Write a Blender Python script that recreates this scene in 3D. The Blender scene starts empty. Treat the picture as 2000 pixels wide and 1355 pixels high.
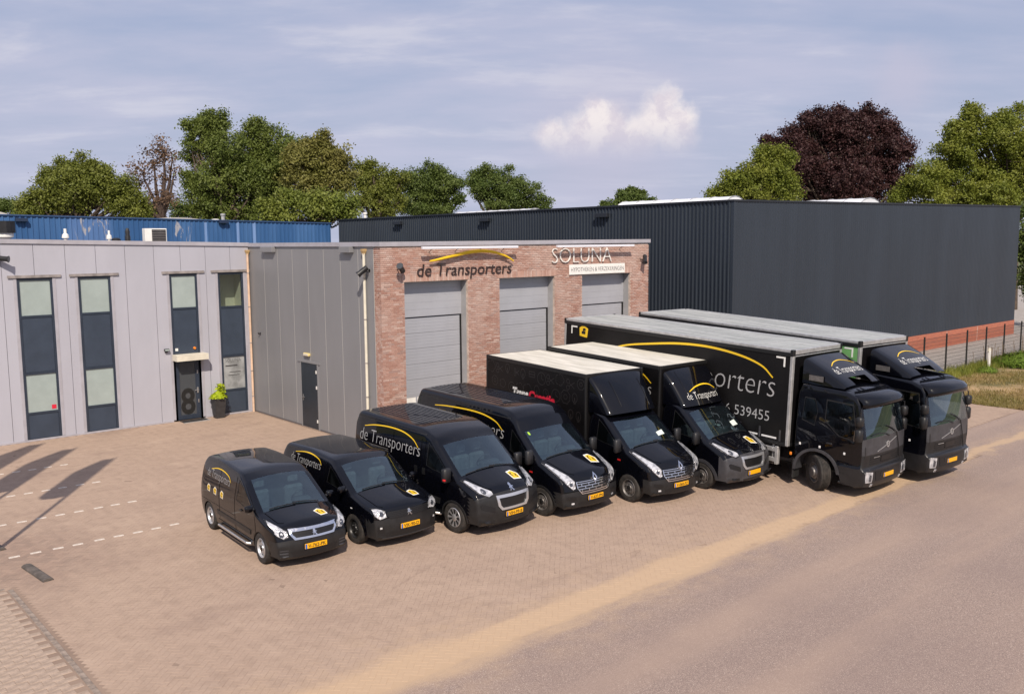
import bpy, bmesh, math, random
import numpy as np
from mathutils import Vector, Matrix
from mathutils.bvhtree import BVHTree
from mathutils.geometry import delaunay_2d_cdt

random.seed(7)
scene = bpy.context.scene
col = scene.collection
R = math.radians

# ------------------------------------------------------------------ camera
CAM = Vector((-15.289, -32.883, 6.507))
YAW, PITCH, ROLL = -0.719, 0.116, -0.008
fw = Vector((-math.sin(YAW) * math.cos(PITCH), math.cos(YAW) * math.cos(PITCH), -math.sin(PITCH)))
rt0 = Vector((math.cos(YAW), math.sin(YAW), 0))
up0 = rt0.cross(fw)
rt = math.cos(ROLL) * rt0 + math.sin(ROLL) * up0
up = -math.sin(ROLL) * rt0 + math.cos(ROLL) * up0
cam_d = bpy.data.cameras.new("Camera")
cam_d.lens = 31.5; cam_d.sensor_width = 36.0; cam_d.sensor_fit = 'HORIZONTAL'
cam_d.clip_end = 5000; cam_d.clip_start = 0.1
cam = bpy.data.objects.new("Camera", cam_d)
cam.matrix_world = Matrix(((rt.x, up.x, -fw.x, CAM.x), (rt.y, up.y, -fw.y, CAM.y), (rt.z, up.z, -fw.z, CAM.z), (0, 0, 0, 1)))
col.objects.link(cam)
scene.camera = cam

# ------------------------------------------------------------------ light, sky, exposure
SUN_AZ = Vector((0.55, 0.835, 0)).normalized()      # the way the light travels over the ground
SUN_EL = R(43)
sun_dir = Vector((SUN_AZ.x * math.cos(SUN_EL), SUN_AZ.y * math.cos(SUN_EL), -math.sin(SUN_EL)))
sd = bpy.data.lights.new("Sun", 'SUN')
sd.energy = 4.7; sd.angle = R(0.7); sd.color = (1.0, 0.885, 0.745)
so = bpy.data.objects.new("Sun", sd)
so.rotation_euler = sun_dir.to_track_quat('-Z', 'Y').to_euler()
so.location = (-40, -60, 60)
col.objects.link(so)

scene.view_settings.view_transform = 'Standard'
scene.view_settings.look = 'None'
scene.view_settings.exposure = 0.05
scene.view_settings.gamma = 1.0
scene.view_settings.use_curve_mapping = False

class NT:
    """small helper for node trees"""
    def __init__(s, tree):
        s.t = tree; s.n = tree.nodes; s.l = tree.links
    def node(s, typ, **kw):
        n = s.n.new(typ)
        for k, v in kw.items():
            if k.startswith('i_'):
                n.inputs[k[2:].replace('_', ' ')].default_value = v
            else:
                setattr(n, k, v)
        return n
    def link(s, a, b): s.l.new(a, b)
    def put(s, v, sock):
        if hasattr(v, 'is_output'): s.l.new(v, sock)
        else: sock.default_value = v
    def math(s, op, a, b=0.0, c=None, clamp=False):
        n = s.n.new('ShaderNodeMath'); n.operation = op; n.use_clamp = clamp
        s.put(a, n.inputs[0]); s.put(b, n.inputs[1])
        if c is not None: s.put(c, n.inputs[2])
        return n.outputs[0]
    def mix(s, f, a, b, blend='MIX'):
        n = s.n.new('ShaderNodeMix'); n.data_type = 'RGBA'; n.blend_type = blend
        s.put(f, n.inputs[0])
        s.put(a if hasattr(a, 'is_output') else (*a[:3], 1), n.inputs[6])
        s.put(b if hasattr(b, 'is_output') else (*b[:3], 1), n.inputs[7])
        return n.outputs[2]
    def noise(s, vec, scale, detail=4, rough=0.55, dist=0.0, dim='3D'):
        n = s.n.new('ShaderNodeTexNoise'); n.noise_dimensions = dim
        if vec is not None: s.l.new(vec, n.inputs['Vector'])
        n.inputs['Scale'].default_value = scale; n.inputs['Detail'].default_value = detail
        n.inputs['Roughness'].default_value = rough; n.inputs['Distortion'].default_value = dist
        return n.outputs[0]
    def ramp(s, v, lo, hi, a=0.0, b=1.0, smooth=True):
        n = s.n.new('ShaderNodeMapRange'); n.interpolation_type = 'SMOOTHSTEP' if smooth else 'LINEAR'
        s.put(v, n.inputs[0]); n.inputs[1].default_value = lo; n.inputs[2].default_value = hi
        n.inputs[3].default_value = a; n.inputs[4].default_value = b
        return n.outputs[0]
    def mapping(s, vec, scale=(1, 1, 1), rot=(0, 0, 0), loc=(0, 0, 0)):
        n = s.n.new('ShaderNodeMapping'); s.l.new(vec, n.inputs[0])
        n.inputs['Scale'].default_value = scale; n.inputs['Rotation'].default_value = rot; n.inputs['Location'].default_value = loc
        return n.outputs[0]

world = bpy.data.worlds.new("World")
scene.world = world
world.use_nodes = True
w = NT(world.node_tree)
w.n.clear()
sky = w.node('ShaderNodeTexSky', sky_type='NISHITA', sun_disc=False)
sky.sun_elevation = SUN_EL
sky.sun_rotation = math.atan2(-SUN_AZ.x, -SUN_AZ.y)
sky.altitude = 20; sky.air_density = 1.3; sky.dust_density = 3.0; sky.ozone_density = 2.0
tc = w.node('ShaderNodeTexCoord')
sep = w.node('ShaderNodeSeparateXYZ'); w.link(tc.outputs['Generated'], sep.inputs[0])
zz = w.math('ADD', w.math('MAXIMUM', sep.outputs[2], 0.0), 0.16)
cx_ = w.math('DIVIDE', sep.outputs[0], zz); cy_ = w.math('DIVIDE', sep.outputs[1], zz)
cmb = w.node('ShaderNodeCombineXYZ'); w.link(cx_, cmb.inputs[0]); w.link(cy_, cmb.inputs[1])
# clouds drawn out across the line of sight
ax_, ay_ = math.sin(-YAW), math.cos(-YAW)
along = w.math('ADD', w.math('MULTIPLY', cx_, ax_), w.math('MULTIPLY', cy_, ay_))
across = w.math('SUBTRACT', w.math('MULTIPLY', cx_, ay_), w.math('MULTIPLY', cy_, ax_))
cm2 = w.node('ShaderNodeCombineXYZ'); w.link(w.math('MULTIPLY', across, 0.42), cm2.inputs[0]); w.link(w.math('MULTIPLY', along, 0.85), cm2.inputs[1])
pl = cm2.outputs[0]
n1 = w.noise(pl, 1.15, 7, 0.55, 0.25)
n2 = w.noise(pl, 3.1, 6, 0.6, 0.2)
veil = w.ramp(w.math('ADD', w.math('MULTIPLY', n1, 0.72), w.math('MULTIPLY', n2, 0.28)), 0.37, 0.60)
SKYB = 0.1
haze_c = tuple(c / SKYB for c in (0.525, 0.535, 0.680))
blue_c = tuple(c / SKYB for c in (0.395, 0.445, 0.640))
nish = w.mix(0.22, blue_c, sky.outputs[0])
base = w.mix(w.math('MULTIPLY', veil, 0.90), nish, haze_c)
bright = w.ramp(n2, 0.50, 0.68)
base = w.mix(w.math('MULTIPLY', w.math('MULTIPLY', bright, veil), 0.42), base, tuple(c / SKYB for c in (0.74, 0.73, 0.79)))
# paler towards the horizon
hz = w.ramp(sep.outputs[2], 0.0, 0.22, 0.55, 0.0)
base = w.mix(hz, base, tuple(c / SKYB for c in (0.515, 0.55, 0.70)))
# one cumulus: soft discs in the sky, roughened by noise
def px_dir(u, v):
    d = fw * 1750.1 + rt * (u - 1000) - up * (v - 677.5)
    return d.normalized()
vec = tc.outputs['Generated']
wn = w.node('ShaderNodeTexNoise'); w.link(vec, wn.inputs['Vector']); wn.inputs['Scale'].default_value = 38; wn.inputs['Detail'].default_value = 6; wn.inputs['Roughness'].default_value = 0.6
wv = w.node('ShaderNodeVectorMath', operation='SUBTRACT'); w.link(wn.outputs['Color'], wv.inputs[0]); wv.inputs[1].default_value = (0.5, 0.5, 0.5)
ws = w.node('ShaderNodeVectorMath', operation='SCALE'); w.link(wv.outputs[0], ws.inputs[0]); ws.inputs['Scale'].default_value = 0.030
wa = w.node('ShaderNodeVectorMath', operation='ADD'); w.link(vec, wa.inputs[0]); w.link(ws.outputs[0], wa.inputs[1])
def disc(u, v, r):
    d = w.node('ShaderNodeVectorMath', operation='DISTANCE'); w.link(wa.outputs[0], d.inputs[0]); d.inputs[1].default_value = px_dir(u, v)
    return w.math('SUBTRACT', 1.0, w.math('DIVIDE', d.outputs['Value'], r * 1.15 / 1790.0))
cl = None
for (u, v, r) in [(1165, 222, 36), (1195, 250, 52), (1300, 208, 34), (1288, 238, 54), (1080, 268, 36), (1110, 285, 46), (1235, 275, 60), (1325, 232, 36), (1150, 268, 60), (1320, 262, 44)]:
    d = disc(u, v, r)
    cl = d if cl is None else w.math('MAXIMUM', cl, d)
# thin veil round it and a smaller puff to the right
sv = w.ramp(w.math('MAXIMUM', disc(1180, 280, 190), disc(1770, 155, 75)), -0.05, 0.9)
base = w.mix(w.math('MULTIPLY', sv, 0.55), base, tuple(c / SKYB for c in (0.55, 0.53, 0.66)))
cum = w.ramp(cl, -0.10, 0.66)
cn = w.noise(wa.outputs[0], 34, 6, 0.6)
cum_c = w.mix(w.ramp(cn, 0.38, 0.62), tuple(c / SKYB for c in (0.70, 0.64, 0.71)), tuple(c / SKYB for c in (0.88, 0.81, 0.81)))
zfade = w.ramp(sep.outputs[2], px_dir(1200, 325).z, px_dir(1200, 230).z)
cum_f = w.math('MULTIPLY', cum, w.math('MULTIPLY', zfade, 0.97))
base = w.mix(cum_f, base, cum_c)
bg = w.node('ShaderNodeBackground'); w.link(base, bg.inputs[0]); bg.inputs[1].default_value = SKYB
wo = w.node('ShaderNodeOutputWorld'); w.link(bg.outputs[0], wo.inputs[0])

# ------------------------------------------------------------------ mesh helpers
class MB:
    def __init__(s): s.v = []; s.f = []; s.mi = []; s.cur = 0
    def add(s, vs, fs):
        o = len(s.v); s.v += [tuple(p) for p in vs]
        for f in fs: s.f.append(tuple(i + o for i in f)); s.mi.append(s.cur)
        return s
    def box(s, x0, x1, y0, y1, z0, z1, b=0.0):
        if x0 > x1: x0, x1 = x1, x0
        if y0 > y1: y0, y1 = y1, y0
        if z0 > z1: z0, z1 = z1, z0
        if b <= 0:
            return s.add([(x0, y0, z0), (x1, y0, z0), (x1, y1, z0), (x0, y1, z0), (x0, y0, z1), (x1, y0, z1), (x1, y1, z1), (x0, y1, z1)],
                         [(0, 3, 2, 1), (4, 5, 6, 7), (0, 1, 5, 4), (1, 2, 6, 5), (2, 3, 7, 6), (3, 0, 4, 7)])
        b = min(b, (x1 - x0) * .49, (y1 - y0) * .49, (z1 - z0) * .49)
        vs = []; idx = {}
        X = (x0, x1); Y = (y0, y1); Z = (z0, z1)
        for i in (0, 1):
            for j in (0, 1):
                for k in (0, 1):
                    sx = b if i == 0 else -b; sy = b if j == 0 else -b; sz = b if k == 0 else -b
                    idx[i, j, k] = len(vs)
                    vs += [(X[i], Y[j] + sy, Z[k] + sz), (X[i] + sx, Y[j], Z[k] + sz), (X[i] + sx, Y[j] + sy, Z[k])]
        fs = []
        q = lambda i, j, k, a: idx[i, j, k] + a
        fs += [(q(0, 0, 0, 0), q(0, 0, 1, 0), q(0, 1, 1, 0), q(0, 1, 0, 0)), (q(1, 0, 0, 0), q(1, 1, 0, 0), q(1, 1, 1, 0), q(1, 0, 1, 0)),
               (q(0, 0, 0, 1), q(1, 0, 0, 1), q(1, 0, 1, 1), q(0, 0, 1, 1)), (q(0, 1, 0, 1), q(0, 1, 1, 1), q(1, 1, 1, 1), q(1, 1, 0, 1)),
               (q(0, 0, 0, 2), q(0, 1, 0, 2), q(1, 1, 0, 2), q(1, 0, 0, 2)), (q(0, 0, 1, 2), q(1, 0, 1, 2), q(1, 1, 1, 2), q(0, 1, 1, 2))]
        for j in (0, 1):
            for k in (0, 1): fs.append((q(0, j, k, 1), q(1, j, k, 1), q(1, j, k, 2), q(0, j, k, 2)))
        for i in (0, 1):
            for k in (0, 1): fs.append((q(i, 0, k, 0), q(i, 1, k, 0), q(i, 1, k, 2), q(i, 0, k, 2)))
        for i in (0, 1):
            for j in (0, 1): fs.append((q(i, j, 0, 0), q(i, j, 1, 0), q(i, j, 1, 1), q(i, j, 0, 1)))
        for i in (0, 1):
            for j in (0, 1):
                for k in (0, 1): fs.append((q(i, j, k, 0), q(i, j, k, 1), q(i, j, k, 2)))
        return s.add(vs, fs)
    def tube(s, path, r, n=8, caps=True):
        path = [Vector(p) for p in path]
        rs = r if isinstance(r, (list, tuple)) else [r] * len(path)
        rings = []; vs = []; pu = None
        for i, p in enumerate(path):
            d = (path[min(i + 1, len(path) - 1)] - path[max(i - 1, 0)])
            if d.length < 1e-9: d = Vector((0, 0, 1))
            d.normalize()
            a = pu if pu is not None else (Vector((0, 0, 1)) if abs(d.z) < .9 else Vector((1, 0, 0)))
            u = (a - d * a.dot(d)).normalized(); v = d.cross(u); pu = u
            for k in range(n):
                t = 2 * math.pi * k / n
                vs.append(p + (u * math.cos(t) + v * math.sin(t)) * rs[i])
        fs = []
        for i in range(len(path) - 1):
            for k in range(n):
                a = i * n + k; b = i * n + (k + 1) % n
                fs.append((a, b, b + n, a + n))
        if caps:
            fs.append(tuple(range(n - 1, -1, -1))); fs.append(tuple((len(path) - 1) * n + k for k in range(n)))
        return s.add(vs, fs)
    def lathe(s, prof, n=24, axis='y', centre=(0, 0, 0), closed=False):
        """prof: (radius, offset along the axis)"""
        vs = []; m = len(prof); c = Vector(centre)
        for k in range(n):
            t = 2 * math.pi * k / n
            for r, h in prof:
                if axis == 'y': p = Vector((r * math.cos(t), h, r * math.sin(t)))
                elif axis == 'z': p = Vector((r * math.cos(t), r * math.sin(t), h))
                else: p = Vector((h, r * math.cos(t), r * math.sin(t)))
                vs.append(c + p)
        fs = []
        for k in range(n):
            k2 = (k + 1) % n
            for i in range(m - (0 if closed else 1)):
                i2 = (i + 1) % m
                fs.append((k * m + i, k * m + i2, k2 * m + i2, k2 * m + i))
        return s.add(vs, fs)
    def prism(s, poly, fn, d0, d1):
        """poly: 2D outline; fn(a, b, d) gives the 3D point; extruded from d0 to d1"""
        n = len(poly)
        vs = [fn(a, b, d0) for a, b in poly] + [fn(a, b, d1) for a, b in poly]
        fs = [tuple(range(n)), tuple(range(2 * n - 1, n - 1, -1))]
        fs += [(i, i + n, (i + 1) % n + n, (i + 1) % n) for i in range(n)]
        return s.add(vs, fs)
    def build(s, name, m, parent=None, smooth=False, fix=True, loc=None):
        me = bpy.data.meshes.new(name)
        me.from_pydata(s.v, [], s.f)
        for mm in (m if isinstance(m, (list, tuple)) else [m]): me.materials.append(mm)
        if isinstance(m, (list, tuple)) and len(m) > 1: me.polygons.foreach_set('material_index', s.mi)
        if fix:
            bm = bmesh.new(); bm.from_mesh(me); bmesh.ops.recalc_face_normals(bm, faces=bm.faces); bm.to_mesh(me); bm.free()
        if smooth:
            me.polygons.foreach_set('use_smooth', [True] * len(me.polygons))
            me.set_sharp_from_angle(angle=R(smooth if smooth is not True else 35))
        o = bpy.data.objects.new(name, me); col.objects.link(o)
        if parent: o.parent = parent
        if loc: o.location = loc
        return o

def tag(o, label, cat=None, group=None, kind=None):
    if label: o['label'] = label
    if cat: o['category'] = cat
    if group: o['group'] = group
    if kind: o['kind'] = kind
    return o
def thing(name, label, cat, loc=(0, 0, 0), rz=0.0, group=None):
    o = bpy.data.objects.new(name, None); col.objects.link(o)
    o.location = loc; o.rotation_euler = (0, 0, rz); o.empty_display_size = 0.2
    return tag(o, label, cat, group)
def struct(name, mb, m, label=None, **k):
    o = mb.build(name, m, None, **k); o['kind'] = 'structure'
    if label: o['label'] = label
    return o
def cdt(outer, holes=(), step=None, extra_edges=()):
    """triangulate a polygon with holes; returns 2D points and triangles (tagged by which hole they lie in, -1 = none)"""
    pts = []; edges = []
    def loop(p):
        o = len(pts); pts.extend(Vector(q) for q in p); edges.extend((o + i, o + (i + 1) % len(p)) for i in range(len(p)))
    loop(outer)
    for h in holes: loop(h)
    def inside(p, poly):
        c = False; x, y = p; j = len(poly) - 1
        for i in range(len(poly)):
            xi, yi = poly[i]; xj, yj = poly[j]
            if (yi > y) != (yj > y) and x < (xj - xi) * (y - yi) / (yj - yi) + xi: c = not c
            j = i
        return c
    if step:
        xs = [p[0] for p in outer]; ys = [p[1] for p in outer]
        x = min(xs) + step * .5
        while x < max(xs):
            y = min(ys) + step * .5
            while y < max(ys):
                if inside((x, y), outer): pts.append(Vector((x, y)))
                y += step
            x += step
    r = delaunay_2d_cdt(pts, edges, [], 0, 1e-5)
    vs, fs = r[0], r[2]
    out = []; tagl = []
    for f in fs:
        c = (vs[f[0]] + vs[f[1]] + vs[f[2]]) / 3
        if not inside(c, outer): continue
        h = -1
        for k, hp in enumerate(holes):
            if inside(c, hp): h = k
        out.append(tuple(f)); tagl.append(h)
    return [(v.x, v.y) for v in vs], out, tagl
def text_tris(body, size=1.0, shear=0.0, bold=0.0, space=1.0, width=None):
    """flat letters as 2D triangles; left end at 0, baseline at 0"""
    cu = bpy.data.curves.new("letters", 'FONT'); cu.body = body; cu.size = size; cu.shear = shear
    cu.offset = bold; cu.space_character = space; cu.resolution_u = 3
    ob = bpy.data.objects.new("letters", cu); col.objects.link(ob)
    dg = bpy.context.evaluated_depsgraph_get()
    me = ob.evaluated_get(dg).to_mesh()
    vs = [(v.co.x, v.co.y) for v in me.vertices]; fs = [tuple(p.vertices) for p in me.polygons]
    ob.evaluated_get(dg).to_mesh_clear()
    bpy.data.objects.remove(ob); bpy.data.curves.remove(cu)
    if width:
        mn = min(v[0] for v in vs); mx = max(v[0] for v in vs); k = width / (mx - mn)
        vs = [((x - mn) * k, y) for x, y in vs]
    return vs, fs
def arc_strip(ctrl, thick, n=40):
    """tapered stroke through the control points"""
    P_ = [Vector(c) for c in ctrl]; P_ = [P_[0] * 2 - P_[1]] + P_ + [P_[-1] * 2 - P_[-2]]
    m = len(ctrl) - 1; pts = []
    for i in range(n + 1):
        t = i / n * m; k = min(int(t), m - 1); t -= k
        p0, p1, p2, p3 = P_[k:k + 4]
        pts.append(.5 * ((2 * p1) + (p2 - p0) * t + (2 * p0 - 5 * p1 + 4 * p2 - p3) * t * t + (3 * p1 - p0 - 3 * p2 + p3) * t ** 3))
    vs = []; fs = []
    for i, p in enumerate(pts):
        d = pts[min(i + 1, n)] - pts[max(i - 1, 0)]; d.normalize()
        wdt = thick * (0.55 + 0.45 * math.sin(math.pi * i / n)) * .5
        vs += [(p.x - d.y * wdt, p.y + d.x * wdt), (p.x + d.y * wdt, p.y - d.x * wdt)]
        if i: fs.append((2 * i - 2, 2 * i - 1, 2 * i + 1, 2 * i))
    return vs, fs

# ------------------------------------------------------------------ materials
def pm(name, c, rough=0.5, metal=0.0, var=0.0, vs=3.0, bump=0.0, bs=60.0, coat=0.0, c2=None, spec=0.5, rv=0.0, stretch=(1, 1, 1), sheen=0.0):
    m = bpy.data.materials.new(name); m.use_nodes = True
    t = NT(m.node_tree); b = t.n['Principled BSDF']
    b.inputs['Roughness'].default_value = rough; b.inputs['Metallic'].default_value = metal
    b.inputs['Coat Weight'].default_value = coat; b.inputs['Coat Roughness'].default_value = 0.04
    b.inputs['Specular IOR Level'].default_value = spec
    tcn = t.node('ShaderNodeTexCoord'); vec = tcn.outputs['Object']
    if stretch != (1, 1, 1): vec = t.mapping(vec, scale=stretch)
    if var or c2:
        n = t.noise(vec, vs, 6, 0.62)
        lo = tuple(max(x * (1 - var), 0) for x in c); hi = c2 or tuple(min(x * (1 + var), 1) for x in c)
        t.link(t.mix(t.ramp(n, 0.32, 0.68), lo, hi), b.inputs['Base Color'])
    else:
        b.inputs['Base Color'].default_value = (*c, 1)
    if rv:
        n = t.noise(vec, vs * 2.3, 5, 0.6)
        t.link(t.ramp(n, 0.3, 0.7, max(rough - rv, 0.02), min(rough + rv, 1)), b.inputs['Roughness'])
    if bump:
        n = t.noise(vec, bs, 4, 0.6)
        bn = t.node('ShaderNodeBump'); bn.inputs['Strength'].default_value = bump; bn.inputs['Distance'].default_value = 0.02
        t.link(n, bn.inputs['Height']); t.link(bn.outputs[0], b.inputs['Normal'])
    return m
M = {}
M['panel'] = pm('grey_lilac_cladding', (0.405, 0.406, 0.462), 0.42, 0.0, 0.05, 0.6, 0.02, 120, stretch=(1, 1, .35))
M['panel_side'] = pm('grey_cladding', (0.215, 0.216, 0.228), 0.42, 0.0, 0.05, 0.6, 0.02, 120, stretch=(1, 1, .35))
M['seam'] = pm('dark_joint', (0.11, 0.10, 0.105), 0.7)
M['seam_light'] = pm('light_joint', (0.50, 0.49, 0.47), 0.5)
M['cap'] = pm('grey_flashing', (0.37, 0.36, 0.40), 0.4, 0.0, 0.08, 2)
M['trim'] = pm('zinc_trim', (0.30, 0.27, 0.26), 0.45, 0.2, 0.25, 4)
M['slate'] = pm('slate_blue_frame', (0.026, 0.036, 0.056), 0.38, 0, 0.12, 2)
M['spandrel'] = pm('slate_blue_panel', (0.036, 0.050, 0.076), 0.45, 0, 0.10, 1.5)
M['mortar'] = pm('mortar', (0.50, 0.40, 0.345), 0.9, 0, 0.25, 6, 0.3, 90)
M['steel_reveal'] = pm('grey_steel_reveal', (0.33, 0.33, 0.34), 0.5, 0, 0.08, 2)
M['rdoor'] = pm('silver_door_panel', (0.38, 0.39, 0.43), 0.38, 0.1, 0.05, 1.0, 0.03, 200)
M['rubber'] = pm('black_rubber', (0.012, 0.012, 0.013), 0.7, 0, 0.3, 8, 0.1, 80)
M['black_plastic'] = pm('black_plastic', (0.014, 0.014, 0.016), 0.45, 0, 0.3, 5)
M['white_enamel'] = pm('white_enamel', (0.78, 0.77, 0.74), 0.4, 0, 0.06, 3)
M['cream'] = pm('cream_pvc', (0.66, 0.62, 0.52), 0.5, 0, 0.10, 2)
M['peach'] = pm('weathered_peach_pvc', (0.62, 0.44, 0.32), 0.55, 0, 0.14, 2)
M['ochre'] = pm('ochre_funnel', (0.50, 0.34, 0.16), 0.6, 0, 0.2, 6)
M['yellow_lamp'] = pm('yellowed_lamp', (0.72, 0.58, 0.24), 0.4, 0, 0.1, 9)
M['steel'] = pm('brushed_steel', (0.62, 0.62, 0.62), 0.3, 0.9, 0.1, 8)
M['chrome'] = pm('chrome', (0.80, 0.80, 0.82), 0.12, 1.0)
M['alu'] = pm('aluminium', (0.50, 0.50, 0.50), 0.42, 0.55, 0.15, 5)
M['hall'] = pm('anthracite_cladding', (0.023, 0.031, 0.044), 0.45, 0, 0.10, 0.8, 0.02, 60, stretch=(1, 1, .12))
M['hall_dark'] = pm('anthracite_trim', (0.016, 0.019, 0.026), 0.5)
M['red_plinth'] = None
M['skylight'] = pm('frosted_skylight', (0.78, 0.80, 0.83), 0.3, 0, 0.06, 1)
M['letter'] = pm('dark_brown_letter', (0.035, 0.022, 0.022), 0.5, 0, 0.15, 6)
M['yellow'] = pm('yellow_enamel', (0.78, 0.50, 0.015), 0.35, 0, 0.06, 5)
M['yellow_print'] = pm('yellow_print', (0.80, 0.52, 0.02), 0.4)
M['white_print'] = pm('white_print', (0.78, 0.78, 0.76), 0.45)
M['grey_print'] = pm('grey_print', (0.36, 0.36, 0.37), 0.45)
M['red_print'] = pm('red_print', (0.62, 0.02, 0.05), 0.4)
M['black_print'] = pm('black_print', (0.012, 0.012, 0.012), 0.5)
M['off_black'] = pm('off_black_print', (0.045, 0.042, 0.044), 0.6)
M['sign_light'] = pm('white_lamp_housing', (0.72, 0.73, 0.80), 0.35)
M['amber'] = pm('amber_lens', (0.75, 0.22, 0.02), 0.2, 0, coat=0.5)
M['red_lens'] = pm('red_lens', (0.55, 0.02, 0.02), 0.2, 0, coat=0.5)
M['planter'] = pm('anthracite_planter', (0.034, 0.032, 0.034), 0.55, 0, 0.2, 6)
M['soil'] = pm('soil', (0.05, 0.03, 0.02), 0.95)
M['mat_rubber'] = pm('door_mat', (0.02, 0.018, 0.018), 0.95, 0, 0.3, 40, 0.4, 200)
M['bark'] = pm('bark', (0.075, 0.055, 0.040), 0.9, 0, 0.35, 3, 0.5, 12)
M['pole'] = pm('white_flag_pole', (0.7, 0.7, 0.7), 0.4)
M['flag'] = pm('black_flag_cloth', (0.02, 0.02, 0.022), 0.8)
M['concrete'] = pm('concrete', (0.36, 0.32, 0.28), 0.9, 0, 0.22, 4, 0.25, 60)
M['kerb'] = pm('weathered_kerb', (0.25, 0.20, 0.165), 0.9, 0, 0.35, 6, 0.3, 60)

def glass_mat(name, tint, refl_rough=0.02, ior=1.5, trans=1.0, body=(0.02, 0.025, 0.03), dirt=0.0, gain=1.0, refl=(1, 1, 1)):
    m = bpy.data.materials.new(name); m.use_nodes = True
    t = NT(m.node_tree); t.n.clear()
    out = t.node('ShaderNodeOutputMaterial')
    tr = t.node('ShaderNodeBsdfTransparent'); tr.inputs[0].default_value = (*tint, 1)
    df = t.node('ShaderNodeBsdfDiffuse'); df.inputs[0].default_value = (*body, 1)
    gl = t.node('ShaderNodeBsdfGlossy'); gl.inputs['Roughness'].default_value = refl_rough; gl.inputs[0].default_value = (*refl, 1)
    ge = t.node('ShaderNodeNewGeometry'); dp = t.node('ShaderNodeVectorMath', operation='DOT_PRODUCT'); t.link(ge.outputs['Normal'], dp.inputs[0]); t.link(ge.outputs['Incoming'], dp.inputs[1])
    f0 = ((ior - 1) / (ior + 1)) ** 2
    frs = t.math('ADD', t.math('MULTIPLY', t.math('POWER', t.math('SUBTRACT', 1.0, t.math('ABSOLUTE', dp.outputs['Value']), clamp=True), 5.0), 1 - f0), f0)
    m1 = t.node('ShaderNodeMixShader')
    if dirt:
        tcn = t.node('ShaderNodeTexCoord')
        t.link(t.ramp(t.noise(tcn.outputs['Object'], 3, 5, 0.6), 0.3, 0.7, 1 - trans, min(1, 1 - trans + dirt)), m1.inputs[0])
    else: m1.inputs[0].default_value = 1 - trans
    t.link(tr.outputs[0], m1.inputs[1]); t.link(df.outputs[0], m1.inputs[2])
    m2 = t.node('ShaderNodeMixShader'); t.link(t.math('MULTIPLY', frs, gain, clamp=True), m2.inputs[0]); t.link(m1.outputs[0], m2.inputs[1]); t.link(gl.outputs[0], m2.inputs[2])
    t.link(m2.outputs[0], out.inputs[0])
    return m
M['windscreen'] = glass_mat('windscreen_glass', (0.50, 0.66, 0.70), 0.012, 1.6, 0.985, (0.08, 0.12, 0.15), 0.05, 2.6, (0.78, 0.93, 1.0))
M['side_glass'] = glass_mat('tinted_side_glass', (0.35, 0.38, 0.40), 0.02, 1.5, 0.9, (0.01, 0.012, 0.014))
M['lamp_glass'] = glass_mat('headlamp_cover', (0.92, 0.93, 0.95), 0.02, 1.45, 1.0, gain=0.8)
M['frosted'] = pm('frosted_pane', (0.335, 0.395, 0.385), 0.22, 0, 0.07, 1.2, spec=0.6, coat=0.4)
M['pane_clear'] = glass_mat('clear_pane', (0.80, 0.84, 0.82), 0.02, 1.5, 0.95, (0.1, 0.1, 0.1))
M['pane_dark'] = glass_mat('dark_door_pane', (0.30, 0.33, 0.35), 0.03, 1.5, 0.20, (0.075, 0.082, 0.092), 0.05)
M['interior'] = pm('pale_interior', (0.62, 0.60, 0.50), 0.8)

def brick_mat(name, cols, joint_dirt=True):
    m = bpy.data.materials.new(name); m.use_nodes = True
    t = NT(m.node_tree); b = t.n['Principled BSDF']; b.inputs['Roughness'].default_value = 0.88
    at = t.node('ShaderNodeAttribute'); at.attribute_name = 'rnd'
    oi = t.node('ShaderNodeObjectInfo')
    geo = t.node('ShaderNodeNewGeometry')
    r = t.math('FRACT', t.math('ADD', at.outputs['Fac'], oi.outputs['Random']))
    cr = t.node('ShaderNodeValToRGB'); t.link(r, cr.inputs[0])
    e = cr.color_ramp.elements
    while len(e) < len(cols): e.new(0.5)
    for i, c in enumerate(cols): e[i].position = i / (len(cols) - 1); e[i].color = (*c, 1)
    n = t.noise(geo.outputs['Position'], 28, 5, 0.65)
    c = t.mix(t.ramp(n, 0.3, 0.75, 0.0, 0.4), cr.outputs[0], tuple(x * .55 for x in cols[0]))
    big = t.noise(geo.outputs['Position'], 0.9, 4, 0.6)
    c = t.mix(t.ramp(big, 0.38, 0.68, 0.0, 0.5), c, (0.55, 0.42, 0.37))
    t.link(c, b.inputs['Base Color'])
    bn = t.node('ShaderNodeBump'); bn.inputs['Strength'].default_value = 0.5; bn.inputs['Distance'].default_value = 0.006
    t.link(n, bn.inputs['Height']); t.link(bn.outputs[0], b.inputs['Normal'])
    return m
M['brick'] = brick_mat('pink_brown_brick', [(0.37, 0.195, 0.150), (0.45, 0.255, 0.200), (0.52, 0.325, 0.265), (0.41, 0.225, 0.175), (0.62, 0.46, 0.40), (0.38, 0.25, 0.215)])

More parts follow.
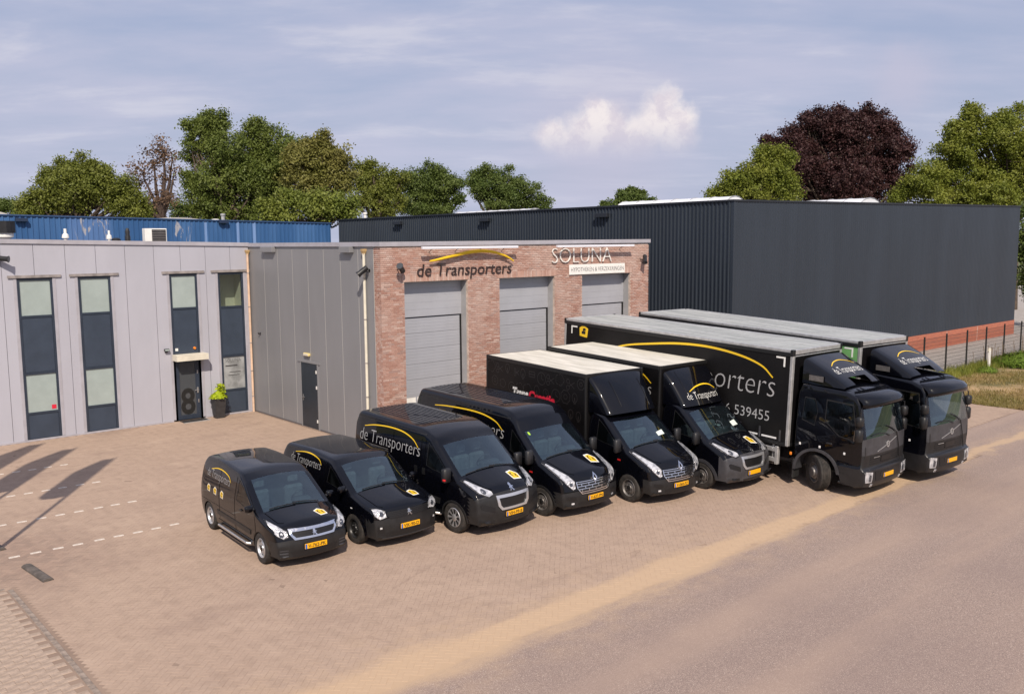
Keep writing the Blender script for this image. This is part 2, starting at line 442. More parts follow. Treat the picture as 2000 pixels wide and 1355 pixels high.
def plinth_mat():
    m = bpy.data.materials.new('orange_red_brickwork'); m.use_nodes = True
    t = NT(m.node_tree); b = t.n['Principled BSDF']; b.inputs['Roughness'].default_value = 0.9
    tcn = t.node('ShaderNodeTexCoord')
    sp = t.node('ShaderNodeSeparateXYZ'); t.link(tcn.outputs['Object'], sp.inputs[0])
    cb = t.node('ShaderNodeCombineXYZ'); t.link(t.math('ADD', sp.outputs[0], sp.outputs[1]), cb.inputs[0]); t.link(sp.outputs[2], cb.inputs[1])
    br = t.node('ShaderNodeTexBrick'); t.link(cb.outputs[0], br.inputs[0])
    br.inputs['Scale'].default_value = 1; br.inputs['Brick Width'].default_value = 0.22; br.inputs['Row Height'].default_value = 0.065; br.inputs['Mortar Size'].default_value = 0.006
    br.inputs['Color1'].default_value = (0.42, 0.12, 0.06, 1); br.inputs['Color2'].default_value = (0.34, 0.085, 0.05, 1); br.inputs['Mortar'].default_value = (0.35, 0.22, 0.17, 1)
    t.link(br.outputs[0], b.inputs['Base Color'])
    return m
M['red_plinth'] = plinth_mat()

# ---- ground materials: sand lies along the edge between yard and road, in patches of its own
def sand_mask(t, pos, amount=1.0):
    sp = t.node('ShaderNodeSeparateXYZ'); t.link(pos, sp.inputs[0])
    wob = t.math('MULTIPLY', t.math('SUBTRACT', t.noise(t.mapping(pos, scale=(0.5, 1.4, 1)), 0.9, 6, 0.62), 0.5), 1.15)
    wob2 = t.math('MULTIPLY', t.math('SUBTRACT', t.noise(pos, 9, 4, 0.6), 0.5), 0.22)
    y = t.math('ADD', sp.outputs[1], t.math('ADD', wob, wob2))
    d = t.math('ABSOLUTE', t.math('ADD', y, 21.96))
    # the strip grows narrower and thinner towards the trucks
    wd = t.ramp(sp.outputs[0], -10, 14, 0.52, 0.22, smooth=False)
    k = t.math('DIVIDE', d, wd)
    inner = t.ramp(k, 0.45, 1.6, 0.92, 0.0)
    soft = t.ramp(k, 0.8, 4.2, 0.42, 0.0)
    return t.math('MAXIMUM', inner, t.math('MULTIPLY', soft, t.ramp(t.noise(pos, 1.7, 5, 0.65), 0.35, 0.7)))
SAND = (0.478, 0.345, 0.230)

def paver_mat():
    m = bpy.data.materials.new('dusty_paving'); m.use_nodes = True
    t = NT(m.node_tree); b = t.n['Principled BSDF']; b.inputs['Roughness'].default_value = 0.92; b.inputs['Specular IOR Level'].default_value = 0.25
    at = t.node('ShaderNodeAttribute'); at.attribute_name = 'rnd'
    oi = t.node('ShaderNodeObjectInfo'); geo = t.node('ShaderNodeNewGeometry'); pos = geo.outputs['Position']
    r = t.math('FRACT', t.math('ADD', at.outputs['Fac'], oi.outputs['Random']))
    cr = t.node('ShaderNodeValToRGB'); t.link(r, cr.inputs[0]); e = cr.color_ramp.elements
    cols = [(0.345, 0.252, 0.196), (0.385, 0.284, 0.222), (0.362, 0.266, 0.208), (0.402, 0.298, 0.234)]
    while len(e) < len(cols): e.new(0.5)
    for i, c in enumerate(cols): e[i].position = i / (len(cols) - 1); e[i].color = (*c, 1)
    # worn dust over everything but the old corner by the parking lines
    sp = t.node('ShaderNodeSeparateXYZ'); t.link(pos, sp.inputs[0])
    dust = t.ramp(t.noise(pos, 0.33, 6, 0.62), 0.30, 0.66)
    fine = t.noise(pos, 26, 4, 0.7)
    c = t.mix(t.math('ADD', t.math('MULTIPLY', dust, 0.45), 0.38), cr.outputs[0], (0.400, 0.296, 0.228))
    c = t.mix(t.ramp(fine, 0.35, 0.75, 0.0, 0.42), c, (0.265, 0.198, 0.155))
    mid = t.noise(pos, 3.2, 6, 0.7)
    c = t.mix(t.ramp(mid, 0.42, 0.72, 0.0, 0.40), c, (0.235, 0.172, 0.132))
    # oil and tyre stains
    st = t.ramp(t.noise(t.mapping(pos, scale=(0.30, 0.75, 1), loc=(3.1, 0, 0)), 1.0, 5, 0.6), 0.52, 0.74, 0.0, 0.45)
    c = t.mix(st, c, (0.23, 0.165, 0.135))
    # old patch in the corner near the parking stalls, darker stones with open joints
    ddx = t.math('SUBTRACT', sp.outputs[0], -11.1); ddy = t.math('SUBTRACT', sp.outputs[1], -12.4)
    dd = t.math('SQRT', t.math('ADD', t.math('MULTIPLY', ddx, ddx), t.math('MULTIPLY', t.math('MULTIPLY', ddy, ddy), 0.35)))
    # fine cracks and tyre scuffs over the yard
    ck = t.node('ShaderNodeTexVoronoi', feature='DISTANCE_TO_EDGE'); ck.inputs['Scale'].default_value = .33
    t.link(t.mapping(pos, scale=(.55, 1.5, 1), rot=(0, 0, R(4))), ck.inputs[0])
    ckd = t.math('ADD', ck.outputs['Distance'], t.math('MULTIPLY', t.math('SUBTRACT', t.noise(pos, 5, 5, .7), .5), .05))
    c = t.mix(t.math('MULTIPLY', t.ramp(t.math('ABSOLUTE', ckd), .0, .010, .22, .0), t.ramp(t.noise(pos, .5, 3, .5), .45, .6)), c, (.16, .11, .09))
    bl = t.noise(t.mapping(pos, scale=(.9, 1.2, 1), loc=(7, 3, 0)), .55, 6, .7)
    c = t.mix(t.ramp(bl, .5, .72, 0, .38), c, (.465, .352, .272))
    old = t.ramp(t.math('ADD', dd, t.math('MULTIPLY', t.math('SUBTRACT', t.noise(pos, 1.3, 5, 0.65), 0.5), 2.6)), 0.3, 2.2, 0.45, 0.0)
    c = t.mix(old, c, t.mix(r, (0.13, 0.095, 0.085), (0.28, 0.19, 0.15)))
    c = t.mix(sand_mask(t, pos), c, SAND)
    t.link(c, b.inputs['Base Color'])
    bn = t.node('ShaderNodeBump'); bn.inputs['Strength'].default_value = 0.35; bn.inputs['Distance'].default_value = 0.004
    t.link(fine, bn.inputs['Height']); t.link(bn.outputs[0], b.inputs['Normal'])
    return m
M['paver'] = paver_mat()
def joint_mat():
    m = bpy.data.materials.new('joint_sand'); m.use_nodes = True
    t = NT(m.node_tree); b = t.n['Principled BSDF']; b.inputs['Roughness'].default_value = 0.95; b.inputs['Specular IOR Level'].default_value = 0.2
    geo = t.node('ShaderNodeNewGeometry'); pos = geo.outputs['Position']
    c = t.mix(t.ramp(t.noise(pos, 0.6, 5, 0.6), 0.35, 0.65), (0.235, 0.172, 0.134), (0.290, 0.213, 0.165))
    c = t.mix(sand_mask(t, pos), c, SAND)
    t.link(c, b.inputs['Base Color'])
    return m
M['joint'] = joint_mat()
def road_mat():
    m = bpy.data.materials.new('worn_asphalt'); m.use_nodes = True
    t = NT(m.node_tree); b = t.n['Principled BSDF']; b.inputs['Roughness'].default_value = 0.9; b.inputs['Specular IOR Level'].default_value = 0.3
    geo = t.node('ShaderNodeNewGeometry'); pos = geo.outputs['Position']
    vo = t.node('ShaderNodeTexVoronoi'); vo.inputs['Scale'].default_value = 95; t.link(pos, vo.inputs[0])
    sepc = t.node('ShaderNodeSeparateColor'); t.link(vo.outputs['Color'], sepc.inputs[0])
    g = sepc.outputs[0]
    c = t.mix(g, (0.205, 0.156, 0.134), (0.395, 0.298, 0.252))
    c = t.mix(t.ramp(g, 0.88, 0.98, 0, 0.75), c, (0.58, 0.49, 0.41))
    c = t.mix(t.ramp(t.noise(pos, 60, 3, 0.7), 0.45, 0.75, 0, 0.45), c, (0.185, 0.135, 0.120))
    # lanes polished by wheels and dust drawn out along the road
    band = t.noise(t.mapping(pos, scale=(0.05, 0.55, 1), rot=(0, 0, R(-2))), 1.0, 6, 0.6)
    c = t.mix(t.ramp(band, 0.40, 0.66, 0.0, 0.55), c, (0.415, 0.306, 0.238))
    c = t.mix(t.ramp(t.noise(pos, 0.22, 5, 0.6), 0.42, 0.7, 0, 0.35), c, (0.225, 0.170, 0.155))
    c = t.mix(sand_mask(t, pos), c, SAND)
    t.link(c, b.inputs['Base Color'])
    bn = t.node('ShaderNodeBump'); bn.inputs['Strength'].default_value = 0.6; bn.inputs['Distance'].default_value = 0.008
    t.link(vo.outputs['Distance'], bn.inputs['Height']); t.link(bn.outputs[0], b.inputs['Normal'])
    return m
M['road'] = road_mat()
M['earth'] = pm('meadow', (0.10, 0.13, 0.04), 0.95, 0, 0.4, 0.05, c2=(0.17, 0.17, 0.06))
M['verge'] = pm('dry_verge', (0.16, 0.145, 0.045), 0.95, 0, 0.3, 0.45, 0.5, 9, c2=(0.40, 0.27, 0.14))
M['slab'] = pm('pale_concrete_paving', (0.34, 0.31, 0.285), 0.9, 0, 0.12, 1.5, 0.2, 40)
M['marking'] = pm('worn_white_paint', (0.56, 0.50, 0.44), 0.8, 0, 0.30, 30)

# ================================================================== the setting: ground
def sheet(x0, x1, y0, y1, z): return MB().add([(x0, y0, z), (x1, y0, z), (x1, y1, z), (x0, y1, z)], [(0, 1, 2, 3)])
struct('ground', sheet(-1500, 1500, -1500, 1500, -0.08), M['earth'], 'meadow land around the yard')
struct('road', sheet(-150, 250, -46, -22.28, 0.0), M['road'], 'worn pinkish asphalt road in the foreground')
struct('road_apron', sheet(12.9, 250, -22.28, -20.4, 0.0), M['road'], 'asphalt apron beside the grass verge')
yard = struct('yard', MB().add([(-14.5, -22.28, -.0022), (12.9, -22.28, -.0022), (12.9, -20.4, -.0022), (22, -20.4, -.0022), (22, -8, -.0022), (22, 6, -.0022), (-14.5, 6, -.0022)], [(0, 1, 2, 3, 4, 5, 6)]), M['joint'], 'dusty block paved yard in front of the building')
struct('verge', sheet(21.6, 120, -20.4, -14.3, 0.012), M['verge'], 'dry grass verge beside the fence')
struct('paved_strip', sheet(22, 120, -14.3, 60, 0.004), M['slab'], 'pale concrete paving behind the fence')

# ---- herringbone block paving
def paver_mesh(L, W, h, b=0.0025):
    mb = MB(); a, c = L / 2, W / 2
    mb.add([(-a, -c, -.03), (a, -c, -.03), (a, c, -.03), (-a, c, -.03), (-a, -c, h - b), (a, -c, h - b), (a, c, h - b), (-a, c, h - b),
            (-a + b, -c + b, h), (a - b, -c + b, h), (a - b, c - b, h), (-a + b, c - b, h)],
           [(8, 9, 10, 11), (4, 5, 9, 8), (5, 6, 10, 9), (6, 7, 11, 10), (7, 4, 8, 11), (0, 1, 5, 4), (1, 2, 6, 5), (2, 3, 7, 6), (3, 0, 4, 7)])
    return mb
def in_yard(x, y):
    m = 0.12
    if y < -22.28 + m * .6 or y > -0.06: return False
    if x < -11.62: return y > -14.05 and x > -14.3
    if x > 12.85 and y < -20.3: return False
    if x > 21.6: return False
    if x > -0.08 and y > -9.4 and x < 12.9: return False
    return y < -0.06 and x < 21.6
rng = np.random.default_rng(3)
pv = []      # x, y, angle
A_ = 0.105
c45 = math.cos(R(45)); s45 = math.sin(R(45))
for i in range(-330, 330):
    for j in range(-330, 330):
        d = (i - j) % 4
        if d == 0: px, py, an = (i + 1.0) * A_, (j + 0.5) * A_, 0
        elif d == 3: px, py, an = (i + 0.5) * A_, (j + 1.0) * A_, 90
        else: continue
        x = px * c45 - py * s45 + 2; y = px * s45 + py * c45 - 12
        if in_yard(x, y): pv.append((x, y, an + 45))
pv = np.array(pv)
keyd = np.hypot(pv[:, 0] + 11.4, (pv[:, 1] + 20.6) * 0.9) + np.where(pv[:, 0] < -11.62, 50, 0)
order = np.argsort(keyd)
near, rest = pv[order[:290]], pv[order[290:]]
pm_mesh = paver_mesh(0.2070, 0.1020, 0.0)
me_p = None
for k, (x, y, a) in enumerate(near):
    if me_p is None:
        o = pm_mesh.build('paver', M['paver'], yard); me_p = o.data
    else:
        o = bpy.data.objects.new('paver', me_p); col.objects.link(o); o.parent = yard
    o.location = (x, y, float(rng.normal(0, .0007)))
    o.rotation_euler = (float(rng.normal(0, .003)), float(rng.normal(0, .003)), R(a) + float(rng.normal(0, .012)))
def many(name, protos, pts, parent, m, zj=.0007, kind='stuff', tilt=.0025, top_only=False):
    """thousands of equal blocks joined to one mesh; pts: x, y, angle"""
    pvx = np.array(protos.v); pf = protos.f
    n = len(pts)
    ca = np.cos(np.radians(pts[:, 2]) + rng.normal(0, .010, n)); sa = np.sin(np.radians(pts[:, 2]))
    tx = rng.normal(0, tilt, n); ty = rng.normal(0, tilt, n); dz = rng.normal(0, zj, n)
    V = np.empty((n, len(pvx), 3), np.float32)
    for k, (px, py, pz) in enumerate(pvx):
        V[:, k, 0] = pts[:, 0] + px * ca - py * sa
        V[:, k, 1] = pts[:, 1] + px * sa + py * ca
        V[:, k, 2] = pz + dz + px * tx + py * ty
    F = np.array([f for f in pf if len(f) == 4])
    faces = (F[None] + (np.arange(n) * len(pvx))[:, None, None]).reshape(-1)
    me = bpy.data.meshes.new(name)
    me.vertices.add(n * len(pvx)); me.vertices.foreach_set('co', V.reshape(-1))
    nf = n * len(F)
    me.loops.add(nf * 4); me.loops.foreach_set('vertex_index', faces.astype(np.int32))
    me.polygons.add(nf); me.polygons.foreach_set('loop_start', np.arange(0, nf * 4, 4, dtype=np.int32))
    me.update(calc_edges=True)
    at = me.attributes.new('rnd', 'FLOAT', 'FACE'); at.data.foreach_set('value', np.repeat(rng.random(n), len(F)).astype(np.float32))
    me.materials.append(m); me.shade_flat()
    o = bpy.data.objects.new(name, me); col.objects.link(o); o.parent = parent
    if kind: o['kind'] = kind
    return o
lite = MB(); lite.v = pm_mesh.v[4:]; lite.f = [tuple(i - 4 for i in f) for f in pm_mesh.f[:5]]
many('block_paving', lite, rest, yard, M['paver'])

# ---- path of larger grey blocks in the near left corner
path_mat = pm('grey_path_block', (0.345, 0.262, 0.205), 0.92, 0, 0.16, 7, 0.3, 60, c2=(0.415, 0.318, 0.25))
path = struct('path', sheet(-16.5, -11.74, -24, -14.12, -0.004), M['joint'], 'footpath of pale grey blocks in the near left corner')
pb = paver_mesh(0.298, 0.145, 0.004, 0.006)
me_b = None
for r_ in range(46):
    y = -14.25 - r_ * 0.15
    if y < -20.6: break
    for c_ in range(6):
        x = -11.905 - c_ * 0.30 - (0.15 if r_ % 2 else 0)
        if x < -13.45: continue
        if me_b is None:
            o = pb.build('path_block', path_mat, path); me_b = o.data
        else:
            o = bpy.data.objects.new('path_block', me_b); col.objects.link(o); o.parent = path
        o.location = (x, y, float(rng.normal(0.002, .0015))); o.rotation_euler = (float(rng.normal(0, .008)), float(rng.normal(0, .008)), float(rng.normal(0, .010)))
kb = MB().box(-.045, .045, -.495, .495, -.05, .006, .006)
me_b = None
for k in range(8):
    if me_b is None:
        o = kb.build('kerb_stone', M['kerb'], path); me_b = o.data
    else:
        o = bpy.data.objects.new('kerb_stone', me_b); col.objects.link(o); o.parent = path
    o.location = (-11.68, -14.65 - k, 0)
for k in range(3):
    o = bpy.data.objects.new('kerb_stone', me_b); col.objects.link(o); o.parent = path
    o.location = (-12.25 - k, -14.05, 0); o.rotation_euler = (0, 0, R(90))

# ---- parking stall marks: white blocks let into the paving
dash = MB().box(-.105, .105, -.045, .045, -.02, .006, .003)
me_d = None
for nl, (yy, xr, wd) in enumerate([(-12.28, -7.82, 'nearest'), (-9.65, -7.92, 'second nearest'), (-7.0, -8.02, 'third nearest'), (-4.24, -8.12, 'farthest')]):
    ln = bpy.data.objects.new('parking_line', None); col.objects.link(ln); ln['kind'] = 'structure'
    ln['label'] = 'dashed white parking line, %s to the road' % wd
    ln.location = (xr, yy, 0)
    for k in range(12):
        if me_d is None:
            o = dash.build('dash', M['marking'], ln); me_d = o.data
        else:
            o = bpy.data.objects.new('dash', me_d); col.objects.link(o); o.parent = ln
        o.location = (-0.42 * k + float(rng.normal(0, .012)), 0.012 * k + float(rng.normal(0, .008)), 0); o.rotation_euler = (0, 0, float(rng.normal(0, .03)))

M['stop'] = pm('dark_rubber_block', (.10, .085, .075), .9, 0, .4, 5, .3, 50)
# ---- low wheel stops
for (x, y, lab) in [(-11.07, -13.57, 'dark weathered wheel stop lying near the grey path'), (-11.35, -10.95, 'dark wheel stop cut by the left edge, between two parking lines')]:
    mb = MB()
    prof = [(-.10, 0), (-.095, .03), (-.06, .05), (0, .06), (.06, .05), (.095, .03), (.10, 0)]
    mb.prism(prof, lambda a, b, d: (a, d, b), -.6, .6)
    o = mb.build('wheel_stop', M['stop'], None, loc=(x, y, 0)); o.rotation_euler = (0, 0, R(5.5))
    tag(o, lab, 'wheel stop', 'wheel stops at the parking stalls')

# ================================================================== grey office building
H0 = 6.46
office = thing('office_building', 'long grey clad office building with tall dark blue windows', 'building', (-4, 0, 0))
def P(o): return o
def off(mb, name, m, parent, **k):
    """parts of the office are modelled in world coordinates"""
    o = mb.build(name, m, parent, **k)
    root = parent
    base_ = Vector((0, 0, 0))
    while root is not None:
        base_ += root.location; root = root.parent
    o.data.transform(Matrix.Translation(-base_))
    return o
WIN = [(-8.10, -7.02), (-6.22, -5.15), (-3.10, -2.07), (-1.27, -0.26)]
seams = [-14.40, -13.42, -12.43, -11.45, -10.46, -9.47, -8.52, -7.55, -6.58, -5.60, -4.62, -3.62, -2.66, -1.72, -0.76, 0.0]
ztop = lambda x: 6.44 - 0.0200 * min(x, 0)
for a, b in zip(seams[:-1], seams[1:]):
    g = 0.007; x0, x1 = a + g, b - g
    mb = MB()
    xs = sorted({x0, x1, *[min(max(e, x0), x1) for wv_ in WIN for e in wv_]})
    for p, q in zip(xs[:-1], xs[1:]):
        if q - p < 1e-4: continue
        c = (p + q) / 2
        if any(w0 < c < w1 for w0, w1 in WIN): mb.box(p, q, 0, .06, 5.50, ztop(c))
        else: mb.box(p, q, 0, .06, 0.05, ztop(c))
    off(mb, 'wall_panel', M['panel'], office)
mb = MB()
edges = [-14.4] + [e for wv_ in WIN for e in wv_] + [0.3]
for k in range(0, len(edges), 2): mb.box(edges[k], edges[k + 1], .062, .20, 0, 6.4)
for w0, w1 in WIN: mb.box(w0, w1, .062, .20, 5.5, 6.4)
off(mb, 'wall_core', M['seam'], office)
mb = MB(); mb.box(-14.4, 0.3, 1.6, 14, 0, 6.42); mb.box(-14.4, .3, .2, 1.6, 6.1, 6.42); mb.box(-14.4, -14.2, .2, 1.6, 0, 6.1)
off(mb, 'building_core', M['seam'], office)
# capping and base strip
mb = MB()
za, zb = 6.44 + .02 * 14.4, 6.44
mb.add([(-14.4, -.05, za), (0.0, -.05, zb), (0.0, .30, zb), (-14.4, .30, za), (-14.4, -.05, za + .14), (0.0, -.05, zb + .14), (0.0, .30, zb + .14), (-14.4, .30, za + .14)],
       [(0, 3, 2, 1), (4, 5, 6, 7), (0, 1, 5, 4), (1, 2, 6, 5), (2, 3, 7, 6), (3, 0, 4, 7)])
off(mb, 'roof_capping', M['cap'], office)
off(MB().box(-14.4, -3.2, -.025, .0, .0, .06).box(-2.0, -.02, -.025, 0, 0, .06), 'base_flashing', M['cap'], office)

def window(w0, w1, spans, label=None):
    """spans: (z0, z1, kind)"""
    f = 0.075
    mb = MB()
    mb.box(w0, w0 + f, .015, .10, 0.0, 5.48); mb.box(w1 - f, w1, .015, .10, 0.0, 5.48); mb.box(w0 + f, w1 - f, .015, .10, 5.38, 5.48)
    for z0, z1, k in spans:
        if z0 > 0.3: mb.box(w0 + f, w1 - f, .015, .10, z0 - .075, z0)
        else: mb.box(w0 + f, w1 - f, .015, .10, 0.0, z0)
    win = off(mb, 'window', M['slate'], office)
    if label: win['label'] = label
    out = []
    for z0, z1, k in spans:
        if k == 'frost': o = off(MB().box(w0 + f, w1 - f, .055, .075, z0, z1), 'pane', M['frosted'], win)
        elif k == 'clear': o = off(MB().box(w0 + f, w1 - f, .055, .07, z0, z1), 'pane', M['pane_clear'], win)
        elif k == 'grey': o = off(MB().box(w0 + f, w1 - f, .055, .075, z0, z1), 'pane', M['greyfilm'], win)
        elif k == 'spandrel': o = off(MB().box(w0 + f, w1 - f, .035, .075, z0, z1, .006), 'spandrel', M['spandrel'], win)
        else: continue
        out.append(o)
    off(MB().box(w0 - .27, w1 + .27, -.05, .0, 5.50, 5.56).box(w0 - .27, w1 + .27, -.05, -.04, 5.47, 5.50), 'lintel_flashing', M['trim'], win)
    off(MB().box(w0 - .10, w0 - .012, -.012, 0, .07, 5.49).box(w1 + .012, w1 + .10, -.012, 0, .07, 5.49), 'window_trim', M['cap'], win)
    off(MB().box(w0, w1, .3, .32, 0, 5.5), 'blind', M['interior'], win) if any(k in ('clear',) for _, _, k in spans) is False else None
    return win, out
M['greyfilm'] = pm('etched_grey_film', (0.27, 0.28, 0.285), 0.3, 0, 0.35, 1.6, coat=0.3)
std = [(4.22, 5.38, 'frost'), (2.32, 4.145, 'spandrel'), (0.97, 2.245, 'frost'), (0.06, 0.895, 'spandrel')]
w1_, pz = window(*WIN[0], std)
off(MB().box(-7.28, -7.14, .047, .053, 1.02, 1.16), 'red_sticker', M['red_print'], w1_)
w2_, _ = window(*WIN[1], std)
w3_, _ = window(*WIN[2], [(4.22, 5.38, 'frost'), (2.45, 4.145, 'spandrel')])
off(MB().box(-3.00, -2.90, .02, .034, 2.62, 2.72), 'alarm_box', M['white_enamel'], w3_)
mb = MB().lathe([(0, -.07), (.04, -.06), (.055, -.02), (.055, .0)], 14, 'y', (-2.28, .034, 2.68)); off(mb, 'beacon', M['amber'], w3_, smooth=True)
w4_, _ = window(*WIN[3], [(4.18, 5.38, 'clear'), (2.30, 4.105, 'spandrel'), (0.98, 2.225, 'grey'), (0.06, 0.905, 'spandrel')])
# room seen through the clear pane
off(MB().add([(-1.26, .10, 4.0), (-.27, .10, 4.0), (-.27, .85, 4.0), (-1.26, .85, 4.0), (-1.26, .10, 5.6), (-.27, .10, 5.6), (-.27, .85, 5.6), (-1.26, .85, 5.6)],
             [(0, 1, 2, 3), (4, 7, 6, 5), (2, 6, 7, 3), (1, 5, 6, 2), (0, 3, 7, 4)]), 'room', M['interior'], w4_)
vs, fs = text_tris('SOLUNA', 0.2, 0, -0.004, 1.05, 0.62)
mb = MB().add([(-1.10 + x, .050, 2.02 + y) for x, y in vs], fs); mb.box(-1.10, -.62, .048, .052, 1.86, 1.90); mb.box(-.95, -.5, .048, .052, 1.62, 1.64); mb.box(-1.0, -.55, .048, .052, 1.50, 1.52)
off(mb, 'etched_lettering', M['off_black'], w4_, fix=False)
# entrance door below the third window
off(MB().box(-3.10, -3.02, .015, .10, 0, 2.36).box(-2.15, -2.07, .015, .10, 0, 2.36).box(-3.02, -2.15, .015, .10, 2.27, 2.36), 'door_frame', M['slate'], office)
mb = MB(); mb.box(-3.01, -2.90, .03, .08, .03, 2.26); mb.box(-2.30, -2.16, .03, .08, .03, 2.26); mb.box(-2.90, -2.30, .03, .08, .03, .20); mb.box(-2.90, -2.30, .03, .08, 2.16, 2.26)
door = off(mb, 'entrance_door', M['slate'], office); door['label'] = 'dark glazed entrance door with a large numeral 8'
off(MB().box(-2.90, -2.30, .05, .065, .20, 2.16), 'pane', M['pane_dark'], door)
off(MB().box(-2.9, -2.3, .30, .32, .1, 2.2), 'hallway_screen', M['spandrel'], office)
vs, fs = text_tris('8', 1.42, 0, 0.03, 1.0, 0.54)
off(MB().add([(-2.88 + x, .046, .24 + y * .95) for x, y in vs], fs), 'numeral', M['black_print'], door, fix=False)
off(MB().box(-2.27, -2.20, .0, .03, .98, 1.20, .01).box(-2.36, -2.20, -.03, .0, 1.08, 1.11, .008), 'handle', M['steel'], door)
off(MB().box(-2.24, -2.20, .015, .03, .62, .74).box(-2.24, -2.20, .015, .03, 1.72, 1.84), 'lock_plate', M['steel'], door)
mb = MB(); mb.box(-3.14, -1.95, -.46, 0, 2.46, 2.50, .004); mb.box(-3.14, -1.95, -.46, -.44, 2.28, 2.46); mb.box(-3.14, -3.12, -.44, 0, 2.28, 2.46); mb.box(-1.97, -1.95, -.44, 0, 2.28, 2.46); mb.box(-3.12, -1.97, -.44, 0, 2.36, 2.38)
off(mb, 'canopy', M['cream'], office)['label'] = 'cream canopy over the entrance door'

# ================================================================== warehouse: side wall, brick front, doors
wh = thing('warehouse', 'grey clad warehouse with a brick front and three sectional doors', 'building', (6, -9, 0))
YB = -9.27
ss = [0, -1.28, -2.40, -3.52, -4.64, -5.75, -6.85, -7.95, -8.86]
for a, b in zip(ss[:-1], ss[1:]):
    y0, y1 = b + .015, a - .015
    mb = MB()
    ys = sorted({y0, y1, *[min(max(e, y0), y1) for e in (-5.12, -3.90)]})
    for p, q in zip(ys[:-1], ys[1:]):
        if q - p < 1e-4: continue
        mb.box(0, .007, p, q, 2.36 if -5.12 < (p + q) / 2 < -3.90 else .05, 6.42)
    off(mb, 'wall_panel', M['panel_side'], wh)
off(MB().box(.008, .12, -8.86, 0, .0, 6.4), 'joint_backing', M['seam_light'], wh)
mb = MB(); mb.box(.12, 12.6, -8.55, -.1, 0, 6.40); off(mb, 'building_core', M['seam'], wh)
off(MB().box(-.02, 0, -8.86, -5.2, 0, .05).box(-.02, 0, -3.85, -.03, 0, .05), 'base_flashing', M['seam'], wh)
# side door
sdr = off(MB().box(-.014, .006, -5.08, -3.94, .02, 2.32, .004), 'side_door', pm('dark_blue_door', (0.016, 0.024, 0.036), 0.4, 0, 0.15, 2), wh)
sdr['label'] = 'dark blue steel side door'
off(MB().box(-.02, .05, -5.16, -5.085, 0, 2.38).box(-.02, .05, -3.935, -3.86, 0, 2.38).box(-.03, .05, -5.30, -3.70, 2.335, 2.40), 'door_frame', M['panel_side'], wh)
mb = MB()
for z in (.25, 1.45, 2.0): mb.box(-.026, -.012, -5.06, -4.99, z, z + .11)
off(mb, 'hinge', M['white_enamel'], sdr)
off(MB().box(-.024, -.012, -4.06, -4.02, .95, 1.17).box(-.05, -.02, -4.16, -4.02, 1.06, 1.085).box(-.03, .0, -4.05, -4.03, 1.06, 1.085), 'handle', M['steel'], sdr)
off(MB().box(.02, .12, -5.5, -3.6, -.02, .02), 'door_sill', M['concrete'], wh)
for a, b in ((-1.33, -2.28), (-7.05, -7.72)):
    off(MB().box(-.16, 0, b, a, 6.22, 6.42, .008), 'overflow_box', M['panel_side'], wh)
# capping over side and front
mb = MB()
def cap_bar(p0, p1, wdt, nrm, h=.14):
    (x0, y0, z0), (x1, y1, z1) = p0, p1; nx, ny = nrm
    v = [(x0, y0, z0), (x1, y1, z1), (x1 + nx * wdt, y1 + ny * wdt, z1), (x0 + nx * wdt, y0 + ny * wdt, z0)]
    v += [(x, y, z + h) for x, y, z in v]
    mb.add(v, [(0, 3, 2, 1), (4, 5, 6, 7), (0, 1, 5, 4), (1, 2, 6, 5), (2, 3, 7, 6), (3, 0, 4, 7)])
cap_bar((-.05, .0, 6.425), (-.05, YB - .05, 6.415), .30, (1, 0))
cap_bar((.252, YB - .05, 6.415), (12.78, YB - .05, 6.455), .30, (0, 1))
off(mb, 'roof_capping', M['cap'], wh)

# ---- brick front
DOORS = [(0.87, 3.43), (4.83, 7.48), (8.91, 11.63)]; ZD = 5.28
mb = MB()
es = [0.02] + [e for d in DOORS for e in d] + [12.70]
for k in range(0, len(es), 2): mb.box(es[k], es[k + 1], YB + .014, YB + .35, 0, ZD)
mb.box(.02, 12.70, YB + .014, YB + .35, ZD, 6.42)
bw = off(mb, 'brick_wall', M['mortar'], wh); bw['label'] = 'pink brown brick front with dark joints'
CH, BL = 0.0625, 0.222
bricks = []    # x0, x1, z0, z1, face
nz = int(6.41 / CH)
for r_ in range(nz):
    z0 = r_ * CH + .004; z1 = (r_ + 1) * CH - .006
    st = 0 if r_ % 2 else -BL / 2
    x = st
    while x < 12.72:
        a, b = max(x + .005, 0.0), min(x + BL - .005, 12.72)
        segs = [(a, b)]
        if z1 < ZD + 0.235:
            for d0, d1 in DOORS:
                lo_, hi_ = (d0, d1) if z1 < ZD else (d0 - .10, d1 + .10)
                ns = []
                for p, q in segs:
                    if q <= lo_ or p >= hi_: ns.append((p, q)); continue
                    if p < lo_ - .03: ns.append((p, lo_))
                    if q > hi_ + .03: ns.append((hi_, q))
                segs = ns
        for p, q in segs:
            if q - p > .03: bricks.append((p, q, z0, z1, 0))
        x += BL
    # return round the corner
    y = YB + (0.0 if r_ % 2 else .10)
    cuts = [YB + .012, YB + .112, YB + .222, YB + .332, -8.87] if r_ % 2 else [YB + .012, YB + .17, YB + .28, -8.87]
    for p, q in zip(cuts[:-1], cuts[1:]): bricks.append((p, q - .01, z0, z1, 1))
for d0, d1 in DOORS:      # soldier courses
    x = d0 - .10
    while x < d1 + .09:
        bricks.append((x + .004, min(x + CH, d1 + .10) - .005, ZD + .004, ZD + .228, 0)); x += CH
def brick_center(b): return ((b[0] + b[1]) / 2, YB, (b[2] + b[3]) / 2) if b[4] == 0 else (0, (b[0] + b[1]) / 2, (b[2] + b[3]) / 2)
full = [b for b in bricks if b[4] == 0 and abs((b[1] - b[0]) - (BL - .01)) < .002 and b[3] - b[2] < .1]
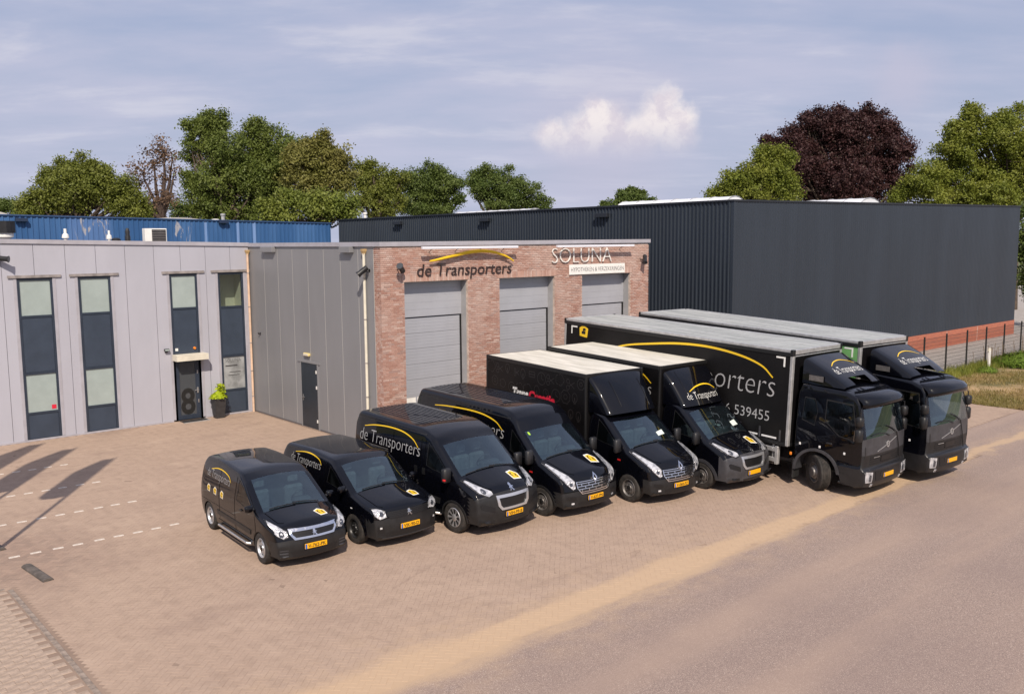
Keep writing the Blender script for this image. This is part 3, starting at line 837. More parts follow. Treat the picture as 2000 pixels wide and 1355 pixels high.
full.sort(key=lambda b: (Vector(brick_center(b)) - CAM).length if b[2] > 1.7 else 1e3)
solo = set(id(b) for b in full[:290])
bm0 = MB().box(-(BL - .01) / 2, (BL - .01) / 2, 0, .09, -(CH - .010) / 2, (CH - .010) / 2, .004)
me_k = None
inv = Vector((6, -9, 0))
for b in full[:290]:
    c = brick_center(b)
    if me_k is None:
        o = bm0.build('brick', M['brick'], bw); me_k = o.data
    else:
        o = bpy.data.objects.new('brick', me_k); col.objects.link(o); o.parent = bw
    o.location = (c[0] - 6, YB - float(abs(rng.normal(0, .0022))) + 9, c[2])
V = []; F = []; RN = []
for b in bricks:
    if id(b) in solo: continue
    j = float(abs(rng.normal(0, .0022))); o_ = len(V); e = .004
    if b[4] == 0:
        y0 = YB - j; y1 = YB + .09
        V += [(b[0], y1, b[2]), (b[1], y1, b[2]), (b[1], y1, b[3]), (b[0], y1, b[3]), (b[0] + e, y0, b[2] + e), (b[1] - e, y0, b[2] + e), (b[1] - e, y0, b[3] - e), (b[0] + e, y0, b[3] - e)]
    else:
        x0 = -j; x1 = .02
        V += [(x1, b[1], b[2]), (x1, b[0], b[2]), (x1, b[0], b[3]), (x1, b[1], b[3]), (x0, b[1] - e, b[2] + e), (x0, b[0] + e, b[2] + e), (x0, b[0] + e, b[3] - e), (x0, b[1] - e, b[3] - e)]
    for f in ((4, 5, 6, 7), (0, 1, 5, 4), (1, 2, 6, 5), (2, 3, 7, 6), (3, 0, 4, 7)): F.append(tuple(i + o_ for i in f))
    RN += [float(rng.random())] * 5
me = bpy.data.meshes.new('brickwork'); me.from_pydata([(x - 6, y + 9, z) for x, y, z in V], [], F)
at = me.attributes.new('rnd', 'FLOAT', 'FACE'); at.data.foreach_set('value', RN); me.materials.append(M['brick'])
o = bpy.data.objects.new('brickwork', me); col.objects.link(o); o.parent = bw; o['kind'] = 'stuff'

# ---- three sectional doors set back in the brick front
def section_mesh(w, h, ribs):
    mb = MB(); n = ribs; v = []; f = []
    rows = []
    for k in range(n):
        z0 = h * k / n; z1 = h * (k + 1) / n; g = .006
        rows += [(z0 + .002, .006), (z0 + g, 0), (z1 - g, 0), (z1 - .002, .006)]
    for z, y in rows: v += [(0, y, z), (w, y, z)]
    for k in range(len(rows) - 1): f.append((2 * k, 2 * k + 1, 2 * k + 3, 2 * k + 2))
    mb.add(v, f); mb.box(0, w, .007, .04, .002, h - .002)
    return mb
YD = -8.90
for k, (d0, d1) in enumerate(DOORS):
    dr = bpy.data.objects.new('sectional_door', None); col.objects.link(dr); dr.parent = wh; dr.location = (d0 - 6, YD + 9, 0)
    dr['label'] = ['sectional door under the dark lettering', 'middle sectional door', 'sectional door under the white board'][k]
    wd = d1 - d0
    mb = section_mesh(wd, 1.16, 5); o = mb.build('fixed_panel', M['rdoor'], dr); o.location = (0, 0, 4.12)
    zz_ = 0.03
    for s_ in range(8):
        h = 0.508
        if s_ == 2:
            mb = MB(); mb.box(.05, wd - .05, .05, .09, 0, .07); mb.box(.05, wd - .05, .05, .09, h - .07, h)
            for q in range(5): xx = .05 + (wd - .10 - .06) * q / 4; mb.box(xx, xx + .06, .05, .09, .07, h - .07)
            o = mb.build('door_section', M['rdoor'], dr); o.location = (0, 0, zz_)
            for q in range(4):
                xx = .05 + (wd - .16) * q / 4 + .06; g = MB().box(xx, xx + (wd - .16) / 4 - .06, .06, .07, .07, h - .07).build('pane', M['white_enamel'], o)
        else:
            mb = section_mesh(wd - .10, h - .004, 5); o = mb.build('door_section', M['rdoor'], dr); o.location = (.05, .05, zz_)
        zz_ += h
    mb = MB(); mb.box(0, .05, .03, .10, 0, 4.12); mb.box(wd - .05, wd, .03, .10, 0, 4.12); mb.box(0, wd, .03, .10, 4.10, 4.12); mb.build('seal', M['rubber'], dr)
    off(MB().box(d0 - .02, d0 + .008, YB + .10, YD, 0, ZD).box(d1 - .008, d1 + .02, YB + .10, YD, 0, ZD).box(d0, d1, YB + .10, YD, ZD - .012, ZD + .01), 'reveal', M['steel_reveal'], wh)

# ================================================================== fittings on the walls
def downpipe(x, y, z1, m, label):
    t = thing('downpipe', label, 'downpipe', (x, y, 0), 0, 'rainwater pipes on the grey walls')
    MB().tube([(0, 0, .0), (0, 0, z1)], .045, 14).build('pipe', m, t, smooth=True)
    mb = MB().lathe([(.05, z1 - .10), (.06, z1 - .06), (.10, z1 + .02), (.10, z1 + .08), (.0, z1 + .08)], 4, 'z'); o = mb.build('funnel', M['ochre'], t); o.rotation_euler = (0, 0, R(45))
    for z in (.6, 1.6, 2.7, 4.1, 5.4):
        MB().lathe([(.046, z), (.055, z), (.055, z + .03), (.046, z + .03)], 14, 'z').build('bracket', M['trim'], t)
downpipe(-.085, -.075, 6.22, M['peach'], 'weathered peach coloured downpipe in the inner corner of the grey walls')
downpipe(-.07, -8.42, 6.26, M['cream'], 'cream downpipe beside the brick corner')

def floodlight(x, y, z, n, aim, label):
    """black can spotlight on a short bracket; n = outward normal of the wall"""
    t = thing('floodlight', label, 'spotlight', (x, y, z), 0, 'black floodlights high on the walls')
    n = Vector(n); a = Vector(aim).normalized()
    c = n * .24
    MB().lathe([(0, .0), (.055, 0), (.055, .03), (0, .03)], 14, 'y' if abs(n.y) > .5 else 'x').build('wall_plate', M['black_plastic'], t)
    MB().tube([Vector((0, 0, -.02)), n * .14 + Vector((0, 0, -.03)), c], .018, 8).build('bracket', M['black_plastic'], t, smooth=True)
    MB().tube([c - a * .18, c - a * .16, c + a * .14, c + a * .20], [.06, .085, .085, .11], 18).build('housing', M['black_plastic'], t, smooth=True)
    MB().tube([c + a * .201, c + a * .206], .098, 18).build('lens', M['pane_dark'], t)
floodlight(.61, YB, 5.72, (0, -1, 0), (-.55, -.45, .38), 'black floodlight on the brick left of the dark lettering')
floodlight(12.21, YB, 5.82, (0, -1, 0), (-.5, -.45, -.75), 'black floodlight at the right end of the brick front')
floodlight(0, -8.62, 5.66, (-1, 0, 0), (-.6, .35, -.55), 'black floodlight on the grey side wall over the cream downpipe')
floodlight(-8.52, 0, 6.12, (0, -1, 0), (.75, -.5, -.1), 'black floodlight at the left edge above the first window')

t = thing('wall_lamp', 'small black lamp with white lens left of the entrance canopy', 'lamp', (-3.36, 0, 2.66))
MB().box(-.05, .05, -.06, 0, -.06, .05, .01).build('housing', M['black_plastic'], t); MB().box(-.09, .09, -.14, -.06, .0, .09, .012).build('head', M['black_plastic'], t); MB().box(-.075, .075, -.146, -.14, .015, .075).build('lens', M['frosted'], t)
t = thing('emergency_lamp', 'yellowed emergency lamp above the dark side door', 'lamp', (0, -4.45, 2.63))
MB().box(-.09, 0, -.20, .20, -.05, .06, .02).build('housing', M['yellow_lamp'], t); MB().box(-.096, -.09, -.16, .16, -.03, .04).build('diffuser', M['cream'], t)
t = thing('wall_hook', 'small black hook on the grey side wall', 'hook', (0, -.75, 3.11))
MB().box(-.02, 0, -.04, .04, -.05, .05).tube([(0, 0, 0), (-.08, 0, -.01), (-.09, 0, .05)], .02, 8).build('hook_body', M['black_plastic'], t)

# ---- lettering on the brick front
def flat_letters(parent, name, body, x0, x1, z, size, m, y, depth, bold=0.0, shear=0.0, sz=1.0):
    vs, fs = text_tris(body, size, shear, bold, 1.0, x1 - x0)
    par = list(range(len(vs)))
    def find(q):
        while par[q] != q: par[q] = par[par[q]]; q = par[q]
        return q
    for f in fs:
        for q in f[1:]: par[find(q)] = find(f[0])
    comps = {}
    for f in fs: comps.setdefault(find(f[0]), []).append(f)
    from collections import Counter
    for fl in comps.values():
        idx = sorted({q for f in fl for q in f}); mp = {q: k for k, q in enumerate(idx)}; n = len(idx)
        v3 = [(vs[q][0], 0, vs[q][1] * sz) for q in idx] + [(vs[q][0], depth, vs[q][1] * sz) for q in idx]
        fl = [tuple(mp[q] for q in f) for f in fl]; cnt = Counter()
        for f in fl:
            for k in range(len(f)): cnt[tuple(sorted((f[k], f[(k + 1) % len(f)])))] += 1
        F_ = list(fl)
        for f in fl:
            for k in range(len(f)):
                a, b = f[k], f[(k + 1) % len(f)]
                if cnt[tuple(sorted((a, b)))] == 1: F_.append((a, a + n, b + n, b))
        o = MB().add(v3, F_).build('letter', m, parent, fix=False); o.location = (x0, y, z)
sg = thing('sign_lettering', 'dark brown raised letters de Transporters with a yellow arc on brick', 'sign', (0, YB, 0))
flat_letters(sg, 'letters', 'de Transporters', 1.36, 5.36, 5.455, 0.60, M['letter'], -.045, .035, -0.004, 0.14, 0.95)
pth = []
for k in range(25):
    tt = k / 24; x = 1.78 + (5.35 - 1.78) * tt
    sx_ = tt ** (math.log(.5) / math.log(.62)); pth.append((x, -.14, 5.93 + .335 * math.sin(math.pi * sx_) ** .8 - .06 * tt))
MB().tube(pth, [.030 + .030 * math.sin(math.pi * k / 24) for k in range(25)], 8).build('arc', M['yellow'], sg, smooth=True)
mb = MB()
for k in (3, 10, 17, 22): p = pth[k]; mb.tube([p, (p[0], 0, p[2])], .012, 6)
mb.build('standoff', M['black_plastic'], sg)
sg = thing('sign_lettering', 'thin white raised letters SOLUNA on the brick front', 'sign', (0, YB, 0))
flat_letters(sg, 'letters', 'SOLUNA', 7.30, 10.46, 5.74, 0.80, M['white_enamel'], -.07, .04, -0.020, 0, 1.02)
bd = thing('sign_board', 'white board with thin grey lettering under the white letters', 'sign', (0, YB, 0))
MB().box(8.19, 11.24, -.05, -.015, 5.30, 5.675, .004).build('board', M['white_enamel'], bd)
flat_letters(bd, 'letters', 'HYPOTHEKEN & VERZEKERINGEN', 8.27, 11.17, 5.41, .225, pm('grey_letter', (.12, .12, .13), .5), -.054, .004, -.002)
for x0, x1, lab in ((1.36, 5.40, 'long white sign lamp on arms above the dark lettering'), (7.30, 11.45, 'long white sign lamp on arms above the white letters')):
    t = thing('sign_lamp', lab, 'lamp', (x0, YB, 6.36), 0, 'long sign lamps on the brick front')
    L = x1 - x0
    MB().box(0, L, -.36, -.26, -.045, .035, .008).build('housing', M['sign_light'], t)
    mb = MB()
    for q in (.12, .38, .62, .88): mb.tube([(L * q, 0, -.16), (L * q, -.14, -.06), (L * q, -.30, -.03)], .010, 6)
    mb.build('arm', M['black_plastic'], t)

# ---- planter and mat at the entrance
t = thing('planter', 'tall tapered anthracite planter with lime green shrub by the entrance', 'planter', (-1.62, -.36, 0))
mb = MB(); a, b = .155, .225
mb.add([(-a, -a, 0), (a, -a, 0), (a, a, 0), (-a, a, 0), (-b, -b, .78), (b, -b, .78), (b, b, .78), (-b, b, .78), (-b + .03, -b + .03, .78), (b - .03, -b + .03, .78), (b - .03, b - .03, .78), (-b + .03, b - .03, .78), (-b + .03, -b + .03, .70), (b - .03, -b + .03, .70), (b - .03, b - .03, .70), (-b + .03, b - .03, .70)],
       [(0, 3, 2, 1), (0, 1, 5, 4), (1, 2, 6, 5), (2, 3, 7, 6), (3, 0, 4, 7), (4, 5, 9, 8), (5, 6, 10, 9), (6, 7, 11, 10), (7, 4, 8, 11), (8, 9, 13, 12), (9, 10, 14, 13), (10, 11, 15, 14), (11, 8, 12, 15)])
mb.build('pot', M['planter'], t); MB().box(-b + .03, b - .03, -b + .03, b - .03, .68, .71).build('soil', M['soil'], t)
t = thing('door_mat', 'dark door mat with a pale edge in front of the entrance', 'mat', (-2.55, -.33, 0))
MB().box(-.46, .46, -.22, .26, 0, .016).build('mat_surface', M['mat_rubber'], t); MB().box(-.5, .5, -.27, -.22, 0, .022).box(.46, .5, -.22, .26, 0, .022).build('edge_strip', M['alu'], t)

# ---- things on the flat roof of the office
t = thing('air_conditioner', 'white air conditioner with dark grille on the roof', 'air conditioner', (-2.47, 3.0, 6.42))
MB().box(-.42, .42, -.16, .16, .05, .74, .012).build('casing', M['white_enamel'], t); MB().box(-.16, .38, -.172, -.16, .09, .70).build('grille', M['black_plastic'], t)
mb = MB()
for k in range(9): mb.box(-.16, .38, -.18, -.172, .11 + k * .065, .125 + k * .065)
mb.build('slat', M['trim'], t); MB().box(-.4, -.3, -.18, .18, 0, .05).box(.3, .4, -.18, .18, 0, .05).build('foot', M['rubber'], t)
def vent(x, y, prof, m, label, capm=None):
    t = thing('roof_vent', label, 'vent', (x, y, 6.42), 0, 'vents on the office roof')
    MB().lathe(prof, 14, 'z').build('vent_pipe', m, t, smooth=True)
    return t
vent(-5.72, 3, [(.07, 0), (.07, .36), (.13, .38), (.11, .50), (.055, .55), (.05, .72), (0, .72)], M['white_enamel'], 'bright metal roof vent with a conical cap, farthest left of two')
vent(-4.18, 3, [(.06, 0), (.06, .32), (.10, .34), (.09, .46), (.045, .50), (.04, .66), (0, .66)], M['white_enamel'], 'bright metal roof vent with a conical cap, nearer the air conditioner')
vent(-3.50, 3, [(.10, 0), (.10, .42), (.08, .50), (.09, .62), (.05, .74), (0, .76)], M['black_plastic'], 'dark bell shaped roof vent left of the air conditioner')
vent(-3.93, 3, [(.16, 0), (.16, .33), (.10, .38), (0, .38)], M['black_plastic'], 'low black roof outlet between the vents')
t = vent(-7.72, 3, [(.16, 0), (.16, .36), (.30, .42), (.30, .56), (.0, .56)], M['white_enamel'], 'large white roof fan with a black hood at the left edge')
MB().lathe([(.36, .56), (.36, .98), (0, .98)], 16, 'z').build('hood', M['black_plastic'], t)

# ================================================================== dark hall on the right
def corrugated(x0, y0, x1, y1, zf0, zf1, zb, pitch, depth, nrm, top=.5):
    """trapezoid sheet from (x0,y0) to (x1,y1); heights zf0..zf1 at the ends; nrm points outwards"""
    L = math.hypot(x1 - x0, y1 - y0); n = int(L / pitch); mb = MB()
    pts = []
    for k in range(n):
        for f_, dd in ((0, 0), (.5 - top / 2 + .0, 0), (.5 - top / 2 + .12, 1), (.5 + top / 2 - .12 + .12, 1), (.5 + top / 2 + .12, 0)):
            pts.append(((k + f_) / n, dd))
    pts.append((1, 0))
    v = []
    for t_, dd in pts:
        x = x0 + (x1 - x0) * t_ + nrm[0] * depth * dd; y = y0 + (y1 - y0) * t_ + nrm[1] * depth * dd
        v += [(x, y, zb), (x, y, zf0 + (zf1 - zf0) * t_)]
    mb.add(v, [(2 * k, 2 * k + 2, 2 * k + 3, 2 * k + 1) for k in range(len(pts) - 1)])
    return mb
HX0, HX1, HY0, HY1 = 18.2, 51.1, -9.45, 24.2
hall = thing('industrial_hall', 'large anthracite corrugated hall with an orange brick plinth', 'building', (30, 0, 0))
zl, zr = 8.22, 8.62
off(corrugated(HX0, HY1, HX0, HY0 + .12, zl - .05, zl, 0, .215, .05, (-1, 0), .38), 'side_cladding', M['hall'], hall)
off(corrugated(HX0 + .12, HY0, HX1, HY0, zl, zr, .95, .21, .010, (0, -1), .5), 'front_cladding', M['hall'], hall)
off(MB().box(HX0 - .02, HX0 + .13, HY0 - .03, HY0 + .13, 0.9, zl), 'corner_trim', M['hall'], hall)
mb = MB()
mb.add([(HX0 - .06, HY0 - .06, zl), (HX1 + .05, HY0 - .06, zr), (HX1 + .05, HY0 + .2, zr), (HX0 - .06, HY0 + .2, zl), (HX0 - .06, HY0 - .06, zl + .08), (HX1 + .05, HY0 - .06, zr + .08), (HX1 + .05, HY0 + .2, zr + .08), (HX0 - .06, HY0 + .2, zl + .08)],
       [(0, 3, 2, 1), (4, 5, 6, 7), (0, 1, 5, 4), (1, 2, 6, 5), (2, 3, 7, 6), (3, 0, 4, 7)])
mb.add([(HX0 - .10, HY0 + .2, zl), (HX0 + .2, HY0 + .2, zl), (HX0 + .2, HY1, zl - .05), (HX0 - .10, HY1, zl - .05), (HX0 - .10, HY0 + .2, zl + .08), (HX0 + .2, HY0 + .2, zl + .08), (HX0 + .2, HY1, zl + .03), (HX0 - .10, HY1, zl + .03)],
       [(0, 3, 2, 1), (4, 5, 6, 7), (0, 1, 5, 4), (1, 2, 6, 5), (2, 3, 7, 6), (3, 0, 4, 7)])
off(mb, 'roof_edge', M['hall_dark'], hall)
off(MB().box(HX0 + .1, HX1 - .03, HY0 + .1, HY1, 0.96, 8.1), 'hall_core', M['hall_dark'], hall)
off(MB().box(HX0 + .03, HX1 - .02, HY0 - .03, HY0 + .12, 0, .95).box(HX0 + .03, HX0 + .12, HY0 + .12, HY1, 0, .95).box(HX1 - .1, HX1 - .02, HY0 + .12, HY1, 0, .95), 'brick_plinth', M['red_plinth'], hall)
off(MB().box(40.4, 40.44, HY0 - .035, HY0 - .03, 0, .95).box(44.9, 44.94, HY0 - .035, HY0 - .03, 0, .95), 'expansion_joint', M['mortar'], hall)
for y in (16.4, 7.5, -1.75): off(MB().box(HX0 - .30, HX0 - .08, y - .42, y + .42, 7.72, 7.92, .01), 'overflow_box', M['hall_dark'], hall)
def vault(x0, x1, y0, y1, zb, h, name, parent):
    n = 10; mb = MB(); v = []
    for yy in (y0, y1):
        for k in range(n + 1):
            a = math.pi * k / n; v.append(((x0 + x1) / 2 - (x1 - x0) / 2 * math.cos(a), yy, zb + h * math.sin(a)))
    f = [(k, k + 1, n + 2 + k, n + 1 + k) for k in range(n)] + [tuple(range(n + 1)), tuple(range(2 * n + 1, n, -1))]
    mb.add(v, f); o = off(mb, name, M['skylight'], parent, smooth=True)
    c = int((y1 - y0) / 1.2)
    for q in range(c + 1):
        mb = MB()
        yy = y0 + (y1 - y0) * q / c
        pth = [((x0 + x1) / 2 - (x1 - x0) / 2 * math.cos(math.pi * k / n), yy, zb + (h + .01) * math.sin(math.pi * k / n)) for k in range(n + 1)]
        mb.tube(pth, .03, 4); off(mb, 'glazing_bar', M['alu'], o)
vault(27.6, 29.6, 14.6, 23.2, 8.1, .80, 'skylight', hall)
vault(25.9, 28.1, -3.4, 4.6, 8.1, .84, 'skylight', hall)
vault(34.8, 37.9, -6.4, 12.0, 8.1, .86, 'skylight', hall)
t = thing('flue_pipe', 'white flue pipe standing on the anthracite roof near its far end', 'flue', (19.0, 21.9, 8.1))
MB().lathe([(.10, 0), (.10, .42), (.15, .46), (.15, .58), (0, .60)], 12, 'z').build('flue', M['white_enamel'], t, smooth=True)

# ================================================================== blue hall behind
def blue_mat():
    m = bpy.data.materials.new('faded_blue_cladding'); m.use_nodes = True
    t = NT(m.node_tree); b = t.n['Principled BSDF']; b.inputs['Roughness'].default_value = 0.5
    geo = t.node('ShaderNodeNewGeometry'); pos = geo.outputs['Position']; sp = t.node('ShaderNodeSeparateXYZ'); t.link(pos, sp.inputs[0])
    big = t.noise(t.mapping(pos, scale=(1, 1, .12)), 0.7, 4, 0.6)
    c = t.mix(t.ramp(big, .35, .7), (0.026, 0.090, 0.235), (0.055, 0.140, 0.320))
    pale = t.math('MULTIPLY', t.ramp(sp.outputs[0], .2, .5), t.ramp(sp.outputs[0], 3.0, 2.5))
    c = t.mix(t.math('MULTIPLY', pale, .35), c, (0.17, 0.28, 0.56))
    # paint peeled off in vertical flakes
    pn = t.noise(t.mapping(pos, scale=(1.6, 1, .55)), 1.0, 6, 0.68, .6)
    zone = t.math('MAXIMUM', t.math('MULTIPLY', t.ramp(sp.outputs[0], .6, 1.0), t.ramp(sp.outputs[0], 3.3, 2.8)), t.math('MULTIPLY', t.ramp(sp.outputs[0], 6.4, 6.7), t.ramp(sp.outputs[0], 7.9, 7.4)))
    c = t.mix(t.math('MULTIPLY', zone, t.ramp(pn, .56, .60)), c, (0.34, 0.34, 0.38))
    for xx, ww in ((8.7, .10), (10.95, .10), (12.1, .10)):
        s_ = t.math('LESS_THAN', t.math('ABSOLUTE', t.math('SUBTRACT', sp.outputs[0], xx)), ww)
        c = t.mix(t.math('MULTIPLY', s_, .7), c, (0.22, 0.34, 0.60))
    t.link(c, b.inputs['Base Color']); return m
M['blue'] = blue_mat()
blue = thing('blue_hall', 'low blue corrugated hall with peeling paint behind the office', 'building', (0, 25, 0))
off(corrugated(-45, 25, 18.0, 25, 8.86, 7.95, 0, .30, .05, (0, -1), .4), 'cladding', M['blue'], blue)
mb = MB(); mb.add([(-45, 24.9, 8.86), (18.05, 24.9, 7.95), (18.05, 25.2, 7.95), (-45, 25.2, 8.86), (-45, 24.9, 8.94), (18.05, 24.9, 8.03), (18.05, 25.2, 8.03), (-45, 25.2, 8.94)], [(0, 3, 2, 1), (4, 5, 6, 7), (0, 1, 5, 4), (1, 2, 6, 5), (2, 3, 7, 6), (3, 0, 4, 7)])
off(mb, 'roof_edge', pm('dark_blue_flashing', (.03, .07, .17), .5), blue)
off(MB().box(-45, 18, 25.06, 38, 0, 7.7), 'hall_core', M['hall_dark'], blue)
for x in (-2.2, 9.87): off(MB().box(x - .32, x + .32, 24.66, 24.9, 7.92, 8.12, .01), 'overflow_box', pm('navy_box', (.015, .03, .07), .5), blue)
t = thing('flue_pipe', 'pale flue pipe above the blue roof edge', 'flue', (10.55, 26.4, 7.9))
MB().lathe([(.13, 0), (.13, .55), (.17, .58), (.17, .70), (0, .72)], 12, 'z').build('flue', M['alu'], t, smooth=True)
t = thing('roof_ventilator', 'low white ventilator beside the pale flue pipe', 'vent', (10.0, 26.4, 7.9))
MB().lathe([(.3, 0), (.3, .25), (.22, .33), (0, .35)], 14, 'z').build('ventilator_body', M['white_enamel'], t, smooth=True)
for (x0, x1, zt, lab) in ((9.4, 15.8, 8.72, 'pale vaulted roof showing above the blue wall'), (-8.0, .5, 9.25, 'pale vaulted roof at the left edge above the blue wall')):
    t = thing('distant_roof', lab, 'roof', ((x0 + x1) / 2, 46, 0))
    n = 12; v = []
    for yy in (-6, 6):
        for k in range(n + 1): a = math.pi * k / n; v.append((-(x1 - x0) / 2 * math.cos(a), yy, zt - .55 + .55 * math.sin(a)))
    MB().add(v, [(k, k + 1, n + 2 + k, n + 1 + k) for k in range(n)] + [tuple(range(n + 1)), tuple(range(2 * n + 1, n, -1))]).build('roof_shell', pm('pale_roofing', (.55, .53, .50), .6), t)
    MB().box(-(x1 - x0) / 2, (x1 - x0) / 2, -6, 6, 0, zt - .55).build('wall', M['concrete'], t)

# ================================================================== fence, marker post, flag poles
fence = thing('mesh_fence', 'dark wire mesh fence with thin posts along the grass verge', 'fence', (21.7, -14.35, 0))
post = MB().box(-.035, .035, -.03, .03, 0, 1.98, .006)
wires = MB()
for k in range(11): z = .08 + k * .178; wires.tube([(.02, 0, z), (2.36, 0, z)], .0065, 4)
vw = MB()
for k in range(46): x = .06 + k * .05; vw.add([(x - .0018, -.002, .06), (x + .0018, -.002, .06), (x, .002, .06), (x - .0018, -.002, 1.88), (x + .0018, -.002, 1.88), (x, .002, 1.88)], [(0, 1, 4, 3), (1, 2, 5, 4), (2, 0, 3, 5)])
M['fence'] = pm('dark_green_fence', (.016, .017, .017), .5)
me1 = me2 = me3 = None
for k in range(20):
    if me1 is None:
        a = post.build('post', M['fence'], fence); b = wires.build('wire_panel', M['fence'], fence); c = vw.build('vertical_wires', M['fence'], fence); me1, me2, me3 = a.data, b.data, c.data
    else:
        a, b, c = [bpy.data.objects.new(n_, m_) for n_, m_ in (('post', me1), ('wire_panel', me2), ('vertical_wires', me3))]
        for o in (a, b, c): col.objects.link(o); o.parent = fence
    for o in (a, b, c): o.location = (k * 2.38, 0, 0)
t = thing('marker_post', 'leaning white marker post with a flat head by the fence', 'post', (32.4, -15.0, 0))
t.rotation_euler = (R(-4), R(7), 0)
MB().box(-.06, .06, -.05, .05, 0, .88, .01).build('shaft', M['white_enamel'], t); MB().box(-.16, .16, -.03, .03, .84, 1.02, .01).build('head', M['cream'], t)

tip_len = lambda h: h / math.tan(SUN_EL)
for k, (tx, ty, h, w0, drop, lab) in enumerate([(-6.66, -4.35, 9.9, .68, 3.9, 'white flag pole with a hanging black banner, nearest the road'), (-7.15, -2.05, 10.2, .82, 4.7, 'white flag pole with a hanging black banner, middle of three'), (-7.75, -.55, 10.4, .82, 4.4, 'white flag pole with a hanging black banner, nearest the office')]):
    bx_, by_ = tx - SUN_AZ.x * tip_len(h), ty - SUN_AZ.y * tip_len(h)
    t = thing('flag_pole', lab, 'flag pole', (bx_, by_, 0), 0, 'flag poles left of the yard')
    MB().tube([(0, 0, 0), (0, 0, h)], [.065, .04], 10).build('pole', M['pole'], t, smooth=True)
    n = 12; v = []; f = []
    for i in range(n + 1):
        q = i / n; z = h - .1 - drop * q; ww = w0 * min(1, .35 + q * 2.2) * (1 if q < .93 else .75)
        v += [(-.05, 0, z), (-.05 - ww * .5, .04 + .06 * math.sin(q * 5), z - .03), (-.05 - ww, .12, z - .06)]
        if i: a = 3 * i; f += [(a - 3, a - 2, a + 1, a), (a - 2, a - 1, a + 2, a + 1)]
    MB().add(v, f).build('banner', M['flag'], t, fix=False)

# ================================================================== vehicles
def paint_mat(name, c):
    m = bpy.data.materials.new(name); m.use_nodes = True
    t = NT(m.node_tree); b = t.n['Principled BSDF']
    tcn = t.node('ShaderNodeTexCoord')
    n = t.noise(tcn.outputs['Object'], 1.7, 6, 0.65); f = t.noise(tcn.outputs['Object'], 3.0, 3, 0.5)
    t.link(t.mix(t.ramp(n, .5, .85, 0, .06), c, (0.030, 0.026, 0.026)), b.inputs['Base Color'])
    b.inputs['Roughness'].default_value = .35; b.inputs['Specular IOR Level'].default_value = .04
    b.inputs['Coat Weight'].default_value = 0.85; t.link(t.ramp(n, .3, .8, .015, .06), b.inputs['Coat Roughness'])
    bn = t.node('ShaderNodeBump'); bn.inputs['Strength'].default_value = .02; bn.inputs['Distance'].default_value = .02; t.link(f, bn.inputs['Height']); t.link(bn.outputs[0], b.inputs['Coat Normal'])
    return m
M['paint'] = paint_mat('black_car_paint', (0.0016, 0.0018, 0.0036))
M['bumper'] = pm('charcoal_bumper_plastic', (0.013, 0.013, 0.014), 0.45, 0, 0.25, 6, 0.04, 300)
M['bumper_grey'] = pm('grey_bumper_plastic', (0.044, 0.044, 0.050), 0.40, 0, 0.2, 5, 0.04, 300)
M['dark_in'] = pm('cab_interior', (0.030, 0.031, 0.033), 0.8, 0, 0.3, 4)
M['seat'] = pm('seat_fabric', (0.085, 0.085, 0.09), 0.95, 0, 0.25, 12)
M['grille'] = pm('black_grille', (0.008, 0.008, 0.009), 0.4)
M['tyre'] = pm('tyre_rubber', (0.020, 0.019, 0.018), 0.82, 0, 0.35, 7, 0.15, 120, c2=(0.042, 0.036, 0.032))
M['rim_silver'] = pm('silver_wheel', (0.52, 0.52, 0.53), 0.34, 0.7, 0.12, 9)
M['rim_dark'] = pm('black_wheel', (0.018, 0.018, 0.019), 0.4, 0.2, 0.2, 9)
M['rim_steel'] = pm('dusty_steel_wheel', (0.16, 0.15, 0.145), 0.5, 0.5, 0.2, 9)
M['plate'] = pm('yellow_number_plate', (0.80, 0.40, 0.005), 0.35)
M['plate_blue'] = pm('blue_plate_strip', (0.02, 0.12, 0.42), 0.35)
M['paper'] = pm('pale_paper', (0.62, 0.70, 0.66), 0.7)
M['box_black'] = pm('black_box_panel', (0.0045, 0.0040, 0.0046), 0.42, 0, 0.3, 2, 0.02, 40, spec=.25)
M['curtain'] = pm('black_curtain', (0.0055, 0.005, 0.0055), 0.5, 0, 0.3, 1.2, 0.10, 3, spec=.25)
M['curtain_green'] = pm('green_curtain', (0.14, 0.34, 0.12), 0.55, 0, 0.15, 1.2)
M['roof_cream'] = pm('cream_box_roof', (0.60, 0.575, 0.49), 0.55, 0, 0.13, 2.2, 0.03, 60, c2=(0.74, 0.71, 0.63), stretch=(.35, 2.2, 1))
M['roof_grey'] = pm('translucent_box_roof', (0.31, 0.33, 0.32), 0.5, 0, 0.12, 1.6, 0.03, 60, c2=(0.44, 0.455, 0.44), stretch=(.35, 2.2, 1))
M['tape'] = pm('reflective_tape', (0.72, 0.72, 0.72), 0.4)
def lamp_mat():
    m = bpy.data.materials.new('headlamp_reflector'); m.use_nodes = True
    t = NT(m.node_tree); b = t.n['Principled BSDF']
    tcn = t.node('ShaderNodeTexCoord')
    n = t.noise(tcn.outputs['Object'], 9, 3, .5)
    t.link(t.mix(t.ramp(n, .38, .62), (.40, .41, .44), (.74, .75, .78)), b.inputs['Base Color'])
    b.inputs['Metallic'].default_value = .35; b.inputs['Roughness'].default_value = .22; b.inputs['Coat Weight'].default_value = 1; b.inputs['Coat Roughness'].default_value = .02
    wv_ = t.node('ShaderNodeTexWave'); t.link(tcn.outputs['Object'], wv_.inputs[0]); wv_.inputs['Scale'].default_value = 14
    bn = t.node('ShaderNodeBump'); bn.inputs['Strength'].default_value = .5; bn.inputs['Distance'].default_value = .02; t.link(wv_.outputs[1], bn.inputs['Height']); t.link(bn.outputs[0], b.inputs['Normal'])
    return m
M['lamp'] = lamp_mat()

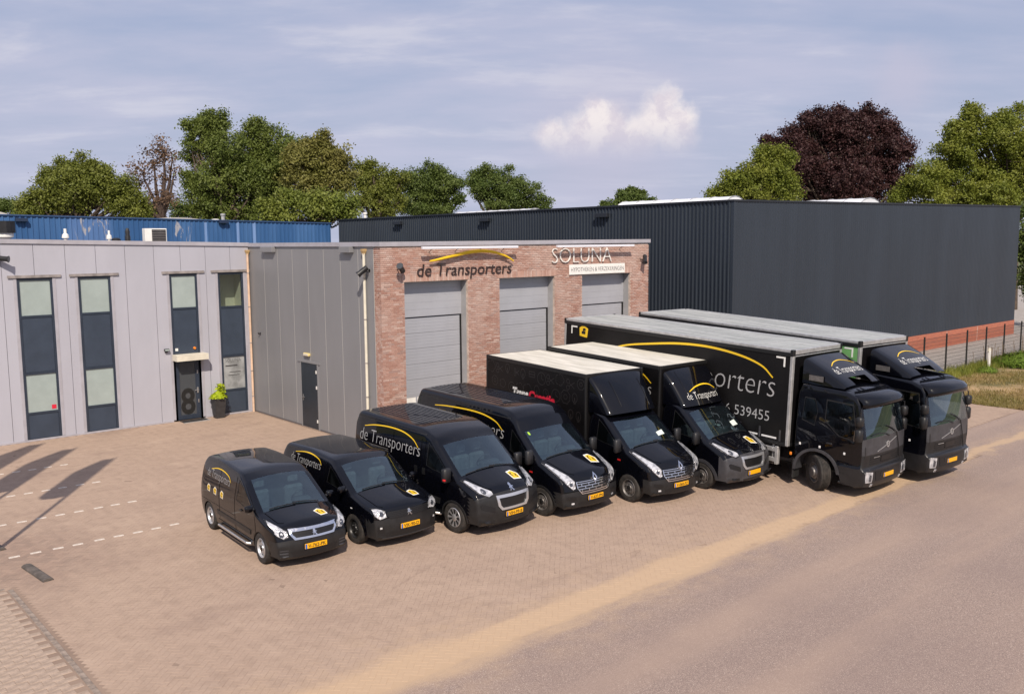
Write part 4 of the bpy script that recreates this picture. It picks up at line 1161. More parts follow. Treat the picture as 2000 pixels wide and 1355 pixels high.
def rounded(pts, maxstep=.16):
    """pts: (x, z, r, crown, R, region) -> dense list with corners rounded off; region belongs to the piece after the point"""
    out = []; n = len(pts)
    for i, p in enumerate(pts):
        a = Vector(p[:2]); r = p[2]
        if r > 0 and 0 < i < n - 1:
            u = Vector(pts[i - 1][:2]) - a; v = Vector(pts[i + 1][:2]) - a
            d1 = min(r, u.length * .45); d2 = min(r, v.length * .45)
            s_ = a + u.normalized() * d1; e_ = a + v.normalized() * d2
            for k in range(5):
                t_ = k / 4; q = s_ * (1 - t_) ** 2 + a * 2 * t_ * (1 - t_) + e_ * t_ ** 2
                out.append((q.x, q.y, p[3], p[4], pts[i - 1][5] if t_ < .5 else p[5]))
        else: out.append((a.x, a.y, p[3], p[4], p[5]))
    res = [out[0]]
    for a, b in zip(out[:-1], out[1:]):
        L = math.hypot(b[0] - a[0], b[1] - a[1]); m = max(1, int(math.ceil(L / maxstep)))
        for k in range(1, m + 1):
            t_ = k / m
            res.append(tuple(a[q] + (b[q] - a[q]) * t_ for q in range(4)) + ((a[4] if k < m else b[4]),))
    return res

class Veh:
    def __init__(s, name, label, cat, tx, ty, yaw, pitch, sc, ax, group='vehicles parked in a row'):
        s.root = thing(name, label, cat, (tx, ty, 0), R(yaw) - math.pi / 2, group)
        s.ph = R(pitch); s.sc = sc; s.ax = ax; s.bv = []; s.bf = []
    def T(s, p, body=True):
        x, y, z = p[0] * s.sc[0], p[1] * s.sc[1], p[2] * s.sc[2]
        if not body: return (x, y, z)
        a = s.ax * s.sc[0]; x -= a
        return (x * math.cos(s.ph) + z * math.sin(s.ph) + a, y, -x * math.sin(s.ph) + z * math.cos(s.ph))
    def emit(s, mb, name, m, parent=None, body=True, **k):
        if not mb.v: return None
        mb.v = [s.T(p, body) for p in mb.v]
        return mb.build(name, m, parent or s.root, **k)
    # ---- body shell
    def body(s, prof, W, tw=.9, bottom=None, windows=(), side_region=None, mats=None, step=.085, close_rear=True, names=None):
        mats = mats or {}; names = names or {}
        pr = rounded([(p[0], p[1], p[2] * .8, p[3] * .8, p[4] * .68, p[5]) for p in prof]); n = len(pr)
        Tt = [0, .16, .32, .48, .62, .74, .84, tw, 1.0]
        ts = [-t for t in reversed(Tt[1:])] + Tt
        NF = 4
        rows = []; ins = []
        for i, (x, z, c, Rr, reg) in enumerate(pr):
            a = pr[max(i - 1, 0)]; b = pr[min(i + 1, n - 1)]
            tx, tz = b[0] - a[0], b[1] - a[1]; l = math.hypot(tx, tz) or 1; nx, nz = tz / l, -tx / l
            ex, ez = x - nx * c, z - nz * c
            w_ = W(ex, ez); ring = []
            fil = []
            for k in range(1, NF + 1):
                th = math.pi / 2 * k / NF
                px, pz = ex - nx * Rr * (1 - math.cos(th)), ez - nz * Rr * (1 - math.cos(th))
                wk = W(px, pz); fil.append((px, wk - Rr + Rr * math.sin(th), pz))
            for p in reversed(fil): ring.append((p[0], -p[1], p[2]))
            for t in ts: ring.append((x - nx * c * t * t, t * (w_ - Rr), z - nz * c * t * t))
            for p in fil: ring.append(p)
            rows.append(ring); ins.append((fil[-1][0], fil[-1][2]))
        m_ = len(rows[0])
        V = [p for r_ in rows for p in r_]; groups = {}
        def addf(reg, f): groups.setdefault(reg, []).append(f)
        jt = lambda j: ts[j - NF] if NF <= j < NF + len(ts) else 9
        for i in range(n - 1):
            reg = pr[i][4]
            for j in range(m_ - 1):
                r2 = reg
                if reg == 'glass' and not (abs(jt(j)) <= tw + 1e-6 and abs(jt(j + 1)) <= tw + 1e-6): r2 = 'body'
                addf(r2, (i * m_ + j, i * m_ + j + 1, (i + 1) * m_ + j + 1, (i + 1) * m_ + j))
        # ---- flanks
        out2 = list(ins)
        outer = out2 + list(bottom)
        # keep the window openings inside the flank
        def dist(p):
            m = 9
            for (ax_, az_), (bx_, bz_) in zip(out2[:-1], out2[1:]):
                dx, dz = bx_ - ax_, bz_ - az_; q = max(0, min(1, ((p[0] - ax_) * dx + (p[1] - az_) * dz) / (dx * dx + dz * dz + 1e-12)))
                m = min(m, math.hypot(p[0] - ax_ - dx * q, p[1] - az_ - dz * q))
            return m
        def inside(p):
            r_ = False; j = len(outer) - 1
            for i in range(len(outer)):
                if (outer[i][1] > p[1]) != (outer[j][1] > p[1]) and p[0] < (outer[j][0] - outer[i][0]) * (p[1] - outer[i][1]) / (outer[j][1] - outer[i][1]) + outer[i][0]: r_ = not r_
                j = i
            return r_
        fixed = []
        for nm_, poly in windows:
            x_r = min(p[0] for p in poly) + .12; z_m = sum(p[1] for p in poly) / len(poly); np_ = []
            for p in poly:
                q = Vector(p); t_ = Vector((x_r, z_m if p[1] > z_m else p[1]))
                for k in range(60):
                    if inside(q) and dist(q) > .035: break
                    q = q.lerp(t_, .04)
                np_.append((q.x, q.y))
            fixed.append((nm_, np_))
        windows = fixed
        vs, fs, tg = cdt(outer, [w_[1] for w_ in windows], step)
        for sgn in (-1, 1):
            o = len(V); V += [(x, sgn * W(x, z), z) for x, z in vs]
            for f, tgi in zip(fs, tg):
                c = [(vs[f[0]][q] + vs[f[1]][q] + vs[f[2]][q]) / 3 for q in (0, 1)]
                if tgi >= 0: reg = windows[tgi][0] + ('R' if sgn < 0 else 'L')
                else: reg = (side_region(c[0], c[1]) if side_region else None) or 'body'
                addf(reg, tuple(i + o for i in (f if sgn < 0 else f[::-1])))
        s.bv = V; s.bf = [f for g in groups.values() for f in g]
        s.bvh = BVHTree.FromPolygons(V, s.bf)
        s.W = W
        parts = {}
        for reg, fl in groups.items():
            used = sorted({i for f in fl for i in f}); mp = {i: k for k, i in enumerate(used)}
            mb = MB(); mb.add([V[i] for i in used], [tuple(mp[i] for i in f) for f in fl])
            base_ = reg.rstrip('RL') if reg.startswith(('side_window', 'quarter_window')) else reg
            nm = {'body': 'body', 'glass': 'windscreen', 'bumper': 'front_bumper', 'side_window': 'side_window', 'quarter_window': 'quarter_window'}.get(base_, base_)
            mt = mats.get(base_, {'glass': M['windscreen'], 'side_window': M['side_glass'], 'quarter_window': M['side_glass'], 'bumper': M['bumper']}.get(base_, M['paint']))
            parts[reg] = s.emit(mb, names.get(nm, nm), mt, smooth=40, fix=False)
        # weld so that the shading runs on across the seams of one part
        for o in parts.values():
            bm = bmesh.new(); bm.from_mesh(o.data); bmesh.ops.remove_doubles(bm, verts=bm.verts, dist=.0008); bmesh.ops.recalc_face_normals(bm, faces=bm.faces); bm.to_mesh(o.data); bm.free()
            o.data.polygons.foreach_set('use_smooth', [True] * len(o.data.polygons)); o.data.set_sharp_from_angle(angle=R(42))
        s.parts = parts
        for nm_, poly in windows:
            cxm = sum(p[0] for p in poly) / len(poly); czm = sum(p[1] for p in poly) / len(poly)
            poly = [(cxm + (x - cxm) * .985, czm + (z - czm) * .985) for x, z in poly]; sml = [(cxm + (x - cxm) * .95, czm + (z - czm) * .93) for x, z in poly]
            for pj in ('right', 'left'): s.emit(s.patch(pj, poly, .004, None, 0, [sml]), 'window_seal', M['bumper'])
        return parts
    # ---- things laid on the shell
    DIRS = {'front': lambda a, b: ((2.5, a, b), (-1, 0, 0)), 'right': lambda a, b: ((a, -4, b), (0, 1, 0)), 'left': lambda a, b: ((a, 4, b), (0, -1, 0)), 'top': lambda a, b: ((a, b, 7), (0, 0, -1))}
    def hit(s, proj, a, b, off=0.0):
        o, d = s.DIRS[proj](a, b)
        loc, nor, _, _ = s.bvh.ray_cast(Vector(o), Vector(d))
        if loc is None:
            # beside the shell: take the nearest point of it
            guess = {'front': (-.3, a, b), 'right': (a, -1.0, b), 'left': (a, 1.0, b), 'top': (a, b, 1.4)}[proj]
            loc, nor, _, _ = s.bvh.find_nearest(Vector(guess))
        if nor.dot(Vector(d)) > 0: nor = -nor
        return loc + nor * off
    def patch(s, proj, poly, off=.006, step=.06, skirt=.02, holes=()):
        def sub(lp):
            o = []
            for (a, b), (c, d) in zip(lp, lp[1:] + lp[:1]):
                k = max(1, int(math.hypot(c - a, d - b) / .07))
                o += [(a + (c - a) * q / k, b + (d - b) * q / k) for q in range(k)]
            return o
        poly = sub(list(poly)); holes = [sub(list(h)) for h in holes]
        vs, fs, tg = cdt(poly, holes, step)
        mb = MB(); mb.add([s.hit(proj, a, b, off) for a, b in vs], [f for f, t in zip(fs, tg) if t < 0])
        if skirt:
            for lp in [poly] + list(holes):
                n = len(lp); o = [s.hit(proj, a, b, off) for a, b in lp]; q = [s.hit(proj, a, b, off - skirt) for a, b in lp]
                mb.add(o + q, [(i, (i + 1) % n, (i + 1) % n + n, i + n) for i in range(n)])
        return mb
    def text(s, proj, body, x0, x1, z, size, off=.007, bold=0, shear=0, fn=None):
        vs, fs = text_tris(body, size, shear, bold, 1.0, x1 - x0)
        fn = fn or (lambda x, y: (x0 + x, z + y))
        return MB().add([s.hit(proj, *fn(x, y), off) for x, y in vs], fs)
    def arc(s, proj, ctrl, th, off=.007, fn=None):
        vs, fs = arc_strip(ctrl, th)
        fn = fn or (lambda x, y: (x, y))
        return MB().add([s.hit(proj, *fn(x, y), off) for x, y in vs], fs)
    def sticker(s, proj, ca, cb, size, rot=0.0, asp=1.0, parent=None):
        """yellow sign with a white rim and a black hand sign"""
        cr, sr = math.cos(rot), math.sin(rot)
        tf = lambda p: (ca + (p[0] * cr - p[1] * sr) * size, cb + (p[0] * sr + p[1] * cr) * size * asp)
        def rsq(k):
            base_ = [(-.45, -.36), (.40, -.50), (.52, .30), (-.05, .54), (-.50, .22)]
            o = []
            for i in range(5):
                p = Vector(base_[i]); a = Vector(base_[i - 1]); b = Vector(base_[(i + 1) % 5])
                for q in (p + (a - p) * .18, p * .985 + (a + b) * .0075, p + (b - p) * .18): o.append((q.x * k, q.y * k))
            return o
        mb = MB()
        gly = [[(-.30, -.10), (-.18, -.24), (.05, -.28), (.22, -.18), (.10, -.16), (-.02, -.18), (-.14, -.12), (-.22, -.02)],
               [(-.12, .10), (.02, .16), (.06, .06), (.18, .10), (.10, .22), (-.04, .26)], [(.12, .02), (.30, .10), (.28, .24), (.16, .20), (.20, .10)]]
        for mi, polys, of in ((0, [rsq(1)], .004), (1, [rsq(.80)], .0065), (2, gly, .009)):
            mb.cur = mi
            for pl_ in polys:
                pl_ = [tf(p) for p in pl_]
                vs, fs, tg = cdt(pl_, (), size * .25 if mi < 2 else None)
                mb.add([s.hit(proj, a, b, of) for a, b in vs], fs)
        return s.emit(mb, 'sticker', [M['white_print'], M['yellow_print'], M['black_print']], parent, fix=False)
    def plate(s, z, text, w=.52, h=.11, y=0.0):
        p = s.hit('front', y, z); x = p.x
        t = s.emit(MB().box(x - .03, x + .016, y - w / 2, y + w / 2, z - h / 2, z + h / 2, .004), 'number_plate', M['plate'])
        s.emit(MB().box(x + .016, x + .0185, y - w / 2 + .004, y - w / 2 + .044, z - h / 2 + .004, z + h / 2 - .004), 'blue_strip', M['plate_blue'], t)
        if text:
            vs, fs = text_tris(text, .105, 0, .0015, 1.0, w - .10)
            s.emit(MB().add([(x + .0192, y - w / 2 + .07 + a, z - .036 + b) for a, b in vs], fs), 'characters', M['black_print'], t, fix=False)
        s.emit(MB().box(x - .05, x - .004, y - w / 2 - .015, y + w / 2 + .015, z - h / 2 - .015, z + h / 2 + .015), 'plate_holder', M['grille'], t)
        return t
    def wheel(s, x, y, r, w, style, steer=0.0):
        """a wheel with its outer face away from the middle of the vehicle"""
        sgn = -1 if y < 0 else 1
        h = w / 2
        r_ = r * s.sc[2]; mb = MB()
        ri = r_ * (.64 if style != 'truck' else .58)
        prof = [(ri, -h * .80), (ri * 1.03, -h * .95), (r_ * .88, -h * 1.02), (r_ * .965, -h * .93), (r_ * .995, -h * .78), (r_, 0), (r_ * .995, h * .78), (r_ * .965, h * .93), (r_ * .88, h * 1.02), (ri * 1.03, h * .95), (ri, h * .80)]
        if style == 'truck':
            prof = prof[:4]
            for k in range(6):
                a = -h * .80 + h * 1.6 * k / 6; prof += [(r_, a + .006), (r_, a + h * 1.6 / 6 - .012), (r_ - .014, a + h * 1.6 / 6 - .010), (r_ - .014, a + h * 1.6 / 6 - .001)]
            prof += [(r_ * .965, h * .93), (r_ * .88, h * 1.02), (ri * 1.03, h * .95), (ri, h * .8)]
        mb.lathe(prof, 36, 'y')
        px, py = x * s.sc[0], y * s.sc[1]
        wh_ = bpy.data.objects.new('wheel', None); col.objects.link(wh_); wh_.parent = s.root; wh_.location = (px, py, r_); wh_.rotation_euler = (0, 0, (0 if sgn < 0 else math.pi) + steer)
        mb.build('tyre', M['tyre'], wh_, smooth=True)
        # the outer face looks along -y in wheel space
        d = -h
        mt = {'silver': M['rim_silver'], 'black': M['rim_dark'], 'cap': M['rim_silver'], 'steel': M['rim_steel'], 'truck': M['rim_steel']}[style]
        if style == 'truck':
            p2 = [(ri, d * .9), (ri * .93, d * .93), (ri * .90, d * .55), (ri * .70, d * .42), (ri * .66, d * .75), (ri * .50, d * .95), (ri * .46, d * 1.25), (ri * .40, d * 1.32), (0, d * 1.32)]
        elif style == 'cap':
            p2 = [(ri, d * .88), (ri * .95, d * .99), (ri * .86, d * .96), (ri * .40, d * .86), (ri * .28, d * .98), (0, d * 1.0)]
        else:
            p2 = [(ri, d * .86), (ri * .95, d * .96), (ri * .90, d * .84), (ri * .86, d * .52), (ri * .74, d * .50), (ri * .52, d * .74), (ri * .34, d * .70), (ri * .30, d * .88), (0, d * .90)]
        MB().lathe(p2, 32, 'y').build('rim', mt, wh_, smooth=30)
        mb = MB()
        if style == 'cap':
            for k in range(9):
                for q in (-.09, .09):
                    a = 2 * math.pi * k / 9 + q; ca, sa = math.cos(a), math.sin(a)
                    pr_ = lambda rr, dy, ww: (rr * ca - ww * sa, dy, rr * sa + ww * ca)
                    mb.add([pr_(ri * .36, d * .90, -.008), pr_(ri * .36, d * .90, .008), pr_(ri * .88, d * .995, .015), pr_(ri * .88, d * .995, -.015)], [(0, 1, 2, 3)])
            mb.build('slot', M['rim_dark'], wh_, fix=False)
        else:
            nh, rr, hr = (10, ri * .80, ri * .085) if style != 'truck' else (10, ri * .80, ri * .09)
            for k in range(nh):
                a = 2 * math.pi * k / nh; c = Vector((rr * math.cos(a), d * (.56 if style != 'truck' else .52), rr * math.sin(a)))
                mb.add([c + Vector((hr * math.cos(q * math.pi / 4), 0, hr * math.sin(q * math.pi / 4))) for q in range(8)], [tuple(range(8))])
            mb.build('vent_hole', M['grille'], wh_, fix=False)
            mb = MB()
            for k in range(5 if style != 'truck' else 10):
                a = 2 * math.pi * k / (5 if style != 'truck' else 10); q = ri * (.42 if style != 'truck' else .58)
                mb.tube([(q * math.cos(a), d * .70, q * math.sin(a)), (q * math.cos(a), d * .86, q * math.sin(a))], .012, 6)
            mb.build('wheel_nut', M['steel'], wh_)
            if style in ('silver', 'steel'): MB().lathe([(ri * .31, d * .86), (ri * .26, d * .93), (0, d * .95)], 16, 'y').build('hub_cap', M['rim_dark'], wh_, smooth=True)
        return wh_
    def cab_inside(s, xd, zd, w, xs, zs, roof, seats=(-.42, .42), xb=None):
        """dashboard, steering wheel, seats and the wall behind them"""
        s.emit(MB().box(xd - .42, xd, -w, w, zd - .35, zd, .06).box(xd - .50, xd - .30, .15, w - .1, zd - .2, zd + .08, .04), 'dashboard', M['dark_in'])
        c = Vector((xd - .58, .40, zd + .04)); ring = []
        for k in range(21):
            a = 2 * math.pi * k / 20; ring.append((c.x + .09 * math.sin(a), c.y + .19 * math.cos(a), c.z + .165 * math.sin(a)))
        s.emit(MB().tube(ring, .016, 8, caps=False).tube([c, c + Vector((.25, 0, -.18))], .03, 6).box(c.x - .02, c.x + .02, c.y - .17, c.y + .17, c.z - .02, c.z + .02), 'steering_wheel', M['black_plastic'])
        for y in seats:
            o = s.emit(MB().box(xs - .05, xs + .42, y - .24, y + .24, zs - .12, zs, .05), 'seat', M['seat'])
            s.emit(MB().box(xs - .20, xs - .04, y - .23, y + .23, zs - .05, zs + .55, .05), 'seat_back', M['seat'], o); s.emit(MB().box(xs - .19, xs - .09, y - .13, y + .13, zs + .60, zs + .80, .04), 'headrest', M['seat'], o)
        if xb: s.emit(MB().box(xb - .03, xb, -w - .02, w + .02, .5, roof), 'bulkhead', M['dark_in'])
    def wipers(s, xc, xh, pairs):
        for (y0, y1, f) in pairs:
            pts = []
            for k in range(7):
                t_ = k / 6; y = y0 + (y1 - y0) * t_; x = xc + (xh - xc) * (f * t_)
                pts.append(s.hit('top', x, y, .022))
            s.emit(MB().tube(pts, .012, 6), 'wiper', M['black_plastic'])
    def mirror(s, x, y, z, wd, hg, dp, stem_z=None, m=None):
        sg = -1 if y < 0 else 1
        b = s.emit(MB().box(x - dp, x, y, y + sg * wd, z, z + hg, .035), 'mirror', m or M['black_plastic'], smooth=60)
        s.emit(MB().box(x - dp - .004, x - dp + .001, y + sg * .02, y + sg * (wd - .02), z + .025, z + hg - .025), 'mirror_glass', M['chrome'], b)
        s.emit(MB().tube([(x - dp * .5, y - sg * .16, z + .03), (x - dp * .5, y + sg * .04, z + .06)], .03, 8), 'mirror_arm', M['black_plastic'], b)
    def chassis(s, x0, x1, w, z0=.22, z1=.52):
        s.emit(MB().box(x0, x1, -w, w, z0, z1), 'underbody', M['black_plastic'])

def strip(v, proj, pts, w=.014, off=.0035, name='shut_line', m=None):
    """thin line along a path on the shell"""
    d = []
    for (p, q) in zip(pts[:-1], pts[1:]):
        k = max(1, int(math.hypot(q[0] - p[0], q[1] - p[1]) / .07)); d += [(p[0] + (q[0] - p[0]) * i / k, p[1] + (q[1] - p[1]) * i / k) for i in range(k)]
    d.append(pts[-1]); o = []
    for i, p in enumerate(d):
        a_ = d[max(i - 1, 0)]; b_ = d[min(i + 1, len(d) - 1)]; tx, tz = b_[0] - a_[0], b_[1] - a_[1]; l = math.hypot(tx, tz) or 1
        o += [v.hit(proj, p[0] - tz / l * w / 2, p[1] + tx / l * w / 2, off), v.hit(proj, p[0] + tz / l * w / 2, p[1] - tx / l * w / 2, off)]
    return v.emit(MB().add(o, [(2 * i, 2 * i + 1, 2 * i + 3, 2 * i + 2) for i in range(len(d) - 1)]), name, m or M['gap'], fix=False)
def van_lines(v, doors, hood, mould=None, gutter=None):
    for pj in ('right', 'left'):
        for ln in doors: strip(v, pj, ln)
        if mould: v.emit(v.patch(pj, mould, .014, .25, .02), 'side_moulding', M['bumper'])
        if gutter: strip(v, pj, gutter, .030, .008, 'roof_gutter', M['bumper'])
    for ln in hood:
        strip(v, 'top', ln); strip(v, 'top', [(x, -y) for x, y in ln])
LION = [(.10, .75), (.20, .95), (.45, 1.0), (.60, .85), (.58, .65), (.85, .60), (.95, .45), (.80, .50), (.62, .48), (.70, .25), (.95, .05), (.70, 0), (.50, .22), (.42, .40), (.25, .10), (.05, 0), (.15, .15), (.25, .45), (.05, .35), (0, .45), (.25, .60)]
def lion(v, z, size, y=0.0):
    s_ = v.emit(v.patch('front', [(y + (a - .5) * size * .9, z + (b - .5) * size) for a, b in LION], .016, None, .012), 'emblem', M['chrome'])
    return s_
def arch(cx, r, zs, n=14, fwd=True):
    """wheel arch from behind the wheel to before it, points running forwards"""
    zc = .31
    a0 = math.asin(max(-1, min(1, (zs - zc) / r)))
    return [(cx - r * math.cos(a0 + (math.pi - 2 * a0) * k / n), zc + r * math.sin(a0 + (math.pi - 2 * a0) * k / n)) for k in range(n + 1)]
def width_fn(w0, zb, H, tum, xn, nt, L, low=.04, tp=1.4):
    def W(x, z):
        w_ = w0
        if z > zb: w_ -= tum * (min((z - zb) / (H - zb), 1.2)) ** tp
        if x > -xn: w_ -= nt * ((x + xn) / xn) ** 2.0
        if z < .55: w_ -= low * ((.55 - z) / .3)
        if x < -L + .35: w_ -= .035 * ((-x - L + .35) / .35) ** 2
        return w_
    return W
def arch_lips(v, cx, r, mt, w=.045, ry=None):
    """plastic lip round a wheel opening, on both flanks"""
    for pj in ('right', 'left'):
        o = arch(cx, r + w, .33); i = arch(cx, r + .002, .33)
        v.emit(v.patch(pj, o + i[::-1], .012, None, .03), 'arch_lip', mt)
def housings(v, cx, r, y0, y1):
    for sg in (-1, 1):
        o = arch(cx, r, .30); mb = MB(); n = len(o)
        mb.add([(x, sg * y0, z) for x, z in o] + [(x, sg * y1, z) for x, z in o], [(k, k + 1, k + 1 + n, k + n) for k in range(n - 1)] + [tuple(range(n, 2 * n))])
        v.emit(mb, 'wheel_housing', M['black_plastic'], fix=False)
def side_step(v, x0, x1, y, z, r=.032, m=None):
    v.emit(MB().tube([(x0, y + .10, z - .02), (x0 + .06, y, z), (x1 - .06, y, z), (x1, y + .10, z - .02)], r, 10), 'side_bar', m or M['steel'], smooth=True)
def lamps(v, poly, extra=None):
    for sg in (-1, 1):
        pl_ = [(sg * a, b) for a, b in poly]
        h = v.emit(v.patch('front', pl_, .017, .035, .035), 'headlight', M['lamp'], smooth=50)
        cy_m = sum(p[0] for p in pl_) / len(pl_); cz_m = sum(p[1] for p in pl_) / len(pl_)
        v.emit(v.patch('front', pl_, .021, None, 0, [[(cy_m + (p[0] - cy_m) * .88, cz_m + (p[1] - cz_m) * .88) for p in pl_]]), 'lamp_rim', M['grille'], h)
        for (a, b, rr) in extra or ():
            c = [(sg * a + rr * math.cos(k * math.pi / 6), b + rr * math.sin(k * math.pi / 6)) for k in range(12)]
            v.emit(v.patch('front', c, .024, None, .01), 'lamp_lens', M['lamp_dark'], h)
M['gap'] = pm('shut_line', (.001, .001, .001), .9, spec=.05)
M['lamp_dark'] = pm('projector_lens', (.06, .065, .08), .08, .3, coat=1)
def ribs(v, x0, x1, ys, top_mat, wd=.012):
    for y in ys:
        pts = [(x0 + (x1 - x0) * k / 24, y) for k in range(25)]
        o = [v.hit('top', x, y - wd, .001) for x, y in pts] + [v.hit('top', x, y, .012) for x, y in pts] + [v.hit('top', x, y + wd, .001) for x, y in pts]; n = 25
        mb = MB().add(o, [(k, k + 1, k + 1 + n, k + n) for k in range(n - 1)] + [(k + n, k + 1 + n, k + 1 + 2 * n, k + 2 * n) for k in range(n - 1)])
        v.emit(mb, 'roof_rib', top_mat, fix=False)

# ------------------------------------------------------------------ 1: rounded small van with chrome framed grille
def small_van_a():
    v = Veh('small_van', 'black rounded small van with chrome framed grille and silver wheels, leftmost in the row', 'van', -6.69, -16.96, -2.9, 0.2, (1.0, .93, .955), -.92)
    L = 4.38
    prof = [(-.16, .19, 0, .05, .05, 'bumper'), (-.03, .24, .05, .12, .06, 'bumper'), (.0, .48, .10, .16, .08, 'bumper'), (-.02, .66, .06, .17, .10, 'body'), (-.09, .87, .06, .17, .11, 'body'), (-.25, .985, .08, .15, .13, 'body'), (-.93, 1.13, .06, .11, .13, 'glass'),
            (-1.74, 1.655, .08, .10, .12, 'body'), (-2.10, 1.765, .2, .05, .13, 'body'), (-3.2, 1.80, .3, .035, .13, 'body'), (-4.12, 1.755, .2, .04, .14, 'body'), (-4.30, 1.50, .2, .05, .12, 'body'), (-4.38, .80, .1, .05, .08, 'body'), (-4.36, .36, .06, .04, .06, 'body'), (-4.22, .24, 0, .03, .05, 'body')]
    W = width_fn(.905, .95, 1.78, .155, .75, .13, L)
    bot = [(-4.20, .27)] + arch(-3.74, .372, .27) + [(-3.1, .24), (-1.5, .24)] + arch(-.84, .382, .27) + [(-.30, .27)]
    win = [('side_window', [(-2.10, 1.10), (-1.30, 1.02), (-1.14, 1.10), (-1.30, 1.32), (-1.66, 1.56), (-2.06, 1.60)])]
    v.body(prof, W, .91, bot, win, lambda x, z: 'bumper' if (x > -.42 and z < .62) else None)
    v.cab_inside(-.95, 1.05, .68, -1.75, .75, 1.5, xb=-2.15)
    v.chassis(-4.2, -.2, .55, .2, .5); housings(v, -.84, .38, .87, .55); housings(v, -3.74, .37, .87, .55)
    # grille: chrome frame with dark mesh
    out = [(-.56, .86), (.56, .86), (.55, .76), (.46, .64), (-.46, .64), (-.55, .76)]; inn = [(-.50, .805), (.50, .805), (.49, .75), (.425, .682), (-.425, .682), (-.49, .75)]
    v.emit(v.patch('front', out, .022, .08, .03, [inn]), 'grille_frame', M['chrome']); v.emit(v.patch('front', inn, .008, .08, 0), 'grille', M['grille'])
    for z in (.715, .76): v.emit(v.patch('front', [(-.46, z - .005), (.46, z - .005), (.46, z + .005), (-.46, z + .005)], .015, .1, .01), 'grille_slat', M['bumper'])
    lion(v, .745, .125)
    lamps(v, [(.57, .70), (.68, .665), (.81, .75), (.865, .93), (.84, .99), (.75, .93), (.64, .85), (.58, .82)], [(.71, .77, .055)])
    v.plate(.475, 'V-762-PK')
    v.emit(v.patch('front', [(-.50, .28), (.50, .28), (.56, .40), (-.56, .40)], .004, .1, 0), 'air_intake', M['grille'])
    for sg in (-1, 1):
        for z in (.30, .36, .42): v.emit(v.patch('front', [(sg * .60, z), (sg * .78, z + .005), (sg * .78, z + .03), (sg * .60, z + .025)], .008, None, .01), 'fog_slat', M['bumper_grey'])
    v.wipers(-.93, -1.74, [(.55, -.05, .05), (.0, -.6, .05)])
    for y in (-.90, .90): v.mirror(-1.12, y, 1.06, .19, .15, .10, m=M['paint'])
    v.sticker('top', -.46, .36, .27, .5)
    for x in (-3.72, -3.33, -2.92): v.sticker('right', x, 1.03, .185, .1)
    v.emit(v.text('right', 'de Transporters', -3.86, -2.52, 1.31, .28, bold=-.004, shear=.1), 'side_lettering', M['grey_print'], fix=False)
    v.emit(v.arc('right', [(-3.66, 1.49), (-3.3, 1.565), (-2.95, 1.57), (-2.62, 1.51), (-2.48, 1.40)], .026), 'side_arc', M['yellow_print'], fix=False)
    side_step(v, -3.15, -1.42, -.93, .28); side_step(v, -3.15, -1.42, .93, .28)
    v.emit(v.patch('right', [(-4.2, .70), (-2.2, .72), (-2.2, .73), (-4.2, .71)], .004, .3, 0), 'body_crease', M['bumper'])
    v.emit(MB().box(-1.86, -1.72, -.935, -.915, .93, .965, .008), 'door_handle', M['black_plastic'])
    van_lines(v, [[(-1.04, .45), (-1.06, .85), (-1.10, .98)], [(-2.16, 1.60), (-2.18, 1.2), (-2.16, .40)], [(-3.08, .45), (-3.10, 1.60)], [(-1.20, .40), (-3.2, .40)]], [[(-.36, .56), (-.44, .66), (-.92, .735)]], [(-3.20, .52), (-1.32, .52), (-1.30, .62), (-3.22, .62)])
    # roof antenna and pale hatch
    v.emit(v.patch('top', [(-4.0, -.25), (-3.75, -.25), (-3.75, .25), (-4.0, .25)], .004, .12, 0), 'roof_hatch', M['grille'])
    for y in (-.785, .785):
        v.wheel(-.84, y, .338, .20, 'silver'); v.wheel(-3.74, y, .338, .20, 'silver')
    return v
small_van_a()

